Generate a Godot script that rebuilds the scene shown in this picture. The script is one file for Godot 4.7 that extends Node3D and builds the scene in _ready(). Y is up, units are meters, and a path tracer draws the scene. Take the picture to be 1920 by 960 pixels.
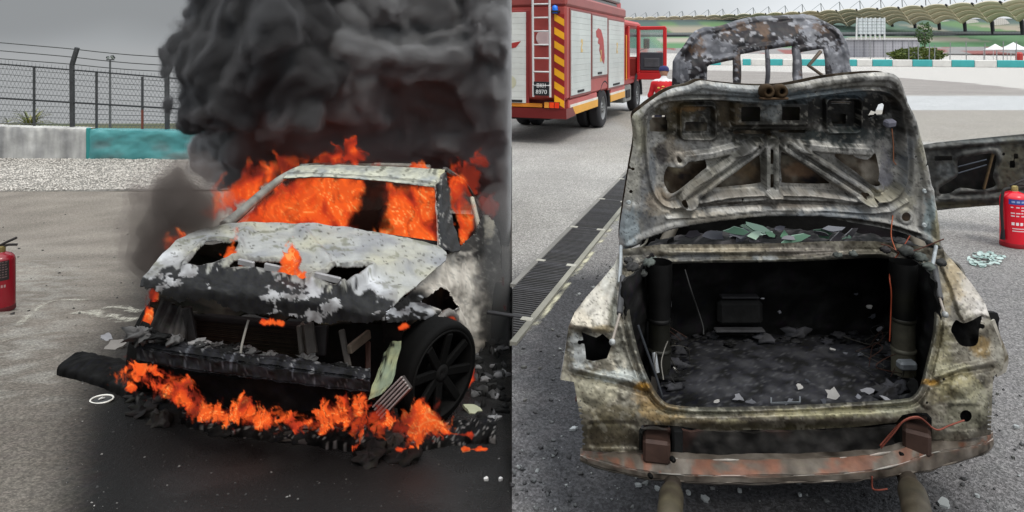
extends Node3D

const F = 1250.0        # focal length in photo pixels (photo is 1920 wide)
const YH = 90.0         # photo row of the level horizon
const H = 2.1           # eye height over the level paving

var M = {}
var NZ = FastNoiseLite.new()     # smooth noise, frequency 1
var NF = FastNoiseLite.new()     # fractal noise, frequency 1
var NR = FastNoiseLite.new()     # ridged noise
var rng = RandomNumberGenerator.new()


func _ready():
	# ---- camera
	var cam = Camera3D.new()
	cam.name = "camera"
	add_child(cam)
	cam.projection = Camera3D.PROJECTION_FRUSTUM
	cam.near = 0.05
	cam.far = 3000.0
	cam.size = 960.0 / F * cam.near
	cam.frustum_offset = Vector2(0, -390.0 / F * cam.near)
	cam.position = Vector3(0, H, 0)
	# ---- sky, sun, exposure
	var we = WorldEnvironment.new()
	we.name = "environment"
	add_child(we)
	var env = Environment.new()
	we.environment = env
	env.background_mode = Environment.BG_SKY
	env.sky = Sky.new()
	env.sky.sky_material = make_sky()
	env.background_energy_multiplier = 1.0
	env.tonemap_mode = Environment.TONE_MAPPER_LINEAR
	env.tonemap_exposure = 1.12
	env.volumetric_fog_enabled = true
	env.volumetric_fog_density = 0.0
	env.sdfgi_enabled = true
	env.ssao_enabled = true
	env.ssil_enabled = true
	var sun = DirectionalLight3D.new()
	sun.name = "sun"
	add_child(sun)
	sun.light_energy = 0.42
	sun.light_angular_distance = 14.0
	sun.light_color = Color(1.0, 0.97, 0.92)
	sun.shadow_enabled = true
	sun.rotation_degrees = Vector3(-56, 30, 0)
	# ---- the places
	prepare()
	build_ground()
	build_left_setting()
	build_right_setting()
	build_truck()
	build_burnt_car()
	build_burning_car()
	build_small_things()
	build_fire()
	build_smoke()


func make_sky():
	var w = 512
	var h = 256
	var im = Image.create(w, h, false, Image.FORMAT_RGBF)
	var n = FastNoiseLite.new()
	n.seed = 5
	n.noise_type = FastNoiseLite.TYPE_SIMPLEX_SMOOTH
	n.fractal_type = FastNoiseLite.FRACTAL_FBM
	n.fractal_octaves = 5
	n.frequency = 1.0
	for j in h:
		var el = PI * (0.5 - (j + 0.5) / h)
		for i in w:
			# azimuth 0 = straight ahead (-z), positive to the right
			var az = TAU * ((i + 0.5) / w - 0.5)
			var dir = Vector3(sin(az) * cos(el), sin(el), -cos(az) * cos(el))
			var s = maxf(sin(el), 0.0)
			var right = smoothstep(-0.25, 0.45, -sin(az - 0.1))
			var low = lerpf(0.285, 0.82, right)
			var v = lerpf(low, 1.95, smoothstep(0.28, 0.85, s))
			v -= (1.0 - right) * 0.05 * smoothstep(0.0, 0.03, s) * (1.0 - smoothstep(0.06, 0.3, s))
			var c = n.get_noise_3d(dir.x * 2.0, dir.y * 7.0, dir.z * 2.0)
			v *= 1.0 + c * 0.36
			var tint = Color(0.955, 1.0, 1.035)
			if el < 0.0:
				v = lerpf(0.335, 0.40, right)
				tint = Color(0.97, 1.0, 1.02)
			im.set_pixel(i, j, Color(v * tint.r, v * tint.g, v * tint.b))
	var m = PanoramaSkyMaterial.new()
	m.panorama = ImageTexture.create_from_image(im)
	return m


# ------------------------------------------------------------------ small helpers
func P(px, py, d) -> Vector3:
	return Vector3((px - 960.0) / F * d, H - (py - YH) / F * d, -d)


func L(r, g, b) -> Color:
	return Color(r / 255.0, g / 255.0, b / 255.0).srgb_to_linear()


func frand(a, b) -> float:
	return rng.randf_range(a, b)


func nz(x, y, z = 0.0) -> float:
	return NZ.get_noise_3d(x, y, z)


func nf(x, y, z = 0.0) -> float:
	return NF.get_noise_3d(x, y, z)


class Mb:
	var v = PackedVector3Array()
	var c = PackedColorArray()
	var uv = PackedVector2Array()
	var idx = PackedInt32Array()

	func add(p: Vector3, col := Color.WHITE, t := Vector2.ZERO) -> int:
		v.append(p)
		c.append(col)
		uv.append(t)
		return v.size() - 1

	func tri(a: int, b: int, d: int):
		idx.append(a)
		idx.append(b)
		idx.append(d)

	func quad(a: int, b: int, d: int, e: int):
		tri(a, b, d)
		tri(a, d, e)

	# a convex face turned away from "inner"
	func face(pts: Array, inner: Vector3, col := Color.WHITE):
		var n = (pts[2] - pts[0]).cross(pts[1] - pts[0])
		if n.dot(pts[0] - inner) < 0.0:
			pts = pts.duplicate()
			pts.reverse()
		var k = []
		for p in pts:
			k.append(add(p, col, Vector2(p.x, p.y)))
		for i in range(1, k.size() - 1):
			tri(k[0], k[i], k[i + 1])

	func mesh() -> ArrayMesh:
		var n = PackedVector3Array()
		n.resize(v.size())
		for i in range(0, idx.size(), 3):
			var a = idx[i]
			var b = idx[i + 1]
			var d = idx[i + 2]
			var f = (v[d] - v[a]).cross(v[b] - v[a])
			n[a] += f
			n[b] += f
			n[d] += f
		for i in n.size():
			n[i] = n[i].normalized() if n[i].length_squared() > 0.0 else Vector3.UP
		var arr = []
		arr.resize(Mesh.ARRAY_MAX)
		arr[Mesh.ARRAY_VERTEX] = v
		arr[Mesh.ARRAY_NORMAL] = n
		arr[Mesh.ARRAY_COLOR] = c
		arr[Mesh.ARRAY_TEX_UV] = uv
		arr[Mesh.ARRAY_INDEX] = idx
		var m = ArrayMesh.new()
		m.add_surface_from_arrays(Mesh.PRIMITIVE_TRIANGLES, arr)
		return m


func put(called, mb, m, parent = self):
	var o = MeshInstance3D.new()
	o.name = called
	o.mesh = mb.mesh() if mb is Mb else mb
	o.material_override = null
	if o.mesh.get_surface_count():
		o.set_surface_override_material(0, m)
	named(o, called, parent)
	return o


var taken = {}


func named(o, called, parent = self):
	var key = str(parent.get_instance_id()) + called
	taken[key] = taken.get(key, -1) + 1
	o.name = called if taken[key] == 0 else "%s_%03d" % [called, taken[key]]
	parent.add_child(o, true)


func thing(called, label, category, group = "", at = Vector3.ZERO):
	var o = Node3D.new()
	named(o, called)
	o.position = at
	return tag(o, label, category, group)


func tag(o, label, category, group = "", kind = ""):
	if label:
		o.set_meta("label", label)
	if category:
		o.set_meta("category", category)
	if group:
		o.set_meta("group", group)
	if kind:
		o.set_meta("kind", kind)
	return o


func structure(called, mb, m, parent = self):
	var o = put(called, mb, m, parent)
	o.set_meta("kind", "structure")
	return o


func stuff(o):
	o.set_meta("kind", "stuff")
	return o


# ------------------------------------------------------------------ shapes
func box(mb, t: Transform3D, size: Vector3, bev = 0.0, col = Color.WHITE):
	var h = size * 0.5
	var cc = t.origin
	if bev <= 0.0:
		for a in 3:
			for s in [-1.0, 1.0]:
				var pts = []
				for q in [[-1, -1], [1, -1], [1, 1], [-1, 1]]:
					var p = Vector3.ZERO
					p[a] = h[a] * s
					p[(a + 1) % 3] = h[(a + 1) % 3] * q[0]
					p[(a + 2) % 3] = h[(a + 2) % 3] * q[1]
					pts.append(t * p)
				mb.face(pts, cc, col)
		return
	bev = minf(bev, minf(h.x, minf(h.y, h.z)) * 0.95)
	for a in 3:
		for s in [-1.0, 1.0]:
			var pts = []
			for q in [[-1, -1], [1, -1], [1, 1], [-1, 1]]:
				var p = Vector3.ZERO
				p[a] = h[a] * s
				p[(a + 1) % 3] = (h[(a + 1) % 3] - bev) * q[0]
				p[(a + 2) % 3] = (h[(a + 2) % 3] - bev) * q[1]
				pts.append(t * p)
			mb.face(pts, cc, col)
	for a in 3:      # the twelve chamfers, along axis a
		var b = (a + 1) % 3
		var d = (a + 2) % 3
		for sb in [-1.0, 1.0]:
			for sd in [-1.0, 1.0]:
				var pts = []
				for e in [-1.0, 1.0]:
					var p = Vector3.ZERO
					p[a] = (h[a] - bev) * e
					p[b] = h[b] * sb
					p[d] = (h[d] - bev) * sd
					var r = Vector3.ZERO
					r[a] = p[a]
					r[b] = (h[b] - bev) * sb
					r[d] = h[d] * sd
					if e < 0:
						pts.append(t * p)
						pts.append(t * r)
					else:
						pts.append(t * r)
						pts.append(t * p)
				mb.face(pts, cc, col)
	for sx in [-1.0, 1.0]:
		for sy in [-1.0, 1.0]:
			for sz in [-1.0, 1.0]:
				var s = Vector3(sx, sy, sz)
				var pts = []
				for a in 3:
					var p = (h - Vector3.ONE * bev) * s
					p[a] = h[a] * s[a]
					pts.append(t * p)
				mb.face(pts, cc, col)


func at(p, basis = Basis.IDENTITY) -> Transform3D:
	return Transform3D(basis, p)


# a beam of rectangular section between two points
func bar(mb, a: Vector3, b: Vector3, w, h, col = Color.WHITE, bev = 0.0, up = Vector3.UP):
	var z = (b - a).normalized()
	if absf(z.dot(up)) > 0.98:
		up = Vector3.RIGHT
	var x = up.cross(z).normalized()
	var y = z.cross(x)
	box(mb, Transform3D(Basis(x, y, z), (a + b) * 0.5), Vector3(w, h, a.distance_to(b)), bev, col)


func tube(mb, pts, r, sides = 6, col = Color.WHITE, caps = true):
	var n = pts.size()
	var up = Vector3.UP
	var first = -1
	var prev = -1
	for i in n:
		var t = (pts[mini(i + 1, n - 1)] - pts[maxi(i - 1, 0)]).normalized()
		if absf(t.dot(up)) > 0.95:
			up = Vector3.RIGHT if absf(t.x) < 0.9 else Vector3.FORWARD
		var x = up.cross(t).normalized()
		var y = t.cross(x)
		up = y
		var rr = r[i] if r is Array or r is PackedFloat32Array else r
		var cc = col[i] if col is Array or col is PackedColorArray else col
		var start = mb.v.size()
		for k in sides:
			var a = TAU * k / sides
			mb.add(pts[i] + (x * cos(a) + y * sin(a)) * rr, cc, Vector2(float(k) / sides, float(i) / n))
		if prev >= 0:
			for k in sides:
				var k2 = (k + 1) % sides
				mb.quad(prev + k, start + k, start + k2, prev + k2)
		if i == 0:
			first = start
		prev = start
	if caps:
		for e in [[0, first, -1], [n - 1, prev, 1]]:
			var cc = col[e[0]] if col is Array or col is PackedColorArray else col
			var o = mb.add(pts[e[0]], cc)
			for k in sides:
				var k2 = (k + 1) % sides
				if e[2] < 0:
					mb.tri(o, e[1] + k, e[1] + k2)
				else:
					mb.tri(o, e[1] + k2, e[1] + k)


# turned about the y axis of t; profile = [Vector2(radius, height), ...]; a corner listed twice stays sharp
func lathe(mb, t: Transform3D, profile, sides = 24, col = Color.WHITE):
	var prev = -1
	for i in profile.size():
		var start = mb.v.size()
		var cc = col[i] if col is Array else col
		for k in sides:
			var a = TAU * k / sides
			mb.add(t * Vector3(profile[i].x * cos(a), profile[i].y, profile[i].x * sin(a)), cc, Vector2(float(k) / sides, float(i) / profile.size()))
		if prev >= 0 and profile[i] != profile[i - 1]:
			for k in sides:
				var k2 = (k + 1) % sides
				mb.quad(prev + k, prev + k2, start + k2, start + k)
		prev = start


# a flat polygon pushed out along z of t by depth (both ends closed)
func prism(mb, t: Transform3D, poly, depth, col = Color.WHITE):
	var pts = PackedVector2Array(poly)
	if Geometry2D.is_polygon_clockwise(pts):
		pts.reverse()
	var tris = Geometry2D.triangulate_polygon(pts)
	var n = pts.size()
	var inner = Vector3.ZERO
	for e in 2:
		var z = depth * 0.5 * (1 if e else -1)
		var s = mb.v.size()
		for p in pts:
			mb.add(t * Vector3(p.x, p.y, z), col, p)
		for i in range(0, tris.size(), 3):
			if e:
				mb.tri(s + tris[i], s + tris[i + 2], s + tris[i + 1])
			else:
				mb.tri(s + tris[i], s + tris[i + 1], s + tris[i + 2])
	for i in n:
		var a = pts[i]
		var b = pts[(i + 1) % n]
		var s = mb.v.size()
		mb.add(t * Vector3(a.x, a.y, -depth * 0.5), col, a)
		mb.add(t * Vector3(b.x, b.y, -depth * 0.5), col, b)
		mb.add(t * Vector3(b.x, b.y, depth * 0.5), col, b)
		mb.add(t * Vector3(a.x, a.y, depth * 0.5), col, a)
		mb.quad(s, s + 3, s + 2, s + 1)


func cr(a, b, c, d, t):
	return 0.5 * ((2.0 * b) + (c - a) * t + (2.0 * a - 5.0 * b + 4.0 * c - d) * t * t + (3.0 * b - a - 3.0 * c + d) * t * t * t)


func curve_at(pts, u) -> Vector3:
	var n = pts.size()
	if n == 1:
		return pts[0]
	var f = clampf(u, 0.0, 1.0) * (n - 1)
	var i = mini(int(f), n - 2)
	var b = pts[i]
	var c = pts[i + 1]
	var a = pts[i - 1] if i > 0 else b * 2.0 - c
	var d = pts[i + 2] if i + 2 < n else c * 2.0 - b
	return cr(a, b, c, d, f - i)


func smooth_line(pts, n) -> Array:
	var o = []
	for i in n:
		o.append(curve_at(pts, float(i) / (n - 1)))
	return o


# a sheet of metal through rows of points, nu along a row, nv across the rows.
# cfun(u, v, p) gives its colour; hole(u, v) true leaves a gap; dfun(u, v, p) pushes it along its normal
func patch(mb, rows, nu, nv, thick, cfun, hole = null, dfun = null):
	var fine = []
	for r in rows:
		fine.append(smooth_line(r, nu + 1))
	var p = []
	for i in nu + 1:
		var col = []
		for r in fine:
			col.append(r[i])
		p.append(smooth_line(col, nv + 1))
	var nrm = []
	for i in nu + 1:
		var line = []
		for j in nv + 1:
			var du = p[mini(i + 1, nu)][j] - p[maxi(i - 1, 0)][j]
			var dv = p[i][mini(j + 1, nv)] - p[i][maxi(j - 1, 0)]
			line.append(du.cross(dv).normalized())
		nrm.append(line)
	if dfun:
		for i in nu + 1:
			for j in nv + 1:
				p[i][j] += nrm[i][j] * dfun.call(float(i) / nu, float(j) / nv, p[i][j])
	var keep = []
	for i in nu:
		var line = []
		for j in nv:
			line.append(hole == null or not hole.call((i + 0.5) / nu, (j + 0.5) / nv))
		keep.append(line)
	sheet(mb, p, nrm, keep, nu, nv, thick, cfun)


func sheet(mb, p, nrm, keep, nu, nv, thick, cfun):
	var id = {}
	for side in 2:
		for i in nu + 1:
			for j in nv + 1:
				var used = false
				for q in [[i - 1, j - 1], [i, j - 1], [i - 1, j], [i, j]]:
					if q[0] >= 0 and q[1] >= 0 and q[0] < nu and q[1] < nv and keep[q[0]][q[1]]:
						used = true
				if used:
					var u = float(i) / nu
					var w = float(j) / nv
					id[(side * (nu + 1) + i) * (nv + 1) + j] = mb.add(p[i][j] - nrm[i][j] * thick * side, cfun.call(u, w, p[i][j]), Vector2(u, w))
	var g = func(side, i, j): return id[(side * (nu + 1) + i) * (nv + 1) + j]
	for i in nu:
		for j in nv:
			if not keep[i][j]:
				continue
			mb.quad(g.call(0, i, j), g.call(0, i, j + 1), g.call(0, i + 1, j + 1), g.call(0, i + 1, j))
			if thick == 0.0:
				continue
			mb.quad(g.call(1, i, j), g.call(1, i + 1, j), g.call(1, i + 1, j + 1), g.call(1, i, j + 1))
			for e in [[i - 1, j, i, j, i, j + 1], [i + 1, j, i + 1, j + 1, i + 1, j], [i, j - 1, i + 1, j, i, j], [i, j + 1, i, j + 1, i + 1, j + 1]]:
				if e[0] < 0 or e[1] < 0 or e[0] >= nu or e[1] >= nv or not keep[e[0]][e[1]]:
					var a = mb.add(mb.v[g.call(0, e[2], e[3])], mb.c[g.call(0, e[2], e[3])])
					var b = mb.add(mb.v[g.call(0, e[4], e[5])], mb.c[g.call(0, e[4], e[5])])
					var c = mb.add(mb.v[g.call(1, e[4], e[5])], mb.c[g.call(1, e[4], e[5])])
					var d = mb.add(mb.v[g.call(1, e[2], e[3])], mb.c[g.call(1, e[2], e[3])])
					mb.quad(a, d, c, b)


# pressed sheet metal: traced on a plane in drawing units (x right, y down), with real relief.
# inside(p) < 0 where there is metal; height(p) relief in metres towards the viewer; place(p, h) -> point
func pressed(mb, x0, y0, x1, y1, step, inside, height, cfun, place, thick):
	var nu = int(ceil((x1 - x0) / step))
	var nv = int(ceil((y1 - y0) / step))
	var q = []
	var s = []
	for i in nu + 1:
		var ql = []
		var sl = []
		for j in nv + 1:
			var k = Vector2(x0 + i * step, y0 + j * step)
			var sd = inside.call(k)
			if absf(sd) < step * 0.75:
				var e = 0.3
				var gx = inside.call(k + Vector2(e, 0)) - inside.call(k - Vector2(e, 0))
				var gy = inside.call(k + Vector2(0, e)) - inside.call(k - Vector2(0, e))
				var gr = Vector2(gx, gy)
				if gr.length() > 0.01:
					k -= gr.normalized() * sd
					sd = 0.0
			ql.append(k)
			sl.append(sd)
		q.append(ql)
		s.append(sl)
	var p = []
	for i in nu + 1:
		var line = []
		for j in nv + 1:
			line.append(place.call(q[i][j], height.call(q[i][j])) if s[i][j] < step * 1.5 else Vector3.ZERO)
		p.append(line)
	var keep = []
	var nrm = []
	for i in nu + 1:
		var line = []
		var nl = []
		for j in nv + 1:
			if i < nu and j < nv:
				line.append(s[i][j] <= 0.0 and s[i + 1][j] <= 0.0 and s[i][j + 1] <= 0.0 and s[i + 1][j + 1] <= 0.0 and s[i][j] + s[i + 1][j] + s[i][j + 1] + s[i + 1][j + 1] < 0.0)
			nl.append((place.call(q[i][j], 0.1) - place.call(q[i][j], 0.0)).normalized())
		keep.append(line)
		nrm.append(nl)
	var cf = func(u, w, _p): return cfun.call(q[int(round(u * nu))][int(round(w * nv))])
	sheet(mb, p, nrm, keep, nu, nv, thick, cf)


# ------------------------------------------------------------------ distances in the drawing plane
func sd_poly(p: Vector2, v: PackedVector2Array) -> float:
	var n = v.size()
	var d = (p - v[0]).length_squared()
	var s = 1.0
	var j = n - 1
	for i in n:
		var e = v[j] - v[i]
		var w = p - v[i]
		var b = w - e * clampf(w.dot(e) / e.dot(e), 0.0, 1.0)
		d = minf(d, b.length_squared())
		var c1 = p.y >= v[i].y
		var c2 = p.y < v[j].y
		var c3 = e.x * w.y > e.y * w.x
		if (c1 and c2 and c3) or (not c1 and not c2 and not c3):
			s = -s
		j = i
	return s * sqrt(d)


func sd_box(p: Vector2, c: Vector2, h: Vector2, r = 0.0, turn = 0.0) -> float:
	var q = (p - c)
	if turn != 0.0:
		q = q.rotated(-turn)
	q = q.abs() - h + Vector2(r, r)
	return minf(maxf(q.x, q.y), 0.0) + Vector2(maxf(q.x, 0.0), maxf(q.y, 0.0)).length() - r


func sd_seg(p: Vector2, a: Vector2, b: Vector2) -> float:
	var e = b - a
	var w = p - a
	return (w - e * clampf(w.dot(e) / e.dot(e), 0.0, 1.0)).length()


func sd_line(p: Vector2, pts: PackedVector2Array) -> float:
	var d = 1e9
	for i in pts.size() - 1:
		d = minf(d, sd_seg(p, pts[i], pts[i + 1]))
	return d


func V(a) -> PackedVector2Array:        # [x, y, x, y, ...]
	var o = PackedVector2Array()
	for i in range(0, a.size(), 2):
		o.append(Vector2(a[i], a[i + 1]))
	return o


func smooth_poly(v: PackedVector2Array, k = 4) -> PackedVector2Array:
	var o = PackedVector2Array()
	var n = v.size()
	for i in n:
		for j in k:
			o.append(cr(v[(i + n - 1) % n], v[i], v[(i + 1) % n], v[(i + 2) % n], float(j) / k))
	return o


func ss(a, b, x) -> float:
	return smoothstep(a, b, x)


# ------------------------------------------------------------------ materials
# cloudy grey picture that repeats without a seam: summed value noise on wrapped lattices
func cloud_tex(n, first, octaves, dark, light, seed_, bump = 0.0):
	var r = RandomNumberGenerator.new()
	r.seed = seed_
	var acc = PackedFloat32Array()
	acc.resize(n * n)
	var amp = 0.5
	var cells = first
	for o in octaves:
		var lat = PackedFloat32Array()
		lat.resize(cells * cells)
		for i in cells * cells:
			lat[i] = r.randf() - 0.5
		for y in n:
			var fy = float(y) * cells / n
			var y0 = int(fy)
			var ty = fy - y0
			ty = ty * ty * (3.0 - 2.0 * ty)
			var r0 = (y0 % cells) * cells
			var r1 = ((y0 + 1) % cells) * cells
			for x in n:
				var fx = float(x) * cells / n
				var x0 = int(fx)
				var tx = fx - x0
				tx = tx * tx * (3.0 - 2.0 * tx)
				var x1 = (x0 + 1) % cells
				acc[y * n + x] += amp * lerpf(lerpf(lat[r0 + x0], lat[r0 + x1], tx), lerpf(lat[r1 + x0], lat[r1 + x1], tx), ty)
		amp *= 0.6
		cells *= 2
	var b = PackedByteArray()
	b.resize(n * n)
	for i in n * n:
		b[i] = int(255.0 * lerpf(dark, light, clampf(0.5 + acc[i] * 1.1, 0.0, 1.0)))
	var im = Image.create_from_data(n, n, false, Image.FORMAT_L8, b)
	im.convert(Image.FORMAT_RGB8)
	if bump > 0.0:
		im.bump_map_to_normal_map(bump)
	return ImageTexture.create_from_image(im)


# stone grain: random dots of two sizes, light and dark, that repeat without a seam
func speckle(n, dark, light):
	var a = PackedByteArray()
	a.resize(n * n)
	for i in n * n:
		var v = rng.randf()
		a[i] = int(255.0 * lerpf(dark, light, 0.25 + 0.5 * v + (0.25 if v > 0.93 else (-0.25 if v < 0.1 else 0.0))))
	var b = PackedByteArray()
	var k = n / 3
	b.resize(k * k)
	for i in k * k:
		b[i] = rng.randi() % 256
	var fine = Image.create_from_data(n, n, false, Image.FORMAT_L8, a)
	var coarse = Image.create_from_data(k, k, false, Image.FORMAT_L8, b)
	coarse.resize(n, n, Image.INTERPOLATE_BILINEAR)
	var out = PackedByteArray()
	out.resize(n * n)
	var fd = fine.get_data()
	var cd = coarse.get_data()
	for i in n * n:
		out[i] = clampi(int(fd[i] * (0.72 + 0.5 * cd[i] / 255.0)), 0, 255)
	var im = Image.create_from_data(n, n, false, Image.FORMAT_L8, out)
	im.convert(Image.FORMAT_RGB8)
	return ImageTexture.create_from_image(im)


func mat(called, col = Color.WHITE, rough = 0.6, o = {}):
	var m = StandardMaterial3D.new()
	m.resource_name = called
	m.albedo_color = col
	m.roughness = rough
	m.metallic = o.get("metal", 0.0)
	m.metallic_specular = o.get("spec", 0.5)
	m.vertex_color_use_as_albedo = o.get("vc", false)
	if o.has("tex"):
		m.albedo_texture = o.tex
	if o.has("bump"):
		m.normal_enabled = true
		m.normal_texture = o.bump
		m.normal_scale = o.get("bs", 1.0)
	if o.has("tex") or o.has("bump"):
		m.uv1_triplanar = true
		m.uv1_world_triplanar = true
		var s = o.get("scale", 1.0)
		m.uv1_scale = Vector3(s, s, s)
	if o.has("alpha"):
		m.transparency = BaseMaterial3D.TRANSPARENCY_ALPHA
	M[called] = m
	return m


func prepare():
	rng.seed = 11
	NZ.noise_type = FastNoiseLite.TYPE_SIMPLEX_SMOOTH
	NZ.frequency = 1.0
	NZ.fractal_type = FastNoiseLite.FRACTAL_NONE
	NZ.seed = 2
	NF.noise_type = FastNoiseLite.TYPE_SIMPLEX_SMOOTH
	NF.frequency = 1.0
	NF.fractal_type = FastNoiseLite.FRACTAL_FBM
	NF.fractal_octaves = 4
	NF.seed = 7
	NR.noise_type = FastNoiseLite.TYPE_SIMPLEX_SMOOTH
	NR.frequency = 1.0
	NR.fractal_type = FastNoiseLite.FRACTAL_RIDGED
	NR.fractal_octaves = 3
	NR.seed = 9
	var grain = speckle(512, 0.50, 1.0)
	var gi = grain.get_image().duplicate()
	gi.bump_map_to_normal_map(3.0)
	var grit_bump = ImageTexture.create_from_image(gi)
	var soft = cloud_tex(256, 4, 6, 0.72, 1.0, 6)
	var dent = cloud_tex(256, 4, 6, 0.0, 1.0, 8, 5.0)
	mat("asphalt", Color.WHITE, 0.85, {"vc": true, "tex": grain, "bump": grit_bump, "bs": 1.0, "scale": 0.6, "spec": 0.35})
	mat("wet_soot", Color.WHITE, 0.55, {"vc": true, "bump": grit_bump, "bs": 0.7, "scale": 0.6, "alpha": true, "spec": 0.4})
	mat("chalk", Color.WHITE, 0.9, {"vc": true, "alpha": true})
	mat("metal", Color.WHITE, 0.46, {"vc": true, "tex": cloud_tex(512, 12, 6, 0.70, 1.0, 26), "bump": dent, "bs": 0.22, "scale": 2.5, "metal": 0.22, "spec": 0.35})
	mat("ash", Color.WHITE, 0.62, {"vc": true, "spec": 0.3, "tex": cloud_tex(512, 10, 6, 0.86, 1.0, 36), "scale": 1.6})
	mat("char", Color.WHITE, 0.8, {"vc": true, "tex": soft, "bump": dent, "bs": 0.8, "scale": 5.0, "spec": 0.25})
	mat("paint", Color.WHITE, 0.4, {"vc": true, "tex": cloud_tex(256, 3, 6, 0.84, 1.0, 16), "scale": 0.7})
	mat("gloss", Color.WHITE, 0.25, {"vc": true})
	mat("matte", Color.WHITE, 0.8, {"vc": true, "tex": soft, "scale": 1.5})
	mat("rubber", Color.WHITE, 0.85, {"vc": true, "bump": dent, "bs": 0.6, "scale": 6.0})
	mat("concrete", Color.WHITE, 0.85, {"vc": true, "tex": soft, "bump": dent, "bs": 0.4, "scale": 0.5})
	mat("leaf", Color.WHITE, 0.6, {"vc": true})
	M.leaf.backlight_enabled = true
	M.leaf.backlight = Color(0.25, 0.3, 0.1)
	mat("glass", Color(0.75, 0.85, 0.82, 0.12), 0.03)
	M.glass.transparency = BaseMaterial3D.TRANSPARENCY_ALPHA


# ------------------------------------------------------------------ the ground
# height of the sloping track on the left at x, d metres ahead
func gl(x, d) -> float:
	var near = 0.62 - 0.20 * d
	var z75 = 0.62 - 0.20 * 7.0
	var h = near
	if d > 7.0:
		var t = minf(d, 16.4) - 7.0
		h = z75 - 0.20 * t + 0.0075 * t * t if t < 9.4 else -1.385
		h = z75 + (-1.385 - z75) * (1.0 - pow(1.0 - t / 9.4, 2.2))
	return h - 0.065 * (x + 0.2) * (1.0 - ss(5.0, 13.0, d)) * ss(-3.0, 2.0, d)


func PL(px, py) -> Vector3:          # the point of the left track seen at a pixel
	var d = 2.0
	for k in 400:
		var q = P(px, py, d)
		if q.y < gl(q.x, d):
			break
		d += 0.05
	for k in 12:
		var q = P(px, py, d)
		d += (q.y - gl(q.x, d)) * 0.8
	return P(px, py, d)


func PR(px, py, y = 0.0) -> Vector3:          # the point of the level paving seen at a pixel
	return P(px, py, F * (H - y) / (py - YH))


func left_colour(x, d) -> Color:
	var q = Vector2(960.0 + x / d * F, YH + (H - gl(x, d)) / d * F) if d > 1.5 else Vector2(960 + x * 800, 1400)
	var n = nf(x * 0.9, d * 0.9, 3.0)
	var n2 = nf(x * 3.5, d * 3.5, 8.0)
	var base = L(174, 165, 154)
	base = base.lerp(L(118, 112, 105), ss(480.0, 860.0, q.y) * 0.8)
	base = base.lerp(L(116, 108, 100), clampf(0.5 + n * 1.4, 0, 1) * 0.5)
	# pale powder from the extinguishers
	base = base.lerp(L(200, 198, 190), clampf(ss(0.0, 0.5, n2 + 0.2) * (1.0 - ss(90.0, 190.0, absf(q.y - 620.0))) * (1.0 - ss(60.0, 230.0, q.x)), 0, 1) * 0.5)
	# soot that has settled round the fire
	var e = sd_poly(q + Vector2(n2 * 28.0, n * 24.0), soot_outline)
	var k = 1.0 - ss(-70.0, 75.0, e + n2 * 30.0)
	base = base.lerp(L(20, 20, 21), k * 0.98)
	# a long smear up the track behind the car
	var e2 = sd_poly(q + Vector2(n2 * 18.0, n * 12.0), smear_outline)
	base = base.lerp(L(92, 89, 87), (1.0 - ss(-30.0, 26.0, e2)) * 0.6)
	return base


var soot_outline = PackedVector2Array()
var smear_outline = PackedVector2Array()


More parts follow.
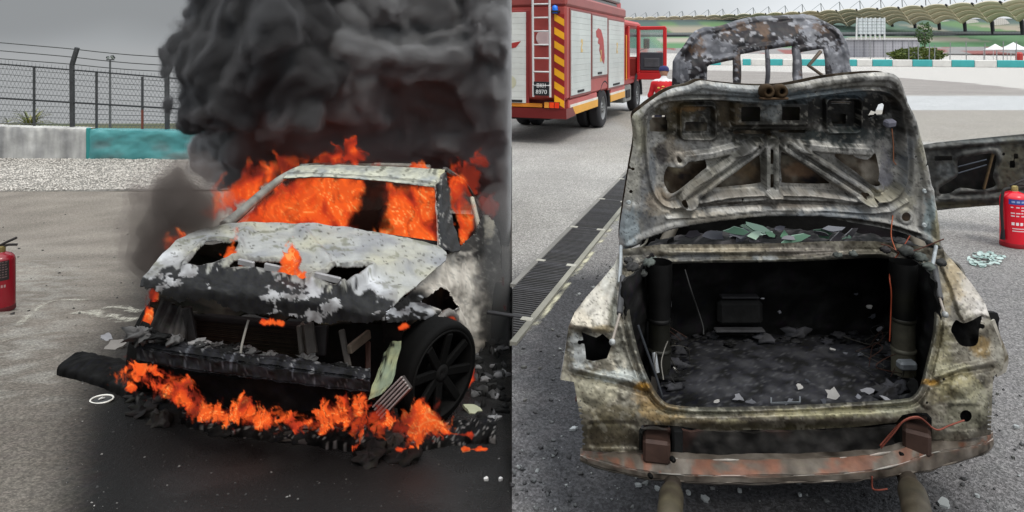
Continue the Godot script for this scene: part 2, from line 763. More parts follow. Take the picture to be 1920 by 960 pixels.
func build_ground():
	soot_outline = V([262, 500, 240, 570, 190, 640, 160, 690, 140, 770, 110, 960, 100, 1300, 1000, 1300, 1000, 500, 600, 480])
	smear_outline = V([300, 500, 380, 440, 960, 420, 960, 640, 280, 600])
	# the sloping track
	var mb = Mb.new()
	ground_grid(mb, -7.2, 0.0, 1.9, 9.4, 0.055, gl, left_colour)
	ground_grid(mb, -40.0, 0.0, 9.4, 16.2, 0.4, gl, left_colour)
	ground_grid(mb, -40.0, -7.2, -12.0, 9.4, 0.4, gl, left_colour)
	ground_grid(mb, -7.2, 0.0, -12.0, 1.9, 0.4, gl, left_colour)
	# its cut edge where it stands above the paving
	for i in 40:
		var d0 = -12.0 + i * 0.378
		var d1 = d0 + 0.378
		var a = mb.add(Vector3(0, gl(0, d0), -d0), L(110, 108, 105))
		var b = mb.add(Vector3(0, gl(0, d1), -d1), L(110, 108, 105))
		var c = mb.add(Vector3(0.0, -1.2, -d1), L(110, 108, 105))
		var e = mb.add(Vector3(0.0, -1.2, -d0), L(110, 108, 105))
		mb.quad(a, b, c, e)
	structure("track_asphalt", mb, M.asphalt)
	# the gravel strip in front of the barrier, and the land behind it
	mb = Mb.new()
	var gc = func(x, d): return L(176, 172, 165).lerp(L(150, 146, 139), clampf(0.5 + nf(x * 1.4, d * 1.4, 5.0) * 1.5, 0, 1))
	var gh = func(x, d): return gl(x, minf(d, 16.3)) + 0.03 + nf(x * 1.1, d * 1.1) * 0.03 - ss(22.0, 60.0, d) * 9.0
	var edge = func(x): return 16.25 + (x + 12.0) * 0.07
	var nx = 180
	for i in nx:
		var x0 = -45.0 + 45.0 * i / nx
		var x1 = -45.0 + 45.0 * (i + 1) / nx
		var prev = []
		for j in 25:
			var f = float(j) / 24.0
			var row = []
			for x in [x0, x1]:
				var d = lerpf(edge.call(x), 24.0, f)
				row.append(mb.add(Vector3(x, gh.call(x, d) - (0.06 if j == 0 else 0.0), -d), gc.call(x, d)))
			if j:
				mb.quad(prev[0], row[0], row[1], prev[1])
			prev = row
	structure("gravel_ground", mb, M.asphalt)
	mb = Mb.new()
	ground_grid(mb, -120.0, 0.0, 24.0, 110.0, 2.0, gh, func(x, d): return L(96, 108, 70).lerp(L(120, 116, 90), clampf(0.5 + nf(x * 0.1, d * 0.1), 0, 1)))
	structure("verge_ground", mb, M.asphalt)
	# pebbles lying on the strip
	var pebble = Mb.new()
	lathe(pebble, Transform3D.IDENTITY, [Vector2(0.001, 0.5), Vector2(0.7, 0.32), Vector2(1.0, 0.0), Vector2(0.75, -0.3), Vector2(0.001, -0.45)], 6)
	var mm = MultiMesh.new()
	mm.transform_format = MultiMesh.TRANSFORM_3D
	mm.use_colors = true
	mm.mesh = pebble.mesh()
	mm.instance_count = 24000
	for i in mm.instance_count:
		var x = -16.8 + 14.0 * rng.randf()
		var d = lerpf(edge.call(x) - 0.15, 20.9, rng.randf())
		var s = frand(0.010, 0.026)
		var b = Basis.from_euler(Vector3(frand(-0.5, 0.5), frand(0, 6), frand(-0.5, 0.5))).scaled(Vector3(s, s, s))
		mm.set_instance_transform(i, Transform3D(b, Vector3(x, gh.call(x, d) + 0.006, -d)))
		mm.set_instance_color(i, L(214, 208, 200) * frand(0.6, 1.15))
	var pe = MultiMeshInstance3D.new()
	pe.multimesh = mm
	pe.material_override = M.matte
	named(pe, "gravel_pebbles")
	tag(pe, "pale pebbles of the gravel strip below the barrier", "gravel", "", "stuff")
	# soot-black wet film under the fire
	mb = Mb.new()
	var wet = V([205, 700, 260, 640, 700, 660, 960, 560, 1000, 700, 1000, 1200, 250, 1200, 190, 900])
	var sheetf = func(x, d): return gl(x, d) + 0.004
	var wc = func(x, d):
		var q = Vector2(960.0 + x / d * F, YH + (H - gl(x, d)) / d * F)
		var n = nf(x * 1.6, d * 1.6, 13.0)
		var a = (1.0 - ss(-110.0, 20.0, sd_poly(q, wet) + n * 90.0)) * clampf(0.75 + n * 0.9, 0.1, 1.0)
		var c = L(30, 30, 32)
		c.a = a * 0.93
		return c
	ground_grid(mb, -2.6, 0.0, 2.0, 6.0, 0.05, sheetf, wc)
	tag(put("soot_film", mb, M.wet_soot), "black wet soot film spread over the track round the burning car", "soot", "", "structure")
	# ---- the level paving on the right
	mb = Mb.new()
	var flat = func(_x, _d): return 0.0
	ground_grid(mb, 0.0, 7.5, 2.2, 9.2, 0.06, flat, right_colour)
	ground_grid(mb, 0.0, 40.0, 9.2, 30.0, 0.35, flat, right_colour)
	ground_grid(mb, 7.5, 40.0, -12.0, 9.2, 0.5, flat, right_colour)
	ground_grid(mb, 0.0, 7.5, -12.0, 2.2, 0.5, flat, right_colour)
	ground_grid(mb, -2.2, 0.0, 14.2, 30.0, 0.35, flat, right_colour)
	ground_grid(mb, -2.2, 75.0, 30.0, 90.0, 0.5, flat, right_colour)
	ground_grid(mb, 75.0, 420.0, 30.0, 90.0, 3.0, flat, right_colour)
	ground_grid(mb, -2.2, 900.0, 90.0, 900.0, 30.0, flat, right_colour)
	# its cut edges above the sloping track
	for e in [[Vector2(0, 3.0), Vector2(0, 14.2)], [Vector2(0, 14.2), Vector2(-2.2, 14.2)], [Vector2(-2.2, 14.2), Vector2(-2.2, 900.0)]]:
		var a = mb.add(Vector3(e[0].x, 0, -e[0].y), L(120, 118, 115))
		var b = mb.add(Vector3(e[1].x, 0, -e[1].y), L(120, 118, 115))
		var c = mb.add(Vector3(e[1].x, -3.0, -e[1].y), L(120, 118, 115))
		var k = mb.add(Vector3(e[0].x, -3.0, -e[0].y), L(120, 118, 115))
		mb.quad(a, b, c, k)
	structure("paving_ground", mb, M.asphalt)


func right_colour(x, d) -> Color:
	var n = nf(x * 0.8, d * 0.8, 21.0)
	var n2 = nf(x * 3.2, d * 3.2, 28.0)
	var base = L(216, 213, 208).lerp(L(198, 195, 191), clampf(0.5 + n * 1.3, 0, 1))
	if d < 30.0:
		# weathered asphalt near the wreck, darker on the car's side of the drain
		var side = (x - 0.05) - (d - 5.1) * 0.325
		base = base.lerp(L(140, 137, 137), ss(-0.05, 0.1, side) * (1.0 - ss(5.5, 9.0, d)) * 0.8)
		base = base.lerp(L(150, 148, 150), (1.0 - ss(3.5, 9.0, d)) * 0.45)
		# burnt ground under and round the wreck
		var e = sd_box(Vector2(x, d), Vector2(1.08, 4.0), Vector2(0.82, 2.0), 0.3)
		base = base.lerp(L(44, 44, 47), (1.0 - ss(0.0, 0.4, e + n2 * 0.25 + n * 0.15)) * 0.95)
		base = base.lerp(L(112, 112, 116), (1.0 - ss(0.2, 0.8, e + n * 0.3)) * 0.5)
		# a pale square of newer paving by the engine
		var k = sd_poly(Vector2(x, d), V([0.9, 12.6, 3.3, 11.6, 4.6, 15.0, 2.4, 15.6]))
		base = base.lerp(L(205, 201, 194), (1.0 - ss(-0.1, 0.06, k)) * 0.6)
	else:
		# the pale run-off gravel begins beyond a line that swings nearer on the right
		var px = 960.0 + F * x / d
		var rim = 62.0 - 0.028 * (px - 1350.0) if px < 1500.0 else 57.8 - 0.0567 * (px - 1500.0)
		base = L(192, 186, 181).lerp(L(180, 173, 169), clampf(0.5 + nf(x * 0.2, d * 0.5, 2.0) * 1.5, 0, 1))
		if d > maxf(rim, 32.5):
			base = L(240, 236, 231)
	if d > 22.5 and d < 29.0 and x > 4.0:
		base = L(234, 236, 238).lerp(L(222, 224, 226), clampf(0.5 + n2, 0, 1))
	elif d > 15.0 and d <= 22.5 and x > 3.0:
		base = L(188, 182, 174).lerp(L(196, 190, 181), clampf(0.5 + n, 0, 1))
	return base


func ground_grid(mb, x0, x1, d0, d1, step, hf, cf):
	var nx = int(ceil((x1 - x0) / step))
	var nd = int(ceil((d1 - d0) / step))
	var s = mb.v.size()
	for j in nd + 1:
		var d = lerpf(d0, d1, float(j) / nd)
		for i in nx + 1:
			var x = lerpf(x0, x1, float(i) / nx)
			mb.add(Vector3(x, hf.call(x, d), -d), cf.call(x, d))
	for j in nd:
		for i in nx:
			var a = s + j * (nx + 1) + i
			mb.quad(a, a + nx + 1, a + nx + 2, a + 1)


# ------------------------------------------------------------------ barrier, fence, mast, palm
func build_left_setting():
	var base = func(px): return 299.0 + px * 0.012
	var dep = func(px): return 20.9 - px * 0.0006
	# two blocks of barrier: bare concrete and one wrapped in teal sheeting
	for k in 2:
		var mb = Mb.new()
		var pa = [-260.0, 166.0][k]
		var pb = [162.0, 600.0][k]
		var rows = []
		for i in 5:
			var row = []
			for j in 8:
				var px = lerpf(pa, pb, j / 7.0)
				var d = dep.call(px)
				var foot = P(px, base.call(px), d)
				var top = P(px, 237.0 + px * 0.032, d)
				if k == 1:
					top.y = P(px, 241.5 + px * 0.012, d).y
				match i:
					0: row.append(foot + Vector3(0, -0.1, 0.04))
					1: row.append(foot.lerp(top, 0.5) + Vector3(0, 0, 0.03))
					2: row.append(top + Vector3(0, -0.05, 0.02))
					3: row.append(top + Vector3(0, 0.0, -0.06))
					4: row.append(top + Vector3(0, 0.0, -0.5))
			rows.append(row)
		var cf: Callable
		var df = null
		if k == 0:
			cf = func(u, v, p):
				var streak = nf(p.x * 2.6, p.y * 0.35, 4.0)
				var c = L(204, 204, 202).lerp(L(160, 160, 161), clampf(0.45 + streak * 1.5 + nf(p.x * 0.5, p.y * 0.5) * 0.5, 0, 1))
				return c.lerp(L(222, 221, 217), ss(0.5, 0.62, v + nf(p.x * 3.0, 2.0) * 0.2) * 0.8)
			df = func(_u, _v, p): return nf(p.x * 1.1, p.y * 1.8, 2.0) * 0.02
		else:
			cf = func(_u, v, p):
				var c = L(92, 164, 166).lerp(L(72, 142, 146), clampf(0.5 + nf(p.x * 0.6, p.y * 1.2, 9.0) * 1.2, 0, 1))
				var dirt = clampf(nf(p.x * 0.7 + 3.0, p.y * 1.4, 31.0) * 2.2, 0, 1) * (1.0 - ss(0.25, 0.55, v))
				return c.lerp(L(98, 128, 130), dirt * 0.8)
			df = func(u, v, p): return (nf(p.x * 0.55 + p.y * 0.5, p.y * 1.1 - p.x * 0.2, 5.0) * 0.11) * ss(0.0, 0.03, u) * (1.0 - ss(0.45, 0.6, v))
		patch(mb, rows, 150, 36, 0.0, cf, null, df)
		if k == 0:
			tag(put("concrete_barrier", mb, M.concrete), "streaked grey concrete barrier block below the chain-link fence", "barrier")
		else:
			var o = thing("padded_barrier", "teal sheeted barrier block with creased face beside bare concrete block", "barrier")
			put("sheeting", mb, M.paint, o)
			var e = Mb.new()
			var pt = P(166.0, 240, dep.call(166))
			var pbm = P(166.0, 304, dep.call(166))
			bar(e, pbm, pt + Vector3(0, 0.01, 0), 0.10, 0.12, L(48, 138, 138), 0.02)
			put("edge_post", e, M.paint, o)
	# the fence
	var fence = thing("chain_link_fence", "tall chain-link debris fence with bent posts above the barrier", "fence")
	var fd = 21.3
	var g = func(px, py): return P(px, py, fd - px * 0.0006)
	var steel = L(66, 68, 70)
	for a in [[135.0, 90.0, 240.0, 145.0], [313.0, 108.0, 248.0, 329.0], [-60.0, 76.0, 236.0, -47.0], [480.0, 124.0, 254.0, 497.0]]:
		var mb = Mb.new()
		var foot = g.call(a[0] + 1.0, a[2] + 45.0)
		var knee = g.call(a[0], a[1] + 32.0)
		var tip = g.call(a[3], a[1] - 1.0)
		bar(mb, foot, knee + Vector3(0, 0.02, 0), 0.12, 0.12, steel, 0.015, Vector3.FORWARD)
		bar(mb, knee, tip, 0.12, 0.12, steel, 0.015, Vector3.FORWARD)
		put("post", mb, M.matte, fence)
	for a in [[64.0, 125.0, steel], [181.0, 136.0, steel], [267.0, 144.0, L(120, 62, 48)], [-15.0, 118.0, steel], [400.0, 155.0, steel]]:
		var mb = Mb.new()
		var top = g.call(a[0], a[1])
		var mid = g.call(a[0], a[1] + 62.0)
		bar(mb, g.call(a[0], 290.0), mid, 0.055, 0.055, a[2], 0.0, Vector3.FORWARD)
		bar(mb, mid, top, 0.055, 0.055, steel, 0.0, Vector3.FORWARD)
		put("stake", mb, M.matte, fence)
	var topy = func(px): return 120.0 + px * 0.082
	var midy = func(px): return 184.0 + px * 0.060
	for a in [[topy, 0.05], [midy, 0.06]]:
		var mb = Mb.new()
		tube(mb, [g.call(-200, a[0].call(-200)), g.call(180, a[0].call(180)), g.call(560, a[0].call(560))], a[1] * 0.5, 6, L(52, 54, 56))
		put("rail", mb, M.matte, fence)
	for t in [0.12, 0.30, 0.47, 0.66, 0.83, 1.18, 1.36, 1.55, 1.74, 1.92]:
		var mb = Mb.new()
		var pts = []
		for j in 15:
			var px = -200.0 + 760.0 * j / 14.0
			var ty = topy.call(px)
			var my = midy.call(px)
			var by = 247.0
			var y = lerpf(ty, my, t) if t < 1.0 else lerpf(my, by, t - 1.0)
			pts.append(g.call(px, y + nz(px * 0.013, t * 9.0) * 1.2))
		tube(mb, pts, 0.009, 4, L(95, 98, 100))
		put("strand", mb, M.matte, fence)
	for q in [[80.0, 92.0, 107.0, 113.5], [95.0, 107.5, 122.5, 128.0], [110.0, 120.0, 134.0, 140.0]]:
		var mb = Mb.new()
		var pts = []
		for j in 21:
			var px = -150.0 + 660.0 * j / 20.0
			var y = lerpf(q[0], q[2], px / 315.0) + 4.0 * sin(PI * clampf((px - 135.0) / 185.0, 0, 1)) * 0.5
			pts.append(g.call(px, y))
		tube(mb, pts, 0.014, 4, L(62, 64, 66))
		put("barbed_wire", mb, M.matte, fence)
	# the mesh: two sets of slanting wires, twisted ends standing above the top rail
	var mb = Mb.new()
	var wire = L(120, 123, 125)
	var px = -330.0
	while px < 560.0:
		for s in [1.0, -1.0]:
			var pts = []
			for j in 2:
				var y = [0.0, 1.0][j]
				var x = px + s * y * 66.0 + (66.0 if s < 0 else 0.0)
				var yy = lerpf(topy.call(x) - 2.0, 250.0, y)
				pts.append(g.call(x, yy))
			tube(mb, pts, 0.0052, 3, wire, false)
		var xt = px + 66.0
		tube(mb, [g.call(xt, topy.call(xt)), g.call(xt + frand(-1, 1), topy.call(xt) - frand(5.0, 9.0))], 0.006, 3, wire, false)
		px += 7.2
	stuff(put("chain_link", mb, M.matte, fence))
	# floodlight mast far behind the fence
	var mast = thing("floodlight_mast", "slim grey mast with two tilted floodlights behind the fence", "light mast")
	var md = 44.0
	mb = Mb.new()
	tube(mb, [P(206.5, 330, md), P(206.5, 113, md)], [0.09, 0.06], 8, L(98, 102, 104))
	put("pole", mb, M.matte, mast)
	mb = Mb.new()
	bar(mb, P(200, 112, md), P(214, 112, md), 0.08, 0.08, L(70, 72, 74))
	put("crossarm", mb, M.matte, mast)
	for a in [[211.5, 107.0, 0.36], [202.0, 107.5, 0.22]]:
		mb = Mb.new()
		var bs = Basis.from_euler(Vector3(0.6, -0.5 if a[0] > 206 else 1.2, 0.12))
		box(mb, at(P(a[0], a[1], md), bs), Vector3(a[2] * 0.85, a[2] * 0.7, 0.12), 0.03, L(62, 66, 66))
		var o = put("floodlight", mb, M.matte, mast)
		mb = Mb.new()
		box(mb, at(P(a[0], a[1], md) + bs * Vector3(0, 0, 0.065), bs), Vector3(a[2] * 0.68, a[2] * 0.54, 0.02), 0.0, L(190, 198, 196))
		put("lens", mb, M.gloss, o)
	# palm bush behind the fence
	palm("palm_bush", P(57, 208, 23.0), 1.3, 90, "green palm bush with drooping fronds behind the fence")
	palm("shrub", P(14, 216, 25.0), 0.55, 12, "small sparse shrub left of the palm bush")


func palm(called, foot, size, count, label):
	var o = thing(called, label, "plant")
	var stem = Mb.new()
	tube(stem, [foot - Vector3(0, 1.6, 0), foot - Vector3(0, 0.5, 0)], [0.14 * size, 0.09 * size], 7, L(80, 68, 50))
	put("trunk", stem, M.matte, o)
	for i in count:
		var mb = Mb.new()
		var a = frand(0, TAU)
		var up = frand(0.25, 1.0)
		var len = size * frand(0.55, 0.95)
		var prev = []
		var col = L(92, 104, 52).lerp(L(132, 128, 66), rng.randf())
		var side = Vector3(-sin(a), 0, cos(a))
		for j in 7:
			var t = j / 6.0
			var p = foot - Vector3(0, 0.5, 0) * size + Vector3(cos(a), 0, sin(a)) * len * t * (1.1 - up * 0.7) + Vector3(0, 1, 0) * (len * up * t * 1.2 - len * 0.55 * t * t)
			var w = 0.035 * size * (1.0 - t * 0.9) * (0.5 + t * 2.0 if t < 0.3 else 1.1)
			var row = [mb.add(p - side * w, col), mb.add(p + Vector3(0, -0.01, 0), col * 0.9), mb.add(p + side * w, col)]
			if j:
				for k in 2:
					mb.quad(prev[k], prev[k + 1], row[k + 1], row[k])
			prev = row
		put("frond", mb, M.leaf, o)


# ------------------------------------------------------------------ far side of the track: barrier, stands, hedge, tents
func build_right_setting():
	# painted barrier blocks across the run-off
	var teal = [[1330, 1352], [1392, 1408], [1443, 1467], [1503, 1549], [1590, 1606], [1635, 1672], [1710, 1747], [1783, 1826], [1868, 1925], [1985, 2040]]
	var spans = []
	for i in teal.size():
		spans.append([teal[i][0], teal[i][1], 1])
		if i + 1 < teal.size():
			spans.append([teal[i][1], teal[i + 1][0], 0])
	var kd = func(px): return 82.0 - (px - 1330.0) * 0.018
	var place_names = {1: "teal", 0: "white"}
	spans.reverse()
	var nth = ["first", "second", "third", "fourth", "fifth", "sixth", "seventh", "eighth", "ninth", "tenth", "eleventh", "twelfth"]
	var count = [0, 0]
	for q in spans:
		var mb = Mb.new()
		var a = P(q[0] + 0.3, 0, kd.call(q[0]))
		var b = P(q[1] - 0.3, 0, kd.call(q[1]))
		var hgt = 0.78
		a.y = hgt * 0.5
		b.y = hgt * 0.5
		bar(mb, a, b, 0.6, hgt, L(70, 178, 180) if q[2] else L(232, 230, 226), 0.05)
		if q[0] < 1925:
			tag(put("barrier_block", mb, M.paint), "%s barrier block across the run-off, %s of its colour from the right edge" % [place_names[q[2]], nth[count[q[2]]]], "barrier", "barrier blocks across the run-off")
			count[q[2]] += 1
	# thin fence posts behind the barrier
	var posts = [1905, 1881, 1846, 1812, 1781, 1752, 1742, 1722, 1704, 1660, 1632]
	for k in posts.size():
		var mb = Mb.new()
		var d = 84.0
		tube(mb, [P(posts[k], 123, d), P(posts[k] + frand(-1, 1), frand(76, 84), d)], 0.055, 5, L(150, 152, 154))
		tag(put("fence_post", mb, M.matte), "thin grey fence post behind the far barrier, %s from the right edge" % nth[k], "post", "thin fence posts behind the far barrier")
	# grey boundary wall below the scoreboard
	var wall = thing("boundary_wall", "pale grey wall below the white scoreboard frame", "wall")
	var mb = Mb.new()
	var wd = 150.0
	bar(mb, P(1585, 92, wd) + Vector3(0, 0, 0), P(1722, 92, wd), 1.0, 4.6, L(178, 178, 186), 0.05)
	put("wall_face", mb, M.matte, wall)
	mb = Mb.new()
	bar(mb, P(1584, 73.6, wd) + Vector3(0, 0, 0.1), P(1724, 73.6, wd) + Vector3(0, 0, 0.1), 1.5, 0.4, L(205, 205, 206), 0.05)
	put("coping", mb, M.matte, wall)
	for k in 7:
		mb = Mb.new()
		var px = 1600 + k * 18
		bar(mb, P(px, 75.6, wd) + Vector3(0, 0, 0.55), P(px, 108, wd) + Vector3(0, 0, 0.55), 0.12, 0.12, L(150, 150, 158), 0.0, Vector3.RIGHT)
		put("joint_strip", mb, M.matte, wall)
	# white scoreboard frame
	var board = thing("scoreboard", "white steel scoreboard with a grid of panels in front of the grandstand", "scoreboard")
	var sd = 146.0
	for i in 6:
		for j in 5:
			mb = Mb.new()
			var a = P(1609.5 + i * 8.5, 34.5 + j * 6.0, sd)
			var b = P(1617.0 + i * 8.5, 39.8 + j * 6.0, sd)
			box(mb, at((a + b) * 0.5), Vector3(b.x - a.x, a.y - b.y, 0.3), 0.0, L(214, 222, 226) * frand(0.9, 1.0))
			put("panel", mb, M.matte, board)
	for i in 7:
		mb = Mb.new()
		bar(mb, P(1608.5 + i * 8.5, 33, sd) - Vector3(0, 0, 0.3), P(1607.0 + i * 8.8, 74, sd) - Vector3(0, 0, 0.3), 0.28, 0.28, L(232, 234, 234), 0.0, Vector3.RIGHT)
		put("upright", mb, M.matte, board)
	build_stand()
	# hedge and young tree
	leaf_mass("hedge", "clipped green hedge behind the far teal and white barrier", "hedge", Vector3(P(1720, 0, 96).x, 1.15, -96.0), Vector3(3.9, 0.95, 1.2), 5200, 0.2, L(98, 110, 42), L(60, 76, 30))
	leaf_mass("small_tree", "small round-topped green tree rising out of the hedge", "tree", Vector3(P(1733, 0, 98).x, 4.2, -98.0), Vector3(1.05, 1.6, 1.05), 900, 0.2, L(70, 98, 40), L(40, 66, 30), true)
	# tents
	for t in [[1866.0, 13.5, 82.0, 93.0, 116.0, "smaller white pyramid tent left of the larger one"], [1900.0, 19.0, 79.0, 93.0, 108.0, "larger white pyramid tent at the right edge below the stand"]]:
		var tent = thing("tent", t[5], "tent")
		var d = t[4]
		var w = t[1] / F * d
		var c = P(t[0], t[3], d)
		mb = Mb.new()
		var top = P(t[0], t[2], d)
		var k = []
		for j in 9:
			for i in 9:
				var u = Vector2(i / 4.0 - 1.0, j / 4.0 - 1.0)
				var r = maxf(absf(u.x), absf(u.y))
				var hh = pow(1.0 - r, 1.25) * (top.y - c.y)
				k.append(mb.add(c + Vector3(u.x * w, hh, u.y * w), L(236, 236, 238)))
		for j in 8:
			for i in 8:
				mb.quad(k[j * 9 + i], k[j * 9 + i + 1], k[j * 9 + i + 10], k[j * 9 + i + 9])
		put("canopy", mb, M.matte, tent)
		for s in [[-1, -1], [1, -1], [-1, 1], [1, 1]]:
			mb = Mb.new()
			var pp = c + Vector3(s[0] * w * 0.96, 0, s[1] * w * 0.96)
			tube(mb, [pp, Vector3(pp.x, 0, pp.z)], 0.05, 5, L(190, 190, 192))
			put("leg", mb, M.matte, tent)
	mb = Mb.new()
	var rp = P(1911, 103, 100)
	box(mb, at(Vector3(rp.x, 0.75, rp.z)), Vector3(0.9, 1.5, 0.9), 0.25, L(176, 52, 48))
	tag(put("bin", mb, M.paint), "small red bin below the larger white tent", "bin")


func leaf_mass(called, label, category, c: Vector3, r: Vector3, n, leaf, light, dark, trunk = false):
	var o = thing(called, label, category)
	if true:
		var st = Mb.new()
		if trunk:
			tube(st, [Vector3(c.x, 0, c.z), Vector3(c.x + 0.1, c.y * 0.5, c.z), c], [0.13, 0.1, 0.05], 6, L(90, 76, 58))
			put("trunk", st, M.matte, o)
		else:
			for k in 9:
				var x = c.x + (k - 4) * r.x * 0.22
				tube(st, [Vector3(x, 0, c.z), Vector3(x + frand(-0.2, 0.2), c.y, c.z)], [0.07, 0.03], 5, L(84, 70, 52))
			put("stem", st, M.matte, o)
	var mb = Mb.new()
	for i in n:
		var dir = Vector3(frand(-1, 1), frand(-1, 1), frand(-1, 1))
		if dir.length() > 1.0 or dir.length() < 0.3:
			continue
		var bump = 1.0 + 0.28 * nz(dir.x * 2.5 + c.x, dir.y * 2.5, dir.z * 2.5)
		var p = c + dir.normalized() * pow(dir.length(), 0.35) * r * bump
		var b = Basis.from_euler(Vector3(frand(0, TAU), frand(0, TAU), frand(0, TAU)))
		var col = dark.lerp(light, clampf(rng.randf() * 0.6 + 0.4 * (0.5 + nz(p.x * 0.7, p.y * 0.7, p.z) * 1.0), 0, 1))
		var s = leaf * frand(0.6, 1.3)
		var a = mb.add(p + b * Vector3(-s, 0, 0), col)
		var d = mb.add(p + b * Vector3(0, 0.1 * s, -s * 0.5), col)
		var e = mb.add(p + b * Vector3(s, 0, 0), col)
		var f = mb.add(p + b * Vector3(0, 0.1 * s, s * 0.5), col)
		mb.quad(a, d, e, f)
	put("foliage" if not trunk else "crown", mb, M.leaf, o)


func build_stand():
	var stand = thing("grandstand", "long grandstand with arched tan membrane roof on dark struts above green banks", "grandstand")
	var peaks = [1150, 1168, 1188, 1208, 1230, 1252, 1276, 1300, 1325, 1352, 1380, 1409, 1438, 1469, 1501, 1536, 1571, 1609, 1648, 1688, 1732, 1778, 1827, 1880, 1937, 2000]
	var dd = func(px): return 330.0 - (px - 1250.0) * 0.20
	var ytop = func(px): return 32.0 - pow(maxf(px - 1150.0, 0.0) / 770.0, 1.4) * 35.0
	var ylow = func(px): return 50.0 - pow(maxf(px - 1150.0, 0.0) / 770.0, 1.8) * 22.0
	for i in peaks.size() - 1:
		var a = float(peaks[i])
		var b = float(peaks[i + 1])
		var w = b - a
		# the membrane: an arched shell that leans forward, in five strips
		for k in 4:
			var rows = []
			for e in 3:
				var v = (k + [0.04, 0.5, 0.96][e]) / 4.0
				var row = []
				for j in 7:
					var u = j / 6.0
					# shells sweep down to the right
					var px = a + w * u + v * w * 0.55
					var d = dd.call(px) - (1.0 - v) * 9.0
					var arch = 4.0 * u * (1.0 - u)
					var y = lerpf(ytop.call(px), ylow.call(px), v) + (1.0 - arch) * w * 0.10 + v * v * (1.0 - arch) * w * 0.12
					row.append(P(px, y, d))
				rows.append(row)
			var mb = Mb.new()
			var sh = frand(0.9, 1.05)
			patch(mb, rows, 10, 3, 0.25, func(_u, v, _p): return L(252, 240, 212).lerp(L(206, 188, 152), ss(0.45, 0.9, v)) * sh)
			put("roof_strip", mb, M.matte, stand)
		# dark steel under the shell and its strut
		var mb2 = Mb.new()
		var d0 = dd.call(a)
		tube(mb2, [P(a - w * 0.1, ytop.call(a) + w * 0.06, d0 - 9.0), P(a + w * 0.35, lerpf(ytop.call(a), ylow.call(a), 0.62) + w * 0.08, d0 - 3.0), P(a + w * 0.62, ylow.call(a) + w * 0.16, d0), P(a + w * 0.66, ylow.call(a) + w * 0.6, d0)], [w * d0 / F * 0.035, w * d0 / F * 0.05, w * d0 / F * 0.07, w * d0 / F * 0.06], 6, L(44, 46, 50))
		put("strut", mb2, M.matte, stand)
		# mast and stays above the roof
		mb2 = Mb.new()
		var tip = P(a + 3.0, ytop.call(a) - w * 0.36, d0 - 6.0)
		tube(mb2, [P(a + 4.0, ytop.call(a) + 2.0, d0 - 6.0), tip], 0.16, 5, L(126, 134, 140))
		tube(mb2, [tip, P(a - w * 0.4, ytop.call(a) + 0.5, d0 - 6.0)], 0.08, 4, L(140, 148, 154))
		tube(mb2, [tip, P(a + w * 0.3, ytop.call(a) + 1.0, d0 - 6.0)], 0.08, 4, L(140, 148, 154))
		put("roof_mast", mb2, M.matte, stand)
		# pale rear shells glimpsed under the roof
		if i > 14:
			var rows = []
			for e in 2:
				var row = []
				for j in 5:
					var u = j / 4.0
					var arch = 4.0 * u * (1.0 - u)
					row.append(P(a + w * (0.55 + 0.75 * u), ylow.call(a) + w * (0.26 - arch * (0.26 - e * 0.26)) + 1.0, d0 + 14.0))
				rows.append(row)
			mb2 = Mb.new()
			patch(mb2, rows, 8, 2, 0.2, func(_u, _v, _p): return L(226, 222, 218))
			put("rear_shell", mb2, M.matte, stand)
	# banks of seats: upper and lower tier, deck between them
	var tier = func(called, ya, yb, da, db, x0, x1, cf, m = M.matte):
		var rows = []
		for e in [[ya, da], [(ya + yb) * 0.5, (da + db) * 0.5], [yb, db]]:
			var row = []
			for j in 9:
				var px = lerpf(x0, x1, j / 8.0)
				row.append(P(px, e[0] - (px - 1500.0) * 0.003, e[1] - (px - 1500.0) * 0.12))
			rows.append(row)
		var mb = Mb.new()
		patch(mb, rows, 150, 8, 0.4, cf)
		put(called, mb, m, stand)
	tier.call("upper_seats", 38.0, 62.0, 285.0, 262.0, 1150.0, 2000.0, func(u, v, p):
		var c = L(66, 92, 82).lerp(L(84, 120, 70), ss(0.05, 0.35, nz(p.x * 0.045, 3.0)))
		c = c.lerp(L(150, 140, 122), ss(0.12, 0.2, nz(p.x * 0.05 + 9.0, p.y * 0.02)) * ss(0.3, 0.7, v))
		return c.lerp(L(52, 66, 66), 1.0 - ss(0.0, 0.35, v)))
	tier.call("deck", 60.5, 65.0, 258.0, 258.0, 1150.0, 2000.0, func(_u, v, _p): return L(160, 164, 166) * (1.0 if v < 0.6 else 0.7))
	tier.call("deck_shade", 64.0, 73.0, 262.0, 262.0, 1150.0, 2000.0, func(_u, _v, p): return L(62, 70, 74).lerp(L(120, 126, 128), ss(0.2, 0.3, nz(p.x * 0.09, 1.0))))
	tier.call("lower_seats", 70.0, 92.0, 256.0, 236.0, 1150.0, 2000.0, func(_u, v, p):
		var c = L(62, 108, 92).lerp(L(84, 128, 84), ss(0.0, 0.3, nz(p.x * 0.04, 7.0)))
		return c.lerp(L(168, 160, 146), ss(0.22, 0.28, nz(p.x * 0.05 + 2.0, 4.0)) * ss(0.0, 0.2, v) * (1.0 - ss(0.4, 0.6, v))))
	tier.call("lower_wall", 91.0, 104.0, 234.0, 230.0, 1150.0, 2000.0, func(_u, _v, p): return L(150, 148, 148).lerp(L(150, 96, 92), ss(0.1, 0.3, nz(p.x * 0.15, p.y * 0.4))))
	for k in 16:
		var px = 1690.0 + k * 19.0
		var mb = Mb.new()
		bar(mb, P(px, 65.0, 256), P(px, 73.0, 256), 0.9, 0.9, L(170, 172, 172), 0.0, Vector3.RIGHT)
		put("column", mb, M.matte, stand)
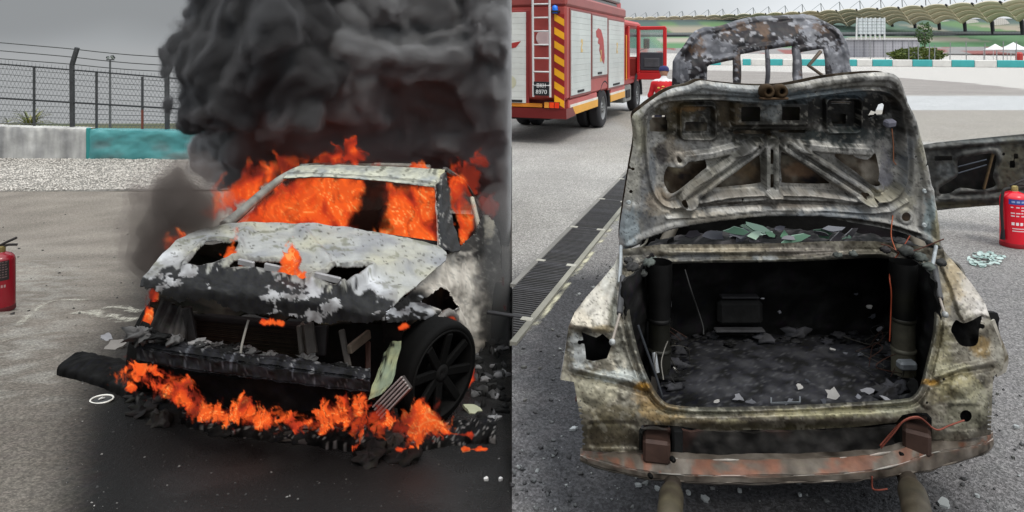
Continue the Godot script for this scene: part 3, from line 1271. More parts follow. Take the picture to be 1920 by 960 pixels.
	for px in [1712.0, 1800.0, 1842.0, 1888.0]:
		var mb = Mb.new()
		bar(mb, P(px, 71.0, 250), P(px - 12.0, 91.0, 232), 0.9, 0.3, L(196, 190, 180), 0.0)
		put("stairs", mb, M.matte, stand)


# ------------------------------------------------------------------ the fire engine
func wheel(parent, c: Vector3, axis: Vector3, r, w, tyre_col, rim_col, holes = 8):
	var y = axis.normalized()
	var x = Vector3.UP.cross(y).normalized()
	var t = Transform3D(Basis(x, y, x.cross(y)), c)
	var mb = Mb.new()
	var h = w * 0.5
	lathe(mb, t, [Vector2(r * 0.60, -h * 0.8), Vector2(r * 0.62, -h), Vector2(r * 0.9, -h), Vector2(r * 0.985, -h * 0.72), Vector2(r, -h * 0.5), Vector2(r, h * 0.5), Vector2(r * 0.985, h * 0.72), Vector2(r * 0.9, h), Vector2(r * 0.62, h), Vector2(r * 0.60, h * 0.8)], 36, tyre_col)
	var o = Node3D.new()
	named(o, "wheel", parent)
	var ty = put("tyre", mb, M.rubber, o)
	mb = Mb.new()
	lathe(mb, t, [Vector2(r * 0.61, h * 0.9), Vector2(r * 0.56, h * 0.95), Vector2(r * 0.54, h * 0.5), Vector2(r * 0.30, h * 0.35), Vector2(r * 0.28, h * 0.75), Vector2(r * 0.12, h * 0.9), Vector2(0.001, h * 0.9)], 30, rim_col)
	lathe(mb, t, [Vector2(r * 0.61, -h * 0.9), Vector2(r * 0.54, -h * 0.5), Vector2(0.001, -h * 0.5)], 30, rim_col)
	for k in holes:
		var a = TAU * k / holes
		var p = t * Vector3(cos(a) * r * 0.2, h * 0.92, sin(a) * r * 0.2)
		tube(mb, [p - y * 0.02, p + y * 0.02], r * 0.03, 6, rim_col * 0.7)
	put("rim", mb, M.paint, o)


func build_truck():
	var truck = thing("fire_engine", "red fire engine with pale roller shutters and yellow chevrons parked beyond the wreck", "fire engine")
	var f = Vector3(0.355, 0, -0.935)
	var l = Vector3(-0.935, 0, -0.355)
	var o = Vector3(1.17, 0, -14.2)
	var B = Basis(-l, Vector3.UP, -f)
	var p = func(s, w, z): return o + f * s + l * w + Vector3.UP * z
	var red = L(172, 74, 70)
	var dark_red = L(150, 34, 34)
	var pale = L(206, 212, 210)
	var black = L(34, 36, 40)
	# block(s0, s1, w0, w1, z0, z1)
	var blk = func(called, q, col, bev = 0.02, m = M.paint, parent = truck):
		var mb = Mb.new()
		box(mb, at(p.call((q[0] + q[1]) * 0.5, (q[2] + q[3]) * 0.5, (q[4] + q[5]) * 0.5), B), Vector3(absf(q[3] - q[2]), absf(q[5] - q[4]), absf(q[1] - q[0])), bev, col)
		return put(called, mb, m, parent)
	blk.call("body", [0.02, 6.4, 0.02, 2.43, 0.98, 3.02], red, 0.05)
	blk.call("roof_rail", [0.0, 6.45, 0.0, 2.45, 3.0, 3.28], L(160, 76, 72), 0.05)
	blk.call("roof_deck", [0.3, 6.1, 0.2, 2.25, 3.28, 3.42], L(120, 122, 122), 0.03)
	blk.call("roof_locker", [3.2, 6.2, 0.12, 0.9, 3.42, 3.85], L(150, 154, 154), 0.04)
	blk.call("air_deflector", [6.45, 7.3, 0.3, 2.1, 3.0, 3.65], L(186, 40, 44), 0.15)
	blk.call("chassis", [0.4, 8.9, 0.5, 1.95, 0.5, 0.98], black, 0.02, M.matte)
	blk.call("skirt", [0.25, 2.85, 0.03, 2.42, 0.62, 0.98], L(192, 88, 84), 0.02)
	blk.call("skirt", [4.45, 6.4, 0.03, 2.42, 0.66, 0.98], L(192, 88, 84), 0.02)
	for q in [[0.35, 2.9], [4.4, 6.38]]:
		blk.call("white_stripe", [q[0], q[1], 0.022, 0.06, 0.80, 0.86], L(236, 232, 222), 0.0)
		blk.call("yellow_stripe", [q[0], q[1], 0.018, 0.06, 0.62, 0.80], L(240, 172, 40), 0.0)
	# roller shutters on the side: frame, slats, handle
	for q in [[0.32, 2.05, 1.06, 2.92], [2.25, 3.85, 1.40, 2.90], [4.05, 6.1, 1.02, 2.86]]:
		var fr = blk.call("locker_frame", [q[0] - 0.07, q[1] + 0.07, 0.005, 0.1, q[2] - 0.06, q[3] + 0.05], L(128, 48, 46), 0.01)
		var n = 14
		for k in n:
			var z0 = lerpf(q[2], q[3], float(k) / n)
			var z1 = lerpf(q[2], q[3], float(k + 1) / n)
			blk.call("slat", [q[0], q[1], -0.012, 0.03, z0 + 0.001, z1 - 0.001], pale * frand(0.97, 1.02), 0.004, M.paint, fr)
		blk.call("locker_handle", [q[0] + 0.5, q[1] - 0.7, -0.03, 0.0, q[2] + 0.04, q[2] + 0.09], black, 0.0, M.matte, fr)
	# red wing emblem and small yellow numerals on the shutters
	for e in [[2.55, 2.62, 0.62], [0.0, 0.0, 0.0]]:
		if e[2] > 0.0:
			var mb = Mb.new()
			var t = Transform3D(Basis(f, Vector3.UP, -l), p.call(e[0], -0.016, 2.1))
			prism(mb, t, V([0.0, 0.42, 0.25, 0.5, 0.55, 0.46, 0.82, 0.22, 0.95, -0.25, 0.88, -0.42, 0.6, -0.3, 0.35, -0.05, 0.42, 0.08, 0.2, 0.12, 0.28, 0.24, 0.05, 0.28]), 0.004, L(176, 50, 52))
			put("emblem", mb, M.paint, truck)
	for e in [[1.1, 2.0], [3.0, 1.75], [5.0, 1.95]]:
		var mb = Mb.new()
		var t = Transform3D(Basis(f, Vector3.UP, -l), p.call(e[0], -0.016, e[1]))
		prism(mb, t, V([0, 0, 0.16, 0, 0.16, 0.07, 0.07, 0.09, 0.16, 0.2, 0.16, 0.3, 0.02, 0.3, 0.0, 0.22, 0.09, 0.22, 0.0, 0.1]), 0.004, L(222, 190, 120))
		put("numeral", mb, M.paint, truck)
	# rear: shutter, chevrons, ladder, lamps, plate
	var fr2 = blk.call("rear_frame", [-0.01, 0.06, 0.86, 2.36, 0.86, 2.92], L(150, 52, 50), 0.01)
	for k in 16:
		blk.call("slat", [-0.03, 0.03, 0.92, 2.30, 0.90 + k * 0.124, 0.90 + (k + 1) * 0.124 - 0.002], L(224, 226, 222) * frand(0.97, 1.02), 0.004, M.paint, fr2)
	for k in 2:
		blk.call("rear_handle", [-0.05, -0.03, 1.0 + k * 0.8, 1.3 + k * 0.8, 0.92, 0.97], black, 0.0, M.matte, fr2)
	var mb = Mb.new()
	var tr = Transform3D(Basis(-l, Vector3.UP, -f), p.call(-0.034, 1.45, 2.05))
	prism(mb, tr, V([-0.75, 0.0, -0.3, 0.18, 0.1, 0.14, 0.42, 0.2, 0.30, 0.06, 0.05, 0.02, 0.12, -0.12, -0.1, -0.08, -0.2, -0.3, -0.5, -0.2]), 0.004, L(176, 58, 54))
	put("emblem", mb, M.paint, truck)
	mb = Mb.new()
	lathe(mb, Transform3D(Basis(-l, -f, Vector3.DOWN), p.call(-0.035, 1.28, 1.35)), [Vector2(0.14, -0.002), Vector2(0.14, 0.002), Vector2(0.001, 0.002)], 20, L(206, 204, 178))
	put("badge", mb, M.paint, truck)
	mb = Mb.new()
	lathe(mb, Transform3D(Basis(-l, -f, Vector3.DOWN), p.call(-0.01, 0.52, 2.32)), [Vector2(0.17, -0.002), Vector2(0.17, 0.002), Vector2(0.001, 0.002)], 20, L(222, 196, 196))
	put("badge", mb, M.paint, truck)
	blk.call("chevron_board", [-0.03, 0.02, 0.05, 0.27, 0.80, 2.82], dark_red, 0.0)
	for k in 7:
		mb = Mb.new()
		var z = 0.88 + k * 0.29
		var t = Transform3D(Basis(-l, Vector3.UP, -f), p.call(-0.034, 0.16, z))
		prism(mb, t, V([-0.11, 0.07, 0.11, -0.06, 0.11, 0.09, -0.11, 0.22]), 0.004, L(244, 176, 36))
		put("chevron", mb, M.paint, truck)
	mb = Mb.new()
	for w in [0.34, 0.72]:
		tube(mb, [p.call(-0.10, w, 1.05), p.call(-0.16, w, 3.5)], 0.026, 7, L(206, 206, 206))
	put("ladder_rail", mb, M.gloss, truck)
	for k in 8:
		mb = Mb.new()
		var z = 1.3 + k * 0.29
		tube(mb, [p.call(-0.12, 0.33, z), p.call(-0.12, 0.73, z)], 0.02, 6, L(206, 206, 206))
		put("ladder_rung", mb, M.gloss, truck)
	blk.call("number_plate", [-0.135, -0.115, 0.36, 0.70, 1.08, 1.38], black, 0.005, M.paint)
	for e in [["BKH", 1.255], ["8970", 1.12]]:
		var tm = TextMesh.new()
		tm.text = e[0]
		tm.font = SystemFont.new()
		tm.font.font_names = PackedStringArray(["Droid Sans"])
		tm.font_size = 32
		tm.pixel_size = 0.0036
		tm.depth = 0.006
		var txt = put("lettering", tm, mat("plate_white", Color(0.9, 0.9, 0.9), 0.5), truck)
		txt.transform = Transform3D(Basis(-l, Vector3.UP, -f), p.call(-0.139, 0.53, e[1] + 0.04))
	for q in [[0.14, 0.5], [1.95, 2.3]]:
		var lamp = blk.call("tail_lamp", [-0.04, 0.05, q[0], q[1], 0.80, 0.95], L(60, 22, 22), 0.01)
		for k in 3:
			blk.call("lamp_lens", [-0.05, -0.03, q[0] + 0.02 + k * 0.115, q[0] + 0.12 + k * 0.115, 0.815, 0.935], [L(232, 60, 30), L(238, 74, 30), L(226, 150, 60)][k], 0.0, M.gloss, lamp)
	blk.call("orange_strip", [-0.02, 0.05, 0.55, 1.9, 0.82, 0.9], L(226, 140, 44), 0.0)
	mb = Mb.new()
	prism(mb, Transform3D(Basis(f, Vector3.UP, -l), p.call(0.0, 1.22, 0.0)), V([-0.02, 0.80, 0.5, 0.80, 0.75, 0.60, 0.0, 0.58]), 2.42, L(120, 34, 36))
	put("rear_bumper", mb, M.paint, truck)
	mb = Mb.new()
	lathe(mb, at(p.call(-0.02, 0.26, 2.93)), [Vector2(0.06, -0.09), Vector2(0.065, 0.0), Vector2(0.055, 0.07), Vector2(0.001, 0.09)], 14, L(24, 120, 235))
	put("beacon_light", mb, M.gloss, truck)
	blk.call("beacon_bracket", [-0.1, 0.05, 0.16, 0.36, 2.86, 2.9], black, 0.0, M.matte)
	# wheels and arches
	for s in [3.65, 8.75]:
		mb = Mb.new()
		var arch = []
		for k in 13:
			var a = PI * k / 12.0
			arch.append(p.call(s - cos(a) * 0.66, 0.06, 0.5 + sin(a) * 0.72))
		tube(mb, arch, 0.05, 6, black)
		put("wheel_arch", mb, M.matte, truck)
		wheel(truck, p.call(s, 0.2, 0.51), -l, 0.51, 0.3, L(40, 41, 43), L(132, 134, 136))
		wheel(truck, p.call(s, 2.25, 0.51), l, 0.51, 0.3, L(40, 41, 43), L(120, 122, 124))
		if s < 5.0:
			wheel(truck, p.call(s, 0.54, 0.51), -l, 0.51, 0.28, L(36, 37, 39), L(60, 60, 60))
			wheel(truck, p.call(s, 1.9, 0.51), l, 0.51, 0.28, L(36, 37, 39), L(60, 60, 60))
	# cab
	blk.call("cab_rear", [6.45, 6.75, 0.08, 2.37, 0.95, 2.85], L(188, 52, 50), 0.04)
	blk.call("cab_roof", [6.45, 9.5, 0.08, 2.37, 2.75, 2.98], L(196, 58, 54), 0.08)
	blk.call("cab_floor", [6.7, 9.5, 0.08, 2.37, 0.95, 1.15], L(150, 40, 40), 0.03)
	blk.call("cab_far_side", [6.7, 9.5, 2.28, 2.37, 1.1, 2.8], red, 0.02)
	blk.call("cab_front", [9.35, 9.55, 0.08, 2.37, 0.7, 1.8], red, 0.08)
	blk.call("cab_pillar", [7.3, 7.5, 0.08, 0.2, 1.1, 2.8], L(196, 52, 50), 0.02)
	blk.call("cab_pillar", [9.3, 9.45, 0.08, 0.2, 1.1, 2.8], L(196, 52, 50), 0.02)
	blk.call("seat", [7.0, 7.4, 0.4, 1.0, 1.2, 2.2], L(46, 44, 42), 0.08, M.matte)
	blk.call("grab_rail", [6.72, 6.78, 0.03, 0.08, 1.1, 2.5], L(226, 150, 50), 0.02)
	blk.call("side_step", [6.5, 7.6, 0.06, 0.6, 0.42, 0.95], L(120, 122, 120), 0.04)
	blk.call("step_tread", [6.7, 7.3, 0.03, 0.1, 0.55, 0.8], black, 0.01, M.matte)
	var wg = blk.call("windscreen", [9.44, 9.47, 0.2, 2.25, 1.85, 2.75], Color(0.8, 0.9, 0.9), 0.0, M.glass)
	# the open door: swung out at right angles
	mb = Mb.new()
	var dt = Transform3D(Basis(-l, Vector3.UP, -f), p.call(8.55, 0.05, 0.0))
	var frame = [[0.0, 1.05, 0.95, 1.28], [0.0, 1.28, 0.10, 2.85], [0.86, 1.28, 0.98, 2.78], [0.1, 2.70, 0.95, 2.82], [0.1, 1.28, 0.86, 1.38]]
	for q in frame:
		box(mb, dt * at(Vector3((q[0] + q[2]) * 0.5, (q[1] + q[3]) * 0.5, 0)), Vector3(q[2] - q[0], q[3] - q[1], 0.07), 0.02, L(206, 40, 44))
	var door = put("cab_door", mb, M.paint, truck)
	mb = Mb.new()
	box(mb, dt * at(Vector3(0.49, 1.66, 0.03)), Vector3(0.76, 0.6, 0.06), 0.03, L(62, 66, 74))
	box(mb, dt * at(Vector3(0.5, 1.62, 0.065)), Vector3(0.5, 0.3, 0.03), 0.015, L(84, 86, 92))
	put("door_trim", mb, M.matte, door)
	mb = Mb.new()
	box(mb, dt * at(Vector3(0.49, 2.33, 0.0)), Vector3(0.76, 0.74, 0.008), 0.0, Color.WHITE)
	put("door_window", mb, M.glass, door)
	mb = Mb.new()
	box(mb, dt * at(Vector3(0.28, 2.25, -0.25)), Vector3(0.2, 0.34, 0.08), 0.03, L(30, 32, 34))
	tube(mb, [dt * Vector3(0.05, 2.0, -0.05), dt * Vector3(0.28, 2.1, -0.25)], 0.015, 5, L(30, 32, 34))
	put("mirror", mb, M.gloss, truck)


# ------------------------------------------------------------------ the burnt-out car on the right
func on_plane(px, py, p0: Vector3, n: Vector3) -> Vector3:
	var eye = Vector3(0, H, 0)
	var dir = P(px, py, 1.0) - eye
	return eye + dir * ((p0 - eye).dot(n) / dir.dot(n))


# colour stains: [x, y, rx, ry, colour, strength]
func stained(q: Vector2, base: Color, blobs, wob = 0.35) -> Color:
	var n = nf(q.x * 0.022, q.y * 0.022, 2.0)
	var n2 = nf(q.x * 0.09, q.y * 0.09, 5.0)
	for b in blobs:
		var e = Vector2((q.x - b[0]) / b[2], (q.y - b[1]) / b[3]).length()
		if e > 1.8:
			continue
		base = base.lerp(b[4], (1.0 - ss(0.55, 1.15, e + (n + n2 * 0.6) * wob * 1.6)) * b[5])
	return base


func scorch(q: Vector2, light: Color, mid: Color, dark: Color, seed_ = 0.0) -> Color:
	var a = nf(q.x * 0.018, q.y * 0.018, 11.0 + seed_)
	var b = nf(q.x * 0.05, q.y * 0.05, 17.0 + seed_)
	var c = nf(q.x * 0.35, q.y * 0.2, 19.0 + seed_)
	var k = clampf(0.5 + a * 0.75 + b * 0.28, 0, 1)
	var col = dark.lerp(mid, ss(0.1, 0.45, k)).lerp(light, ss(0.5, 0.95, k))
	return col * (1.0 + c * 0.14)


func hole_min(q, list) -> float:        # > 0 inside a hole (so that metal is < 0)
	var m = -1e9
	for h in list:
		var s: float
		match h[0]:
			"p": s = -sd_poly(q, h[1])
			"b": s = -sd_box(q, h[1], h[2], h[3])
			_: s = h[2] - q.distance_to(h[1])
		m = maxf(m, s)
	return m


func build_burnt_car():
	var car = thing("burnt_car", "burnt-out saloon seen from behind with boot lid and bonnet standing open", "car")
	boot_lid(car)
	rear_body(car)
	boot_inside(car)
	beam_and_pipes(car)
	upright_bonnet(car)
	open_door(car)
	car_shell(car)


func boot_lid(car):
	var p0 = P(1460, 430, 3.42)
	var p1 = P(1460, 150, 3.27)
	var n = Vector3.RIGHT.cross(p1 - p0).normalized()
	if n.z < 0.0:
		n = -n
	var place = func(q, h): return on_plane(q.x, q.y, p0, n) + n * h
	var outline = smooth_poly(V([1184, 222, 1200, 205, 1222, 188, 1255, 168, 1290, 160, 1312, 151, 1345, 155, 1400, 160, 1445, 161, 1485, 158, 1545, 146, 1600, 139, 1650, 136, 1676, 139, 1690, 155, 1702, 192, 1718, 226, 1733, 280, 1747, 345, 1760, 410, 1766, 462, 1752, 462, 1720, 446, 1660, 428, 1580, 415, 1500, 409, 1420, 410, 1340, 418, 1270, 431, 1215, 450, 1178, 468, 1163, 470, 1161, 440, 1169, 380, 1180, 312, 1188, 262]), 3)
	var field = smooth_poly(V([1214, 240, 1228, 205, 1262, 192, 1340, 190, 1440, 194, 1540, 182, 1620, 173, 1668, 178, 1688, 205, 1697, 260, 1700, 320, 1694, 352, 1672, 374, 1630, 378, 1540, 367, 1452, 364, 1370, 369, 1300, 382, 1262, 388, 1236, 372, 1221, 330]), 3)
	var pockets = [
		["p", smooth_poly(V([1250, 348, 1254, 326, 1264, 318, 1284, 321, 1299, 312, 1312, 306, 1326, 307, 1331, 317, 1318, 328, 1272, 365, 1258, 366]), 3)],
		["p", smooth_poly(V([1350, 361, 1346, 356, 1424, 301, 1433, 304, 1435, 346, 1428, 353]), 3)],
		["p", smooth_poly(V([1475, 346, 1474, 300, 1484, 297, 1560, 347, 1558, 354, 1480, 352]), 3)],
		["p", smooth_poly(V([1577, 302, 1586, 295, 1608, 296, 1618, 304, 1640, 308, 1652, 296, 1656, 300, 1661, 330, 1658, 352, 1642, 352, 1612, 328]), 3)],
		["b", Vector2(1240, 243), Vector2(17, 12), 4.0], ["b", Vector2(1411, 217), Vector2(18, 14), 2.0], ["b", Vector2(1487, 216), Vector2(17, 13), 2.0],
		["b", Vector2(1314, 247), Vector2(21, 9), 3.0], ["b", Vector2(1588, 232), Vector2(14, 10), 3.0], ["b", Vector2(1305, 206), Vector2(20, 1.6), 1.0], ["b", Vector2(1593, 201), Vector2(20, 1.6), 1.0],
		["b", Vector2(1241, 227), Vector2(14, 4.0), 3.0], ["p", V([1655, 214, 1660, 203, 1668, 200, 1673, 206, 1673, 222, 1657, 224])], ["p", V([1641, 224, 1646, 214, 1652, 216, 1653, 226, 1642, 230])],
		["b", Vector2(1418, 255), Vector2(36, 4.0), 3.0], ["b", Vector2(1495, 253), Vector2(26, 3.6), 3.0],
		["b", Vector2(1452, 298), Vector2(2.8, 14), 2.0], ["b", Vector2(1452, 344), Vector2(3.2, 13), 2.0],
		["c", Vector2(1284, 381), 5.0], ["c", Vector2(1265, 392), 2.3], ["c", Vector2(1394, 376), 2.2], ["c", Vector2(1627, 369), 6.0], ["c", Vector2(1647, 379), 2.6], ["c", Vector2(1517, 371), 2.2], ["c", Vector2(1697, 405), 8.5],
		["c", Vector2(1186, 315), 3.2], ["c", Vector2(1172, 331), 3.0], ["c", Vector2(1182, 357), 3.4], ["c", Vector2(1735, 308), 2.6], ["c", Vector2(1727, 335), 2.6], ["c", Vector2(1717, 294), 2.4], ["c", Vector2(1278, 306), 4.0], ["c", Vector2(1531, 174), 2.0]]
	var inside = func(q):
		var o = sd_poly(q, outline)
		if o > 12.0:
			return o
		return maxf(o, hole_min(q, pockets))
	var groove1 = V([1205, 452, 1265, 431, 1330, 420, 1400, 411, 1460, 407, 1530, 408, 1600, 413, 1660, 422, 1720, 440])
	var groove0 = V([1262, 400, 1300, 396, 1360, 387, 1452, 380, 1540, 383, 1600, 389, 1645, 391, 1662, 386])
	var lip = V([1250, 408, 1300, 406, 1380, 396, 1452, 391, 1540, 393, 1620, 398, 1668, 396, 1700, 376])
	var ribs = [V([1424, 279, 1290, 378]), V([1482, 277, 1630, 372])]
	var braces = [V([1268, 322, 1292, 303, 1340, 297, 1415, 279]), V([1500, 279, 1570, 286, 1640, 290]), V([1256, 372, 1330, 326]), V([1660, 360, 1590, 305])]
	var height = func(q):
		var h = 0.0
		var f = sd_poly(q, field)
		var o = -sd_poly(q, outline)
		h += 0.016 * (1.0 - ss(3.0, 9.0, absf(o - 9.0)))             # rolled edge
		h -= 0.012 * (1.0 - ss(1.5, 5.0, absf(f - 8.0)))             # seal channel
		h -= 0.065 * (1.0 - ss(-5.0, 3.0, f))                        # the field lies deeper
		if f < 6.0:
			for r in ribs:
				var e = sd_line(q, r)
				h += 0.055 * (1.0 - ss(11.0, 16.0, e)) - 0.024 * (1.0 - ss(1.5, 4.5, e))
			for r in braces:
				h += 0.03 * (1.0 - ss(6.0, 10.5, sd_line(q, r)))
			h += 0.045 * (1.0 - ss(12.0, 16.0, sd_seg(q, Vector2(1452, 272), Vector2(1452, 366)))) - 0.012 * (1.0 - ss(2.0, 6.0, sd_seg(q, Vector2(1452, 286), Vector2(1452, 356))))
			h += 0.04 * (1.0 - ss(-3.0, 3.0, sd_box(q, Vector2(1450, 217), Vector2(72, 22), 4.0)))
			h += 0.02 * (1.0 - ss(-5.0, 3.0, sd_box(q, Vector2(1450, 244), Vector2(82, 7), 6.0)))
			for c in [Vector2(1314, 235), Vector2(1591, 222)]:
				var e = sd_box(q, c, Vector2(33, 32), 10.0)
				h += 0.024 * (1.0 - ss(2.0, 4.5, absf(e))) - 0.02 * (1.0 - ss(-6.0, 0.0, e))
			h += 0.012 * (1.0 - ss(2.0, 6.0, absf(q.distance_to(Vector2(1279, 306)) - 9.0)))
		h -= 0.022 * (1.0 - ss(2.5, 5.0, sd_line(q, groove0)))
		h -= 0.03 * (1.0 - ss(2.0, 4.5, sd_line(q, groove1)))
		h += 0.014 * (1.0 - ss(1.0, 3.5, sd_line(q, lip)))
		h += 0.01 * (1.0 - ss(2.0, 5.0, absf(q.distance_to(Vector2(1697, 405)) - 11.0)))
		for e in [[1180, 420], [1738, 390]]:                         # hinge plates
			h += 0.010 * (1.0 - ss(-3.0, 2.0, sd_box(q, Vector2(e[0], e[1]), Vector2(13, 40), 6.0)))
		h += nf(q.x * 0.03, q.y * 0.03, 3.0) * 0.006 + nf(q.x * 0.12, q.y * 0.12, 3.0) * 0.001
		return h
	var soot = L(38, 37, 36)
	var blobs = [
		[1450, 215, 260, 66, L(38, 36, 31), 0.93], [1620, 215, 85, 66, L(22, 22, 22), 0.92], [1500, 200, 60, 30, L(36, 36, 36), 0.7], [1270, 225, 52, 42, L(84, 74, 52), 0.7], [1265, 200, 30, 20, L(112, 98, 72), 0.6], [1370, 205, 34, 38, L(84, 72, 52), 0.7],
		[1300, 212, 36, 7, L(140, 104, 60), 0.5], [1450, 217, 22, 15, L(128, 132, 132), 0.9], [1430, 262, 220, 16, L(44, 43, 38), 0.8], [1600, 262, 90, 18, L(58, 68, 70), 0.6],
		[1330, 168, 110, 14, L(170, 174, 176), 0.85], [1450, 182, 120, 16, L(138, 148, 154), 0.8], [1580, 160, 90, 10, L(150, 148, 140), 0.7], [1560, 178, 110, 12, L(112, 128, 138), 0.75], [1290, 182, 50, 14, L(150, 152, 148), 0.7],
		[1196, 250, 24, 50, L(168, 166, 148), 0.8], [1180, 330, 22, 70, L(208, 206, 196), 0.9], [1180, 420, 20, 52, L(186, 200, 208), 0.85], [1228, 330, 9, 80, L(138, 144, 152), 0.7], [1212, 380, 14, 60, L(126, 130, 136), 0.6],
		[1262, 292, 40, 24, L(150, 140, 126), 0.75], [1245, 300, 12, 26, L(62, 60, 66), 0.8], [1340, 350, 80, 22, L(168, 162, 148), 0.75], [1240, 380, 30, 24, L(196, 182, 164), 0.8], [1270, 395, 50, 10, L(190, 182, 168), 0.8], [1290, 372, 30, 14, L(164, 158, 146), 0.7],
		[1310, 330, 60, 10, L(150, 148, 142), 0.6], [1380, 318, 60, 26, L(138, 136, 124), 0.55], [1530, 320, 90, 34, L(112, 110, 104), 0.6], [1610, 345, 60, 22, L(122, 122, 124), 0.6], [1672, 330, 14, 46, L(132, 132, 142), 0.8], [1560, 358, 80, 12, L(168, 162, 152), 0.7], [1650, 372, 40, 12, L(186, 180, 158), 0.75],
		[1452, 320, 20, 44, L(118, 118, 112), 0.7], [1450, 370, 200, 7, L(164, 158, 150), 0.75], [1450, 384, 190, 7, L(72, 62, 52), 0.8], [1350, 408, 100, 12, L(150, 144, 132), 0.75], [1560, 402, 120, 11, L(116, 124, 132), 0.75], [1700, 380, 26, 26, L(158, 154, 136), 0.7],
		[1690, 240, 11, 70, L(52, 52, 52), 0.7], [1706, 310, 10, 60, L(110, 122, 134), 0.6], [1722, 330, 16, 60, L(168, 166, 158), 0.8], [1742, 400, 15, 48, L(182, 200, 204), 0.85], [1730, 270, 12, 40, L(150, 146, 122), 0.6], [1752, 420, 8, 50, L(170, 160, 120), 0.7], [1685, 168, 14, 30, L(70, 66, 60), 0.7]]
	var colour = func(q):
		var c = scorch(q, L(212, 210, 204), L(170, 169, 166), L(104, 103, 100), 0.0)
		c = stained(q, c, blobs)
		c = c * (1.0 + 0.26 * nf(q.x * 0.35, q.y * 0.14, 47.0))
		c = c.lerp(L(34, 31, 28), ss(0.34, 0.41, nf(q.x * 0.30, q.y * 0.30, 48.0)) * 0.6)
		if sd_line(q, groove1) < 4.0:
			c = c.lerp(L(40, 36, 30), 0.8)
		var f = sd_poly(q, field)
		if f > 2.0 and f < 13.0:
			c = c.lerp(L(84, 80, 74), 0.35)
		var spots = nf(q.x * 0.06, q.y * 0.06, 44.0) + 0.4 * nf(q.x * 0.2, q.y * 0.2, 45.0)
		c = c.lerp(soot, ss(0.34, 0.5, spots) * 0.4)
		c = c.lerp(L(198, 194, 184), ss(0.30, 0.42, nf(q.x * 0.05, q.y * 0.05, 71.0) + 0.35 * nf(q.x * 0.2, q.y * 0.16, 72.0)) * 0.25)
		return c
	var mb = Mb.new()
	pressed(mb, 1156, 130, 1772, 476, 2.15, inside, height, colour, place, 0.004)
	var lid = put("boot_lid", mb, M.metal, car)
	lid.set_meta("label", "open boot lid with pressed inner bracing")
	# the outer skin behind it, open at the lamp cut-outs
	var skin_holes = [["b", Vector2(1241, 226), Vector2(17, 6), 3.0], ["p", V([1652, 216, 1657, 198, 1672, 195, 1678, 206, 1676, 226, 1655, 228])], ["p", V([1639, 226, 1644, 212, 1654, 214, 1655, 228, 1641, 232])], ["b", Vector2(1305, 204), Vector2(24, 4.0), 1.0], ["b", Vector2(1593, 199), Vector2(24, 4.0), 1.0]]
	var sin_ = func(q): return maxf(sd_poly(q, outline) + 4.0, hole_min(q, skin_holes))
	mb = Mb.new()
	var sc = func(q):
		var c = scorch(q, L(150, 142, 128), L(98, 84, 70), L(46, 44, 48), 30.0)
		c = stained(q, c, [[1450, 225, 280, 40, L(24, 24, 24), 0.95], [1655, 335, 22, 24, L(196, 186, 172), 0.9], [1278, 330, 16, 12, L(168, 156, 128), 0.8], [1405, 335, 26, 18, L(140, 118, 90), 0.7], [1520, 335, 34, 16, L(150, 118, 92), 0.7], [1490, 315, 14, 12, L(150, 144, 128), 0.7]])
		return c
	pressed(mb, 1160, 134, 1768, 472, 5.0, sin_, func(q): return -0.085 - 0.03 * ss(0.0, 60.0, -sd_poly(q, outline)), sc, place, 0.002)
	put("outer_skin", mb, M.metal, lid)
	# the latch at the top edge
	mb = Mb.new()
	var lp = place.call(Vector2(1446, 172), 0.03)
	for e in [[-0.035, 0.02], [0.03, 0.02]]:
		lathe(mb, Transform3D(Basis(Vector3.RIGHT, Vector3.BACK, Vector3.DOWN), lp + Vector3(e[0], 0.01, 0.0)), [Vector2(0.034, -0.03), Vector2(0.038, 0.0), Vector2(0.03, 0.03), Vector2(0.014, 0.034), Vector2(0.012, 0.0)], 14, L(66, 50, 38))
	box(mb, at(lp + Vector3(0, -0.024, 0.0)), Vector3(0.13, 0.012, 0.05), 0.004, L(92, 74, 56))
	box(mb, at(lp + Vector3(0, 0.012, -0.005)), Vector3(0.07, 0.05, 0.03), 0.01, L(56, 44, 36))
	put("latch", mb, M.char, lid)
	# hinge plate studs and the torn lamp wiring
	for q in [Vector2(1178, 377), Vector2(1731, 356), Vector2(1730, 420), Vector2(1177, 455)]:
		mb = Mb.new()
		lathe(mb, Transform3D(Basis(Vector3.RIGHT, n, Vector3.DOWN), place.call(q, 0.012)), [Vector2(0.013, 0.0), Vector2(0.011, 0.006), Vector2(0.006, 0.007), Vector2(0.001, 0.004)], 10, L(196, 204, 206))
		put("stud", mb, M.metal, lid)
	mb = Mb.new()
	box(mb, Transform3D(Basis.from_euler(Vector3(0.3, 0.2, 0.1)), place.call(Vector2(1668, 231), 0.0)), Vector3(0.055, 0.035, 0.04), 0.008, L(112, 112, 124))
	put("lamp_socket", mb, M.char, lid)
	mb = Mb.new()
	var wire = []
	for q in [[1670, 240, 0.01], [1671, 268, 0.02], [1672, 300, 0.015], [1676, 306, 0.02]]:
		wire.append(place.call(Vector2(q[0], q[1]), q[2]))
	tube(mb, wire, 0.0028, 5, L(168, 112, 84))
	put("wire", mb, M.metal, lid)


func rear_depth(q: Vector2) -> float:
	var d = 3.32
	if q.y > 480.0:
		d = lerpf(3.32, 2.86, ss(470.0, 625.0, q.y) * 0.5 + clampf((q.y - 480.0) / 130.0, 0, 1) * 0.5)
	if q.y > 625.0:
		d = lerpf(2.86, 2.74, ss(625.0, 780.0, q.y)) + 0.06 * ss(795.0, 850.0, q.y)
	var w = maxf(absf(q.x - 1468.0) - 330.0, 0.0) / 80.0
	return d + 0.05 * w * w


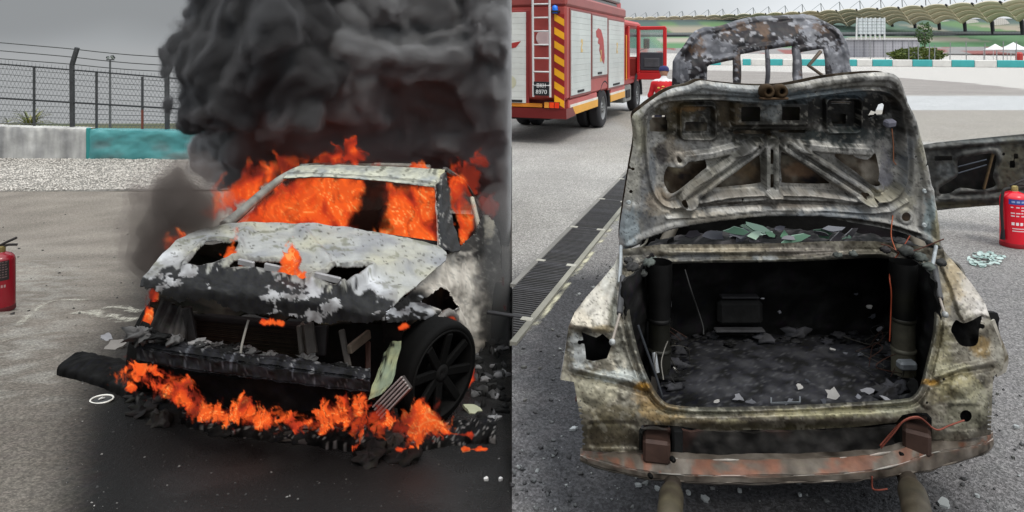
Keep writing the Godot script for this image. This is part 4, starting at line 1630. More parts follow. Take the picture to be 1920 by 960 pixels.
func rear_body(car):
	var outline = V([1163, 468, 1152, 496, 1128, 525, 1100, 556, 1078, 585, 1066, 612, 1062, 640, 1056, 680, 1050, 712, 1076, 716, 1081, 745, 1086, 775, 1092, 812, 1092, 845, 1198, 850, 1198, 806, 1204, 797, 1222, 796, 1272, 799, 1330, 808, 1420, 806, 1500, 806, 1600, 801, 1680, 792, 1692, 778, 1712, 774, 1738, 774, 1747, 784, 1747, 835, 1858, 815, 1860, 760, 1862, 706, 1880, 694, 1885, 668, 1872, 632, 1858, 600, 1846, 566, 1822, 532, 1796, 500, 1768, 468, 1740, 464, 1690, 458, 1640, 452, 1560, 452, 1460, 456, 1360, 458, 1240, 458])
	var opening = smooth_poly(V([1181, 585, 1184, 545, 1196, 520, 1222, 503, 1260, 495, 1320, 493, 1400, 492, 1500, 490, 1600, 485, 1650, 484, 1690, 492, 1722, 512, 1742, 538, 1751, 575, 1749, 625, 1738, 672, 1726, 720, 1712, 742, 1690, 748, 1600, 754, 1450, 761, 1330, 763, 1268, 760, 1240, 748, 1214, 705, 1195, 650]), 3)
	var holes = [["p", opening],
		["p", V([1090, 622, 1104, 628, 1118, 633, 1130, 626, 1146, 640, 1147, 646, 1138, 672, 1112, 677, 1099, 674, 1097, 652])],
		["p", smooth_poly(V([1783, 618, 1792, 600, 1806, 606, 1824, 600, 1841, 592, 1836, 615, 1834, 640, 1826, 649, 1806, 649, 1796, 642, 1788, 628]), 3)],
		["c", Vector2(1811, 780), 11.0], ["c", Vector2(1087, 642), 4.0], ["c", Vector2(1842, 612), 4.5], ["c", Vector2(1770, 711), 2.6], ["c", Vector2(1738, 755), 2.5]]
	for k in 8:
		holes.append(["c", Vector2(1088 + k * 1.1, 752 + k * 11.5), 1.7])
		holes.append(["c", Vector2(1853, 748 + k * 8.0), 1.6])
	var inside = func(q):
		var o = sd_poly(q, outline)
		return o if o > 10.0 else maxf(o, hole_min(q, holes))
	var left_q = V([1163, 470, 1172, 500, 1152, 560, 1146, 596, 1140, 624, 1108, 622, 1070, 614, 1064, 600, 1100, 550])
	var right_q = V([1770, 470, 1800, 500, 1830, 538, 1852, 570, 1862, 600, 1838, 592, 1806, 606, 1796, 590, 1780, 540, 1762, 500])
	var height = func(q):
		var h = 0.0
		var o = sd_poly(q, opening)
		h += 0.022 * (1.0 - ss(2.0, 7.0, absf(o - 6.0))) - 0.012 * (1.0 - ss(2.0, 5.0, absf(o - 14.0)))
		for s in [left_q, right_q]:                                  # folds of the quarter panels
			var e = sd_poly(q, s)
			h += 0.03 * (1.0 - ss(-6.0, 3.0, e)) + 0.012 * (1.0 - ss(-30.0, -8.0, e))
		# creases that run from the lamps to the sill
		h += 0.016 * (1.0 - ss(2.0, 8.0, sd_line(q, V([1075, 690, 1120, 700, 1180, 712, 1216, 728]))))
		h -= 0.014 * (1.0 - ss(2.0, 7.0, sd_line(q, V([1078, 702, 1130, 712, 1210, 736]))))
		h += 0.016 * (1.0 - ss(2.0, 8.0, sd_line(q, V([1862, 678, 1800, 690, 1750, 706, 1728, 716]))))
		h -= 0.014 * (1.0 - ss(2.0, 7.0, sd_line(q, V([1858, 690, 1800, 700, 1748, 720]))))
		for c in [[1112, 736, 24, 0.02], [1170, 739, 13, 0.012], [1800, 722, 26, 0.022], [1770, 711, 12, 0.014], [1738, 755, 12, 0.014], [1570, 783, 7, 0.008], [1158, 672, 9, 0.01]]:
			h += c[3] * (1.0 - ss(c[2] * 0.45, c[2] * 1.1, q.distance_to(Vector2(c[0], c[1]))))
		h += 0.05 * (1.0 - ss(4.0, 20.0, absf(q.y - 783.0 + (q.x - 1460.0) * 0.022))) * ss(1225.0, 1290.0, q.x) * (1.0 - ss(1660.0, 1710.0, q.x))
		h -= 0.012 * (1.0 - ss(-3.0, 3.0, sd_box(q, Vector2(1150, 815), Vector2(46, 24), 5.0)))
		h -= 0.008 * (1.0 - ss(-2.0, 2.0, sd_box(q, Vector2(1806, 783), Vector2(30, 24), 3.0)))
		h += 0.018 * (1.0 - ss(1.0, 8.0, sd_seg(q, Vector2(1150, 560), Vector2(1172, 640))))
		h += 0.012 * (1.0 - ss(1.0, 8.0, sd_seg(q, Vector2(1170, 640), Vector2(1200, 715))))
		# rear shelf: two folds above the opening
		h += 0.02 * (1.0 - ss(2.0, 8.0, absf(q.y - 474.0))) * ss(1230.0, 1260.0, q.x) * (1.0 - ss(1640.0, 1690.0, q.x))
		h += nf(q.x * 0.02, q.y * 0.02, 9.0) * 0.014 + nf(q.x * 0.1, q.y * 0.1, 9.0) * 0.0015
		return h
	var blobs = [
		[1110, 735, 56, 40, L(178, 172, 150), 0.8], [1090, 660, 26, 40, L(196, 200, 200), 0.75], [1170, 660, 26, 60, L(150, 148, 138), 0.75], [1160, 705, 50, 14, L(186, 192, 190), 0.75], [1205, 725, 20, 9, L(204, 152, 56), 0.8], [1140, 815, 60, 34, L(112, 104, 82), 0.75], [1150, 770, 60, 16, L(124, 115, 92), 0.65], [1120, 830, 40, 20, L(106, 98, 82), 0.6],
		[1240, 770, 44, 22, L(186, 160, 116), 0.85], [1215, 745, 30, 18, L(176, 148, 104), 0.6], [1300, 790, 50, 9, L(116, 104, 76), 0.6], [1330, 772, 90, 8, L(120, 120, 104), 0.7], [1450, 776, 60, 9, L(168, 160, 132), 0.7], [1560, 774, 110, 12, L(168, 162, 128), 0.75], [1420, 800, 150, 9, L(78, 72, 44), 0.7], [1600, 796, 120, 8, L(88, 84, 62), 0.7], [1680, 762, 40, 20, L(158, 156, 134), 0.8],
		[1372, 790, 26, 6, L(206, 198, 160), 0.6], [1800, 722, 40, 34, L(168, 158, 118), 0.75], [1760, 660, 34, 60, L(138, 132, 104), 0.75], [1755, 640, 14, 22, L(96, 88, 66), 0.6], [1736, 716, 22, 7, L(208, 158, 66), 0.8], [1840, 650, 24, 22, L(150, 124, 78), 0.7], [1780, 690, 50, 10, L(168, 164, 140), 0.6], [1810, 760, 50, 50, L(146, 144, 124), 0.65], [1770, 740, 34, 20, L(98, 88, 58), 0.6],
		[1125, 570, 46, 50, L(214, 208, 196), 0.95], [1088, 600, 26, 20, L(220, 210, 192), 0.95], [1150, 520, 26, 50, L(198, 196, 188), 0.85], [1150, 585, 12, 36, L(140, 140, 128), 0.8], [1130, 616, 24, 8, L(168, 152, 118), 0.7],
		[1815, 545, 34, 50, L(196, 188, 178), 0.9], [1790, 520, 20, 50, L(170, 152, 120), 0.75], [1838, 580, 18, 24, L(204, 198, 192), 0.9], [1778, 560, 12, 40, L(142, 128, 98), 0.8], [1870, 650, 14, 40, L(176, 172, 160), 0.7],
		[1360, 466, 130, 8, L(166, 156, 136), 0.8], [1290, 482, 60, 9, L(140, 142, 144), 0.75], [1540, 470, 130, 14, L(118, 112, 106), 0.8], [1440, 484, 30, 5, L(190, 196, 198), 0.7], [1640, 468, 60, 14, L(116, 112, 98), 0.6], [1200, 490, 30, 26, L(84, 84, 84), 0.7], [1700, 480, 40, 16, L(60, 60, 60), 0.7]]
	var colour = func(q):
		var c = scorch(q, L(154, 149, 136), L(116, 110, 98), L(74, 69, 60), 60.0)
		c = stained(q, c, blobs)
		var o = sd_poly(q, opening)
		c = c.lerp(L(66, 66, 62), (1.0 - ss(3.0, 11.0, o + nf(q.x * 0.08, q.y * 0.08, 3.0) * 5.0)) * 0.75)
		c = c * (1.0 + 0.3 * nf(q.x * 0.35, q.y * 0.11, 97.0))
		c = c.lerp(L(44, 38, 30), ss(0.33, 0.40, nf(q.x * 0.30, q.y * 0.30, 98.0)) * 0.7)
		c = c.lerp(L(54, 50, 42), ss(0.28, 0.42, nf(q.x * 0.045, q.y * 0.045, 92.0) + 0.4 * nf(q.x * 0.16, q.y * 0.16, 93.0)) * 0.4)
		c = c.lerp(L(214, 208, 190), ss(0.28, 0.42, nf(q.x * 0.04, q.y * 0.05, 81.0) + 0.35 * nf(q.x * 0.15, q.y * 0.15, 82.0)) * 0.3)
		return c
	var mb = Mb.new()
	var place = func(q, h): return P(q.x, q.y, rear_depth(q) - h)
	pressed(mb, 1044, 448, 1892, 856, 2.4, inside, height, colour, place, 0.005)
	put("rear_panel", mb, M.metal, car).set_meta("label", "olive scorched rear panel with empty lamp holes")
	# the flank edges that stick out beyond the lamps
	mb = Mb.new()
	patch(mb, [[P(1066, 614, 2.98), P(1060, 650, 3.0), P(1050, 708, 3.02)], [P(1074, 622, 2.92), P(1070, 660, 2.94), P(1062, 716, 2.97)]], 14, 3, 0.006, func(_u, _v, p): return L(196, 200, 206).lerp(L(90, 92, 96), ss(0.0, 0.3, nf(p.x * 20.0, p.y * 9.0))))
	patch(mb, [[P(1862, 598, 2.96), P(1874, 632, 3.0), P(1888, 668, 3.05), P(1884, 696, 3.06)], [P(1852, 604, 2.92), P(1862, 640, 2.94), P(1868, 676, 2.98), P(1866, 706, 3.0)]], 14, 3, 0.006, func(_u, _v, p): return L(186, 180, 168).lerp(L(104, 92, 66), ss(0.0, 0.3, nf(p.x * 16.0, p.y * 9.0))))
	put("flank_edge", mb, M.metal, car)


func boot_inside(car):
	var dark = L(38, 39, 42)
	# a closed tub: floor, back, sides, shelf
	var mb = Mb.new()
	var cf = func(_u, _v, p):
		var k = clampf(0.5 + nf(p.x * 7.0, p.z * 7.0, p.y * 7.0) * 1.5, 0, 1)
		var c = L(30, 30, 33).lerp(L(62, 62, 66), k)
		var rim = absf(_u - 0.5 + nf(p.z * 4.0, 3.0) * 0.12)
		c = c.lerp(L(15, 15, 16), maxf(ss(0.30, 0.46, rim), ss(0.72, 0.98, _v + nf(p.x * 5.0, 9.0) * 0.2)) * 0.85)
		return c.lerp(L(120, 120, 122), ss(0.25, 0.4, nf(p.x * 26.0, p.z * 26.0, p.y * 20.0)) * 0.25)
	var z = 0.565
	var fl = func(px, d): return Vector3((px - 960.0) / F * d, z, -d)
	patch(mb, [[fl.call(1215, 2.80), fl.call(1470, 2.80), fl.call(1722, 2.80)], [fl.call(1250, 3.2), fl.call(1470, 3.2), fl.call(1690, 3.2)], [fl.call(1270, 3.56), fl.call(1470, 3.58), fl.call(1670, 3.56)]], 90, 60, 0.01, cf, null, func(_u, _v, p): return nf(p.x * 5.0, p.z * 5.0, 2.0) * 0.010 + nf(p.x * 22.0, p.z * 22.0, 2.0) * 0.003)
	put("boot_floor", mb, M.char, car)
	mb = Mb.new()
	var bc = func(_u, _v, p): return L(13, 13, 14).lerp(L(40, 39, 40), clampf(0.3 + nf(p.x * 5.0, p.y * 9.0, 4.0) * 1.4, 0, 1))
	var bk = func(px, y): return Vector3((px - 960.0) / F * 3.6, y, -3.6)
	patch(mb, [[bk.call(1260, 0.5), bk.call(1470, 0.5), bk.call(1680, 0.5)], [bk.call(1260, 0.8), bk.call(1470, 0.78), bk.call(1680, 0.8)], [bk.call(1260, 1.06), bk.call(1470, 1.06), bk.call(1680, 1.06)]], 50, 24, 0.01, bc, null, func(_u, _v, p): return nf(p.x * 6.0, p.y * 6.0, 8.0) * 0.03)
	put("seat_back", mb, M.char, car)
	for s in [[1172, 1262], [1762, 1676]]:
		mb = Mb.new()
		var a = func(y): return Vector3((s[0] - 960.0) / F * 2.9, y, -2.9)
		var b = func(y): return Vector3((s[1] - 960.0) / F * 3.6, y, -3.6)
		patch(mb, [[a.call(0.5), a.call(0.5).lerp(b.call(0.5), 0.5), b.call(0.5)], [a.call(0.8), a.call(0.8).lerp(b.call(0.8), 0.5), b.call(0.8)], [a.call(1.08), a.call(1.08).lerp(b.call(1.08), 0.5), b.call(1.08)]], 40, 30, 0.01, bc, null, func(_u, _v, p): return nf(p.z * 5.0, p.y * 6.0, 8.0) * 0.03)
		put("side_wall", mb, M.char, car)
	mb = Mb.new()
	patch(mb, [[P(1190, 470, 3.36), P(1470, 462, 3.36), P(1745, 468, 3.36)], [P(1230, 448, 3.72), P(1470, 430, 3.75), P(1690, 446, 3.72)]], 60, 12, 0.02, func(_u, _v, p): return L(26, 25, 26).lerp(L(84, 80, 80), ss(0.05, 0.4, nf(p.x * 14.0, p.z * 14.0, 5.0))), null, func(_u, _v, p): return nf(p.x * 9.0, p.z * 9.0) * 0.03)
	put("rear_shelf", mb, M.char, car)
	mb = Mb.new()
	patch(mb, [[P(1200, 400, 3.95), P(1470, 392, 3.95), P(1740, 400, 3.95)], [P(1200, 520, 3.95), P(1470, 520, 3.95), P(1760, 520, 3.9)]], 10, 6, 0.02, bc)
	put("rear_seat", mb, M.char, car)
	for s in [[1076, 1164, 3.05, 3.0, 585, 690], [1766, 1866, 3.0, 3.08, 585, 690], [1790, 1832, 2.86, 2.86, 760, 800]]:
		mb = Mb.new()
		patch(mb, [[P(s[0], s[4], s[2]), P(s[1], s[4], s[3])], [P(s[0], s[5], s[2]), P(s[1], s[5], s[3])]], 12, 12, 0.02, bc, null, func(_u, _v, p): return nf(p.x * 9.0, p.y * 9.0) * 0.04)
		put("lamp_pocket", mb, M.char, car)
	# a bar across the front of the boot floor, seat bracket, damper towers
	mb = Mb.new()
	var br = func(px, y, d): return Vector3((px - 960.0) / F * d, y, -d)
	box(mb, at(br.call(1386, 0.70, 3.54)), Vector3(0.24, 0.13, 0.06), 0.02, L(34, 35, 38))
	box(mb, at(br.call(1386, 0.62, 3.5)), Vector3(0.26, 0.012, 0.05), 0.004, L(64, 66, 68))
	box(mb, at(br.call(1386, 0.785, 3.53)), Vector3(0.2, 0.012, 0.05), 0.004, L(50, 52, 55))
	put("seat_bracket", mb, M.char, car)
	for s in [[1236, 3.12, 1.0], [1694, 3.12, -1.0]]:
		mb = Mb.new()
		var foot = br.call(s[0], 0.58, s[1])
		# sooted black towards the top, bleached in patches lower down
		var shade = []
		for k in 16:
			shade.append((L(104, 100, 86) if s[2] < 0 else L(46, 44, 40)).lerp(L(16, 16, 16), clampf(k / 13.0 + 0.25 * nz(k * 0.9, s[0]), 0, 1)))
		lathe(mb, at(foot), [Vector2(0.052, 0.0), Vector2(0.052, 0.10), Vector2(0.052, 0.10), Vector2(0.056, 0.105), Vector2(0.056, 0.115), Vector2(0.049, 0.12), Vector2(0.049, 0.12), Vector2(0.05, 0.24), Vector2(0.05, 0.24), Vector2(0.054, 0.245), Vector2(0.054, 0.255), Vector2(0.05, 0.26), Vector2(0.05, 0.26), Vector2(0.053, 0.36), Vector2(0.06, 0.42), Vector2(0.06, 0.52)], 18, shade)
		put("damper_tower", mb, M.metal, car)
	mb = Mb.new()
	tube(mb, [br.call(1226, 0.72, 3.02), br.call(1232, 0.64, 3.0)], [0.012, 0.012], 6, L(190, 194, 198))
	box(mb, at(br.call(1700, 0.66, 3.03)), Vector3(0.08, 0.04, 0.05), 0.01, L(132, 136, 140))
	put("damper_clip", mb, M.metal, car)
	# hanging wires
	var wires = [
		[[[1284, 505, 3.3], [1296, 545, 3.25], [1308, 580, 3.25], [1318, 612, 3.22], [1319, 628, 3.2]], 0.0045, L(44, 44, 44)],
		[[[1706, 442, 3.32], [1694, 462, 3.28], [1683, 478, 3.24], [1672, 494, 3.2], [1668, 520, 3.12], [1671, 548, 3.1], [1670, 590, 3.1], [1668, 640, 3.08]], 0.0032, L(150, 70, 48)],
		[[[1674, 404, 3.4], [1671, 430, 3.35], [1672, 448, 3.3], [1680, 470, 3.25]], 0.003, L(176, 96, 66)],
		[[[1652, 458, 3.28], [1668, 462, 3.25], [1690, 474, 3.22], [1720, 468, 3.2], [1770, 448, 3.15]], 0.003, L(108, 70, 60)],
		[[[1244, 712, 2.84], [1240, 680, 2.9], [1246, 655, 2.95], [1252, 640, 3.0]], 0.003, L(122, 118, 112)],
		[[[1236, 720, 2.84], [1228, 690, 2.88], [1230, 660, 2.95]], 0.0028, L(96, 92, 88)],
		[[[1196, 610, 2.86], [1210, 650, 2.85], [1228, 700, 2.83], [1242, 745, 2.8]], 0.006, L(58, 60, 64)]]
	for w in wires:
		mb = Mb.new()
		var pts = []
		for q in w[0]:
			pts.append(P(q[0], q[1], q[2]))
		tube(mb, smooth_line(pts, pts.size() * 5), w[1], 5, w[2])
		put("wire", mb, M.metal, car)
	# ash heaps and burnt wire ends along the back and in the corners of the boot
	for k in 46:
		mb = Mb.new()
		var t = rng.randf()
		var px = lerpf(1262, 1680, t) if k < 26 else (frand(1640, 1700) if k < 38 else frand(1225, 1275))
		var d = frand(3.42, 3.58) if k < 26 else frand(2.95, 3.5)
		var sz = frand(0.012, 0.04)
		lump(mb, Vector3((px - 960.0) / F * d, z + sz * 0.2, -d), Vector3(sz * 1.5, sz * 0.7, sz), L(18, 18, 19).lerp(L(72, 72, 76), pow(rng.randf(), 2.0)), 12, 0.9)
		put("ash_heap", mb, M.char, car)
	for k in 16:
		mb = Mb.new()
		var px = frand(1600, 1690) if k < 11 else frand(1225, 1300)
		var d = frand(3.0, 3.5)
		var c = Vector3((px - 960.0) / F * d, z + 0.01, -d)
		var line = [c, c + Vector3(frand(-0.06, 0.06), frand(0.02, 0.12), frand(-0.05, 0.05)), c + Vector3(frand(-0.12, 0.12), frand(0.0, 0.14), frand(-0.08, 0.08)), c + Vector3(frand(-0.16, 0.16), frand(0.0, 0.06), frand(-0.1, 0.1))]
		tube(mb, smooth_line(line, 14), 0.0019, 4, [L(66, 62, 58), L(70, 44, 36), L(40, 40, 42)][k % 3])
		put("wire", mb, M.metal, car)
	# flakes and rubble lying in the boot
	var flakes = [[1385, 746, 30, 16], [1408, 752, 26, 8], [1560, 738, 34, 26], [1545, 752, 20, 14], [1624, 732, 40, 16], [1608, 744, 24, 10], [1500, 724, 20, 14], [1514, 714, 16, 6], [1640, 640, 36, 12], [1612, 664, 22, 8], [1560, 655, 14, 6], [1605, 552, 12, 5], [1430, 560, 12, 4], [1462, 585, 12, 10], [1630, 575, 20, 9], [1636, 594, 22, 9], [1650, 616, 26, 12], [1586, 662, 12, 6], [1265, 692, 12, 8], [1690, 668, 16, 10], [1660, 748, 26, 8], [1480, 752, 30, 8], [1345, 752, 20, 8]]
	for k in flakes.size():
		var q = flakes[k]
		mb = Mb.new()
		var d = clampf(F * (H - z - 0.02) / (q[1] - YH), 2.78, 3.5)
		var c = P(q[0], q[1], d)
		var w = q[2] / F * d * 0.5
		var hgt = q[3] / F * d * 0.8
		var t = Transform3D(Basis.from_euler(Vector3(-0.5 + frand(-0.3, 0.3), frand(-0.4, 0.4), frand(-0.35, 0.35))), c)
		var poly = PackedVector2Array()
		for i in 9:
			var a = TAU * i / 9.0
			var r = frand(0.3, 1.0)
			poly.append(Vector2(cos(a) * w * r, sin(a) * hgt * r * 0.7))
		prism(mb, t, poly, 0.006, [L(150, 150, 155), L(112, 114, 120), L(178, 175, 172), L(70, 72, 78)][k % 4])
		put("flake", mb, M.char, car)
	mb = Mb.new()
	for e in [[P(1446, 745, 2.8), P(1446, 756, 2.79)], [P(1446, 756, 2.79), P(1500, 754, 2.79)], [P(1500, 754, 2.79), P(1500, 743, 2.8)]]:
		bar(mb, e[0], e[1], 0.006, 0.006, L(120, 124, 128))
	put("catch_loop", mb, M.metal, car)
	# broken green glass and lumps where the rear window was
	for k in 26:
		mb = Mb.new()
		var px = frand(1370, 1590) if k < 17 else frand(1230, 1640)
		var py = frand(424, 458) + absf(px - 1480.0) * 0.03
		var c = P(px, py, frand(3.4, 3.62))
		var t = Transform3D(Basis.from_euler(Vector3(frand(-1.2, 0.2), frand(-0.6, 0.6), frand(-0.5, 0.5))), c)
		var poly = PackedVector2Array()
		var r0 = frand(0.02, 0.05)
		for i in 7:
			var a = TAU * i / 7.0
			poly.append(Vector2(cos(a) * r0 * frand(0.9, 2.2), sin(a) * r0 * frand(0.4, 0.8)))
		prism(mb, t, poly, 0.006, [L(120, 158, 136), L(86, 122, 100), L(156, 180, 164), L(92, 92, 102), L(62, 60, 64)][k % 5 if k < 17 else 3 + k % 2])
		put("glass_shard", mb, M.gloss, car)
	for q in [[1216, 492, 2.0], [1226, 486, 1.2], [1205, 512, 1.6], [1186, 500, 2.2], [1178, 488, 1.8], [1192, 520, 1.6], [1700, 470, 2.6], [1725, 482, 2.4], [1740, 500, 2.0], [1660, 468, 1.6], [1600, 476, 1.5], [1570, 478, 1.5], [1764, 492, 1.8]]:
		mb = Mb.new()
		lump(mb, P(q[0], q[1], 3.22 if q[1] < 490 else 3.1), Vector3(0.013, 0.009, 0.013) * q[2], L(58, 54, 56).lerp(L(120, 130, 124), rng.randf() * 0.6), 14)
		put("clinker", mb, M.char, car)


# a rough little stone
func lump(mb, c: Vector3, r: Vector3, col: Color, n = 12, rough = 0.45):
	var s = mb.v.size()
	var seed_ = rng.randf() * 50.0
	var rows = maxi(4, n / 2)
	for j in rows + 1:
		var th = PI * j / rows
		for i in n:
			var ph = TAU * i / n
			var d = Vector3(sin(th) * cos(ph), cos(th), sin(th) * sin(ph))
			var k = 1.0 + rough * nz(d.x * 1.7 + seed_, d.y * 1.7, d.z * 1.7) + rough * 0.5 * nz(d.x * 4.0 + seed_, d.y * 4.0, d.z * 4.0)
			mb.add(c + d * r * k, col * (1.0 + 0.4 * nz(d.x * 3.0, d.y * 3.0, d.z * 3.0 + seed_)))
	for j in rows:
		for i in n:
			var i2 = (i + 1) % n
			mb.quad(s + j * n + i, s + j * n + i2, s + (j + 1) * n + i2, s + (j + 1) * n + i)


func beam_and_pipes(car):
	# bumper beam: five edges traced along its length, given their own depth
	var xs = [1088, 1110, 1150, 1197, 1235, 1270, 1330, 1456, 1560, 1640, 1690, 1725, 1756, 1810, 1846, 1862]
	var ya = [842, 843, 846, 847, 845, 850, 853, 853, 850, 842, 832, 826, 824, 817, 811, 809]
	var yb = [848, 850, 852, 854, 855, 861, 863, 863, 860, 853, 843, 833, 831, 822, 815, 812]
	var yc = [854, 861, 871, 881, 886, 889, 891, 891, 888, 880, 869, 857, 848, 840, 831, 823]
	var yd = [862, 869, 881, 892, 897, 901, 904, 904, 901, 895, 888, 882, 875, 860, 845, 830]
	var rows = [[], [], [], [], [], []]
	for i in xs.size():
		var bow = pow(absf(xs[i] - 1475.0) / 390.0, 2.2) * 0.20
		var d = 2.60 + bow
		rows[0].append(P(xs[i], ya[i], d + 0.11))
		rows[1].append(P(xs[i], yb[i], d + 0.06))
		rows[2].append(P(xs[i], yc[i], d))
		rows[3].append(P(xs[i], yd[i], d))
		rows[4].append(P(xs[i], yd[i] + 2.0, d + 0.03))
		rows[5].append(P(xs[i], yd[i] - 6.0, d + 0.12))
	var mb = Mb.new()
	# straight edges between the rows: repeat each ridge
	var r2 = [rows[0], rows[1], rows[1], rows[2], rows[2], rows[3], rows[3], rows[4], rows[5]]
	var cf = func(u, v, p):
		var c = scorch(Vector2(u * 800.0, v * 60.0), L(138, 130, 121), L(108, 99, 90), L(64, 57, 51), 120.0)
		var rust = ss(-0.02, 0.24, nf(u * 9.0, v * 2.0, 6.0) + 0.16 * ss(0.42, 0.75, u) - 0.06 + 0.5 * nf(u * 31.0, v * 5.0, 16.0)) * (1.0 - ss(0.44, 0.56, v)) * ss(0.12, 0.2, v)
		c = c.lerp(L(134, 82, 62).lerp(L(160, 96, 68), clampf(0.5 + nf(u * 40.0, v * 6.0) * 1.5, 0, 1)), rust * 0.55)
		var edge = (1.0 - ss(0.0, 0.045, absf(v - 0.1875))) + (1.0 - ss(0.0, 0.045, absf(v - 0.4375)))
		c = c.lerp(L(196, 194, 188), clampf(edge, 0, 1) * 0.55)
		return c.lerp(L(88, 84, 66), ss(0.6, 0.75, v) * 0.4 * (1.0 - ss(0.1, 0.3, u)))
	patch(mb, r2, 150, 40, 0.004, cf, null, func(_u, _v, p): return nf(p.x * 7.0, p.y * 9.0, 3.0) * 0.008)
	put("bumper_beam", mb, M.metal, car).set_meta("label", "bent bumper beam with rust-red patches")
	for h in [[1262, 862, 2.655, 5.0], [1220, 893, 2.63, 4.5], [1733, 866, 2.70, 6.0], [1773, 861, 2.735, 4.0], [1785, 858, 2.745, 4.5], [1690, 852, 2.69, 4.0], [1800, 826, 2.79, 3.5]]:
		mb = Mb.new()
		var hc = P(h[0], h[1], h[2])
		lathe(mb, Transform3D(Basis(Vector3.RIGHT, Vector3(0, 0.35, 0.94), Vector3(0, -0.94, 0.35)), hc), [Vector2(h[3] / F * h[2], -0.02), Vector2(h[3] / F * h[2], 0.006), Vector2(0.001, 0.006)], 12, L(14, 13, 13))
		put("bolt_hole", mb, M.char, car)
	# its two stays
	for s in [[1206, 1256, 806, 850, 2.80, 2.70], [1696, 1742, 790, 832, 2.80, 2.70]]:
		mb = Mb.new()
		var a = P((s[0] + s[1]) * 0.5, s[2] + 6, s[4] + 0.12)
		var b = P((s[0] + s[1]) * 0.5, s[3], s[5])
		bar(mb, a, b, (s[1] - s[0]) / F * 2.75, 0.09, L(72, 54, 48), 0.012)
		put("stay", mb, M.metal, car)
		mb = Mb.new()
		box(mb, at(P(s[0] - 8, (s[2] + s[3]) * 0.5, 2.83)), Vector3(0.025, 0.12, 0.06), 0.008, L(54, 54, 52))
		box(mb, at(P(s[1] + 12, (s[2] + s[3]) * 0.5, 2.83)), Vector3(0.045, 0.13, 0.06), 0.008, L(50, 50, 50))
		put("stay_bracket", mb, M.char, car)
	# dark structure behind the beam
	mb = Mb.new()
	patch(mb, [[P(1200, 800, 2.84), P(1470, 806, 2.84), P(1750, 790, 2.84)], [P(1200, 860, 2.9), P(1470, 868, 2.9), P(1750, 850, 2.9)]], 80, 10, 0.01, func(u, v, p):
		var c = L(62, 60, 58).lerp(L(136, 131, 126), clampf(0.45 + nf(p.x * 6.0, p.y * 8.0) * 1.3, 0, 1))
		return c.lerp(L(128, 96, 88), ss(0.05, 0.3, nf(p.x * 4.0 + 3.0, p.y * 3.0, 7.0)) * (1.0 - ss(0.4, 0.6, u)) * 0.8), null, func(_u, _v, p): return nf(p.x * 8.0, p.y * 8.0) * 0.02)
	put("valance", mb, M.metal, car)
	# exhaust pipes that reach towards the viewer
	for s in [[[1268, 868, 2.95], [1262, 905, 2.66], [1257, 950, 2.48], [1252, 1010, 2.34], 0.046], [[1686, 860, 2.95], [1702, 900, 2.66], [1716, 945, 2.46], [1726, 1010, 2.3], 0.05]]:
		var pts = []
		for k in 4:
			pts.append(P(s[k][0], s[k][1], s[k][2]))
		var line = smooth_line(pts, 22)
		var rad = []
		var cols = []
		for k in 22:
			var t = k / 21.0
			rad.append(s[4] * lerpf(0.72, 1.0, ss(0.42, 0.52, t)))
			cols.append(L(92, 85, 70).lerp(L(50, 43, 37), clampf(0.4 + nf(k * 0.7, s[0][0]) * 1.2, 0, 1)).lerp(L(60, 52, 46), 1.0 - ss(0.3, 0.55, t)))
		mb = Mb.new()
		tube(mb, line, rad, 20, cols)
		put("exhaust_pipe", mb, M.metal, car)
	# looped wires on the right stay, hook below the beam
	for w in [[[1650, 836, 2.72], [1668, 815, 2.72], [1686, 796, 2.71], [1706, 785, 2.7], [1728, 786, 2.7], [1745, 800, 2.71], [1760, 806, 2.7], [1780, 798, 2.7], [1808, 788, 2.7]], [[1652, 840, 2.72], [1676, 812, 2.7], [1696, 788, 2.69], [1722, 782, 2.69], [1744, 798, 2.7]], [[1635, 893, 2.62], [1636, 915, 2.62], [1646, 919, 2.6], [1664, 917, 2.58]], [[1104, 678, 2.86], [1094, 700, 2.84], [1084, 728, 2.86], [1080, 752, 2.9]]]:
		mb = Mb.new()
		var pts = []
		for q in w:
			pts.append(P(q[0], q[1], q[2]))
		tube(mb, smooth_line(pts, pts.size() * 5), 0.0036, 5, L(142, 78, 64))
		put("wire", mb, M.metal, car)
	# gas struts that hold the lid
	for s in [[[1164, 462, 3.36], [1168, 520, 3.1], [1162, 588, 2.86], [1148, 641, 2.80]], [[1755, 462, 3.36], [1752, 500, 3.15], [1762, 560, 2.95], [1772, 590, 2.86]]]:
		mb = Mb.new()
		var a = P(s[0][0], s[0][1], s[0][2])
		var b = P(s[1][0] - 6, s[1][1] + 10, s[1][2])
		tube(mb, [a, P((s[0][0] + s[1][0]) * 0.5 - 2, (s[0][1] + s[1][1]) * 0.5, 3.2), b], 0.009, 8, L(178, 184, 188))
		put("hinge_arm", mb, M.metal, car)
		mb = Mb.new()
		var c = P(s[1][0], s[1][1], s[1][2] - 0.05)
		var e = P(s[2][0], s[2][1], s[2][2] - 0.03)
		var g = P(s[3][0], s[3][1], s[3][2] - 0.03)
		tube(mb, [c, e], 0.014, 10, L(82, 82, 84))
		tube(mb, [e, g], 0.006, 8, L(168, 158, 150))
		lump(mb, g, Vector3(0.014, 0.014, 0.014), L(176, 178, 178), 8, 0.1)
		put("gas_strut", mb, M.metal, car)


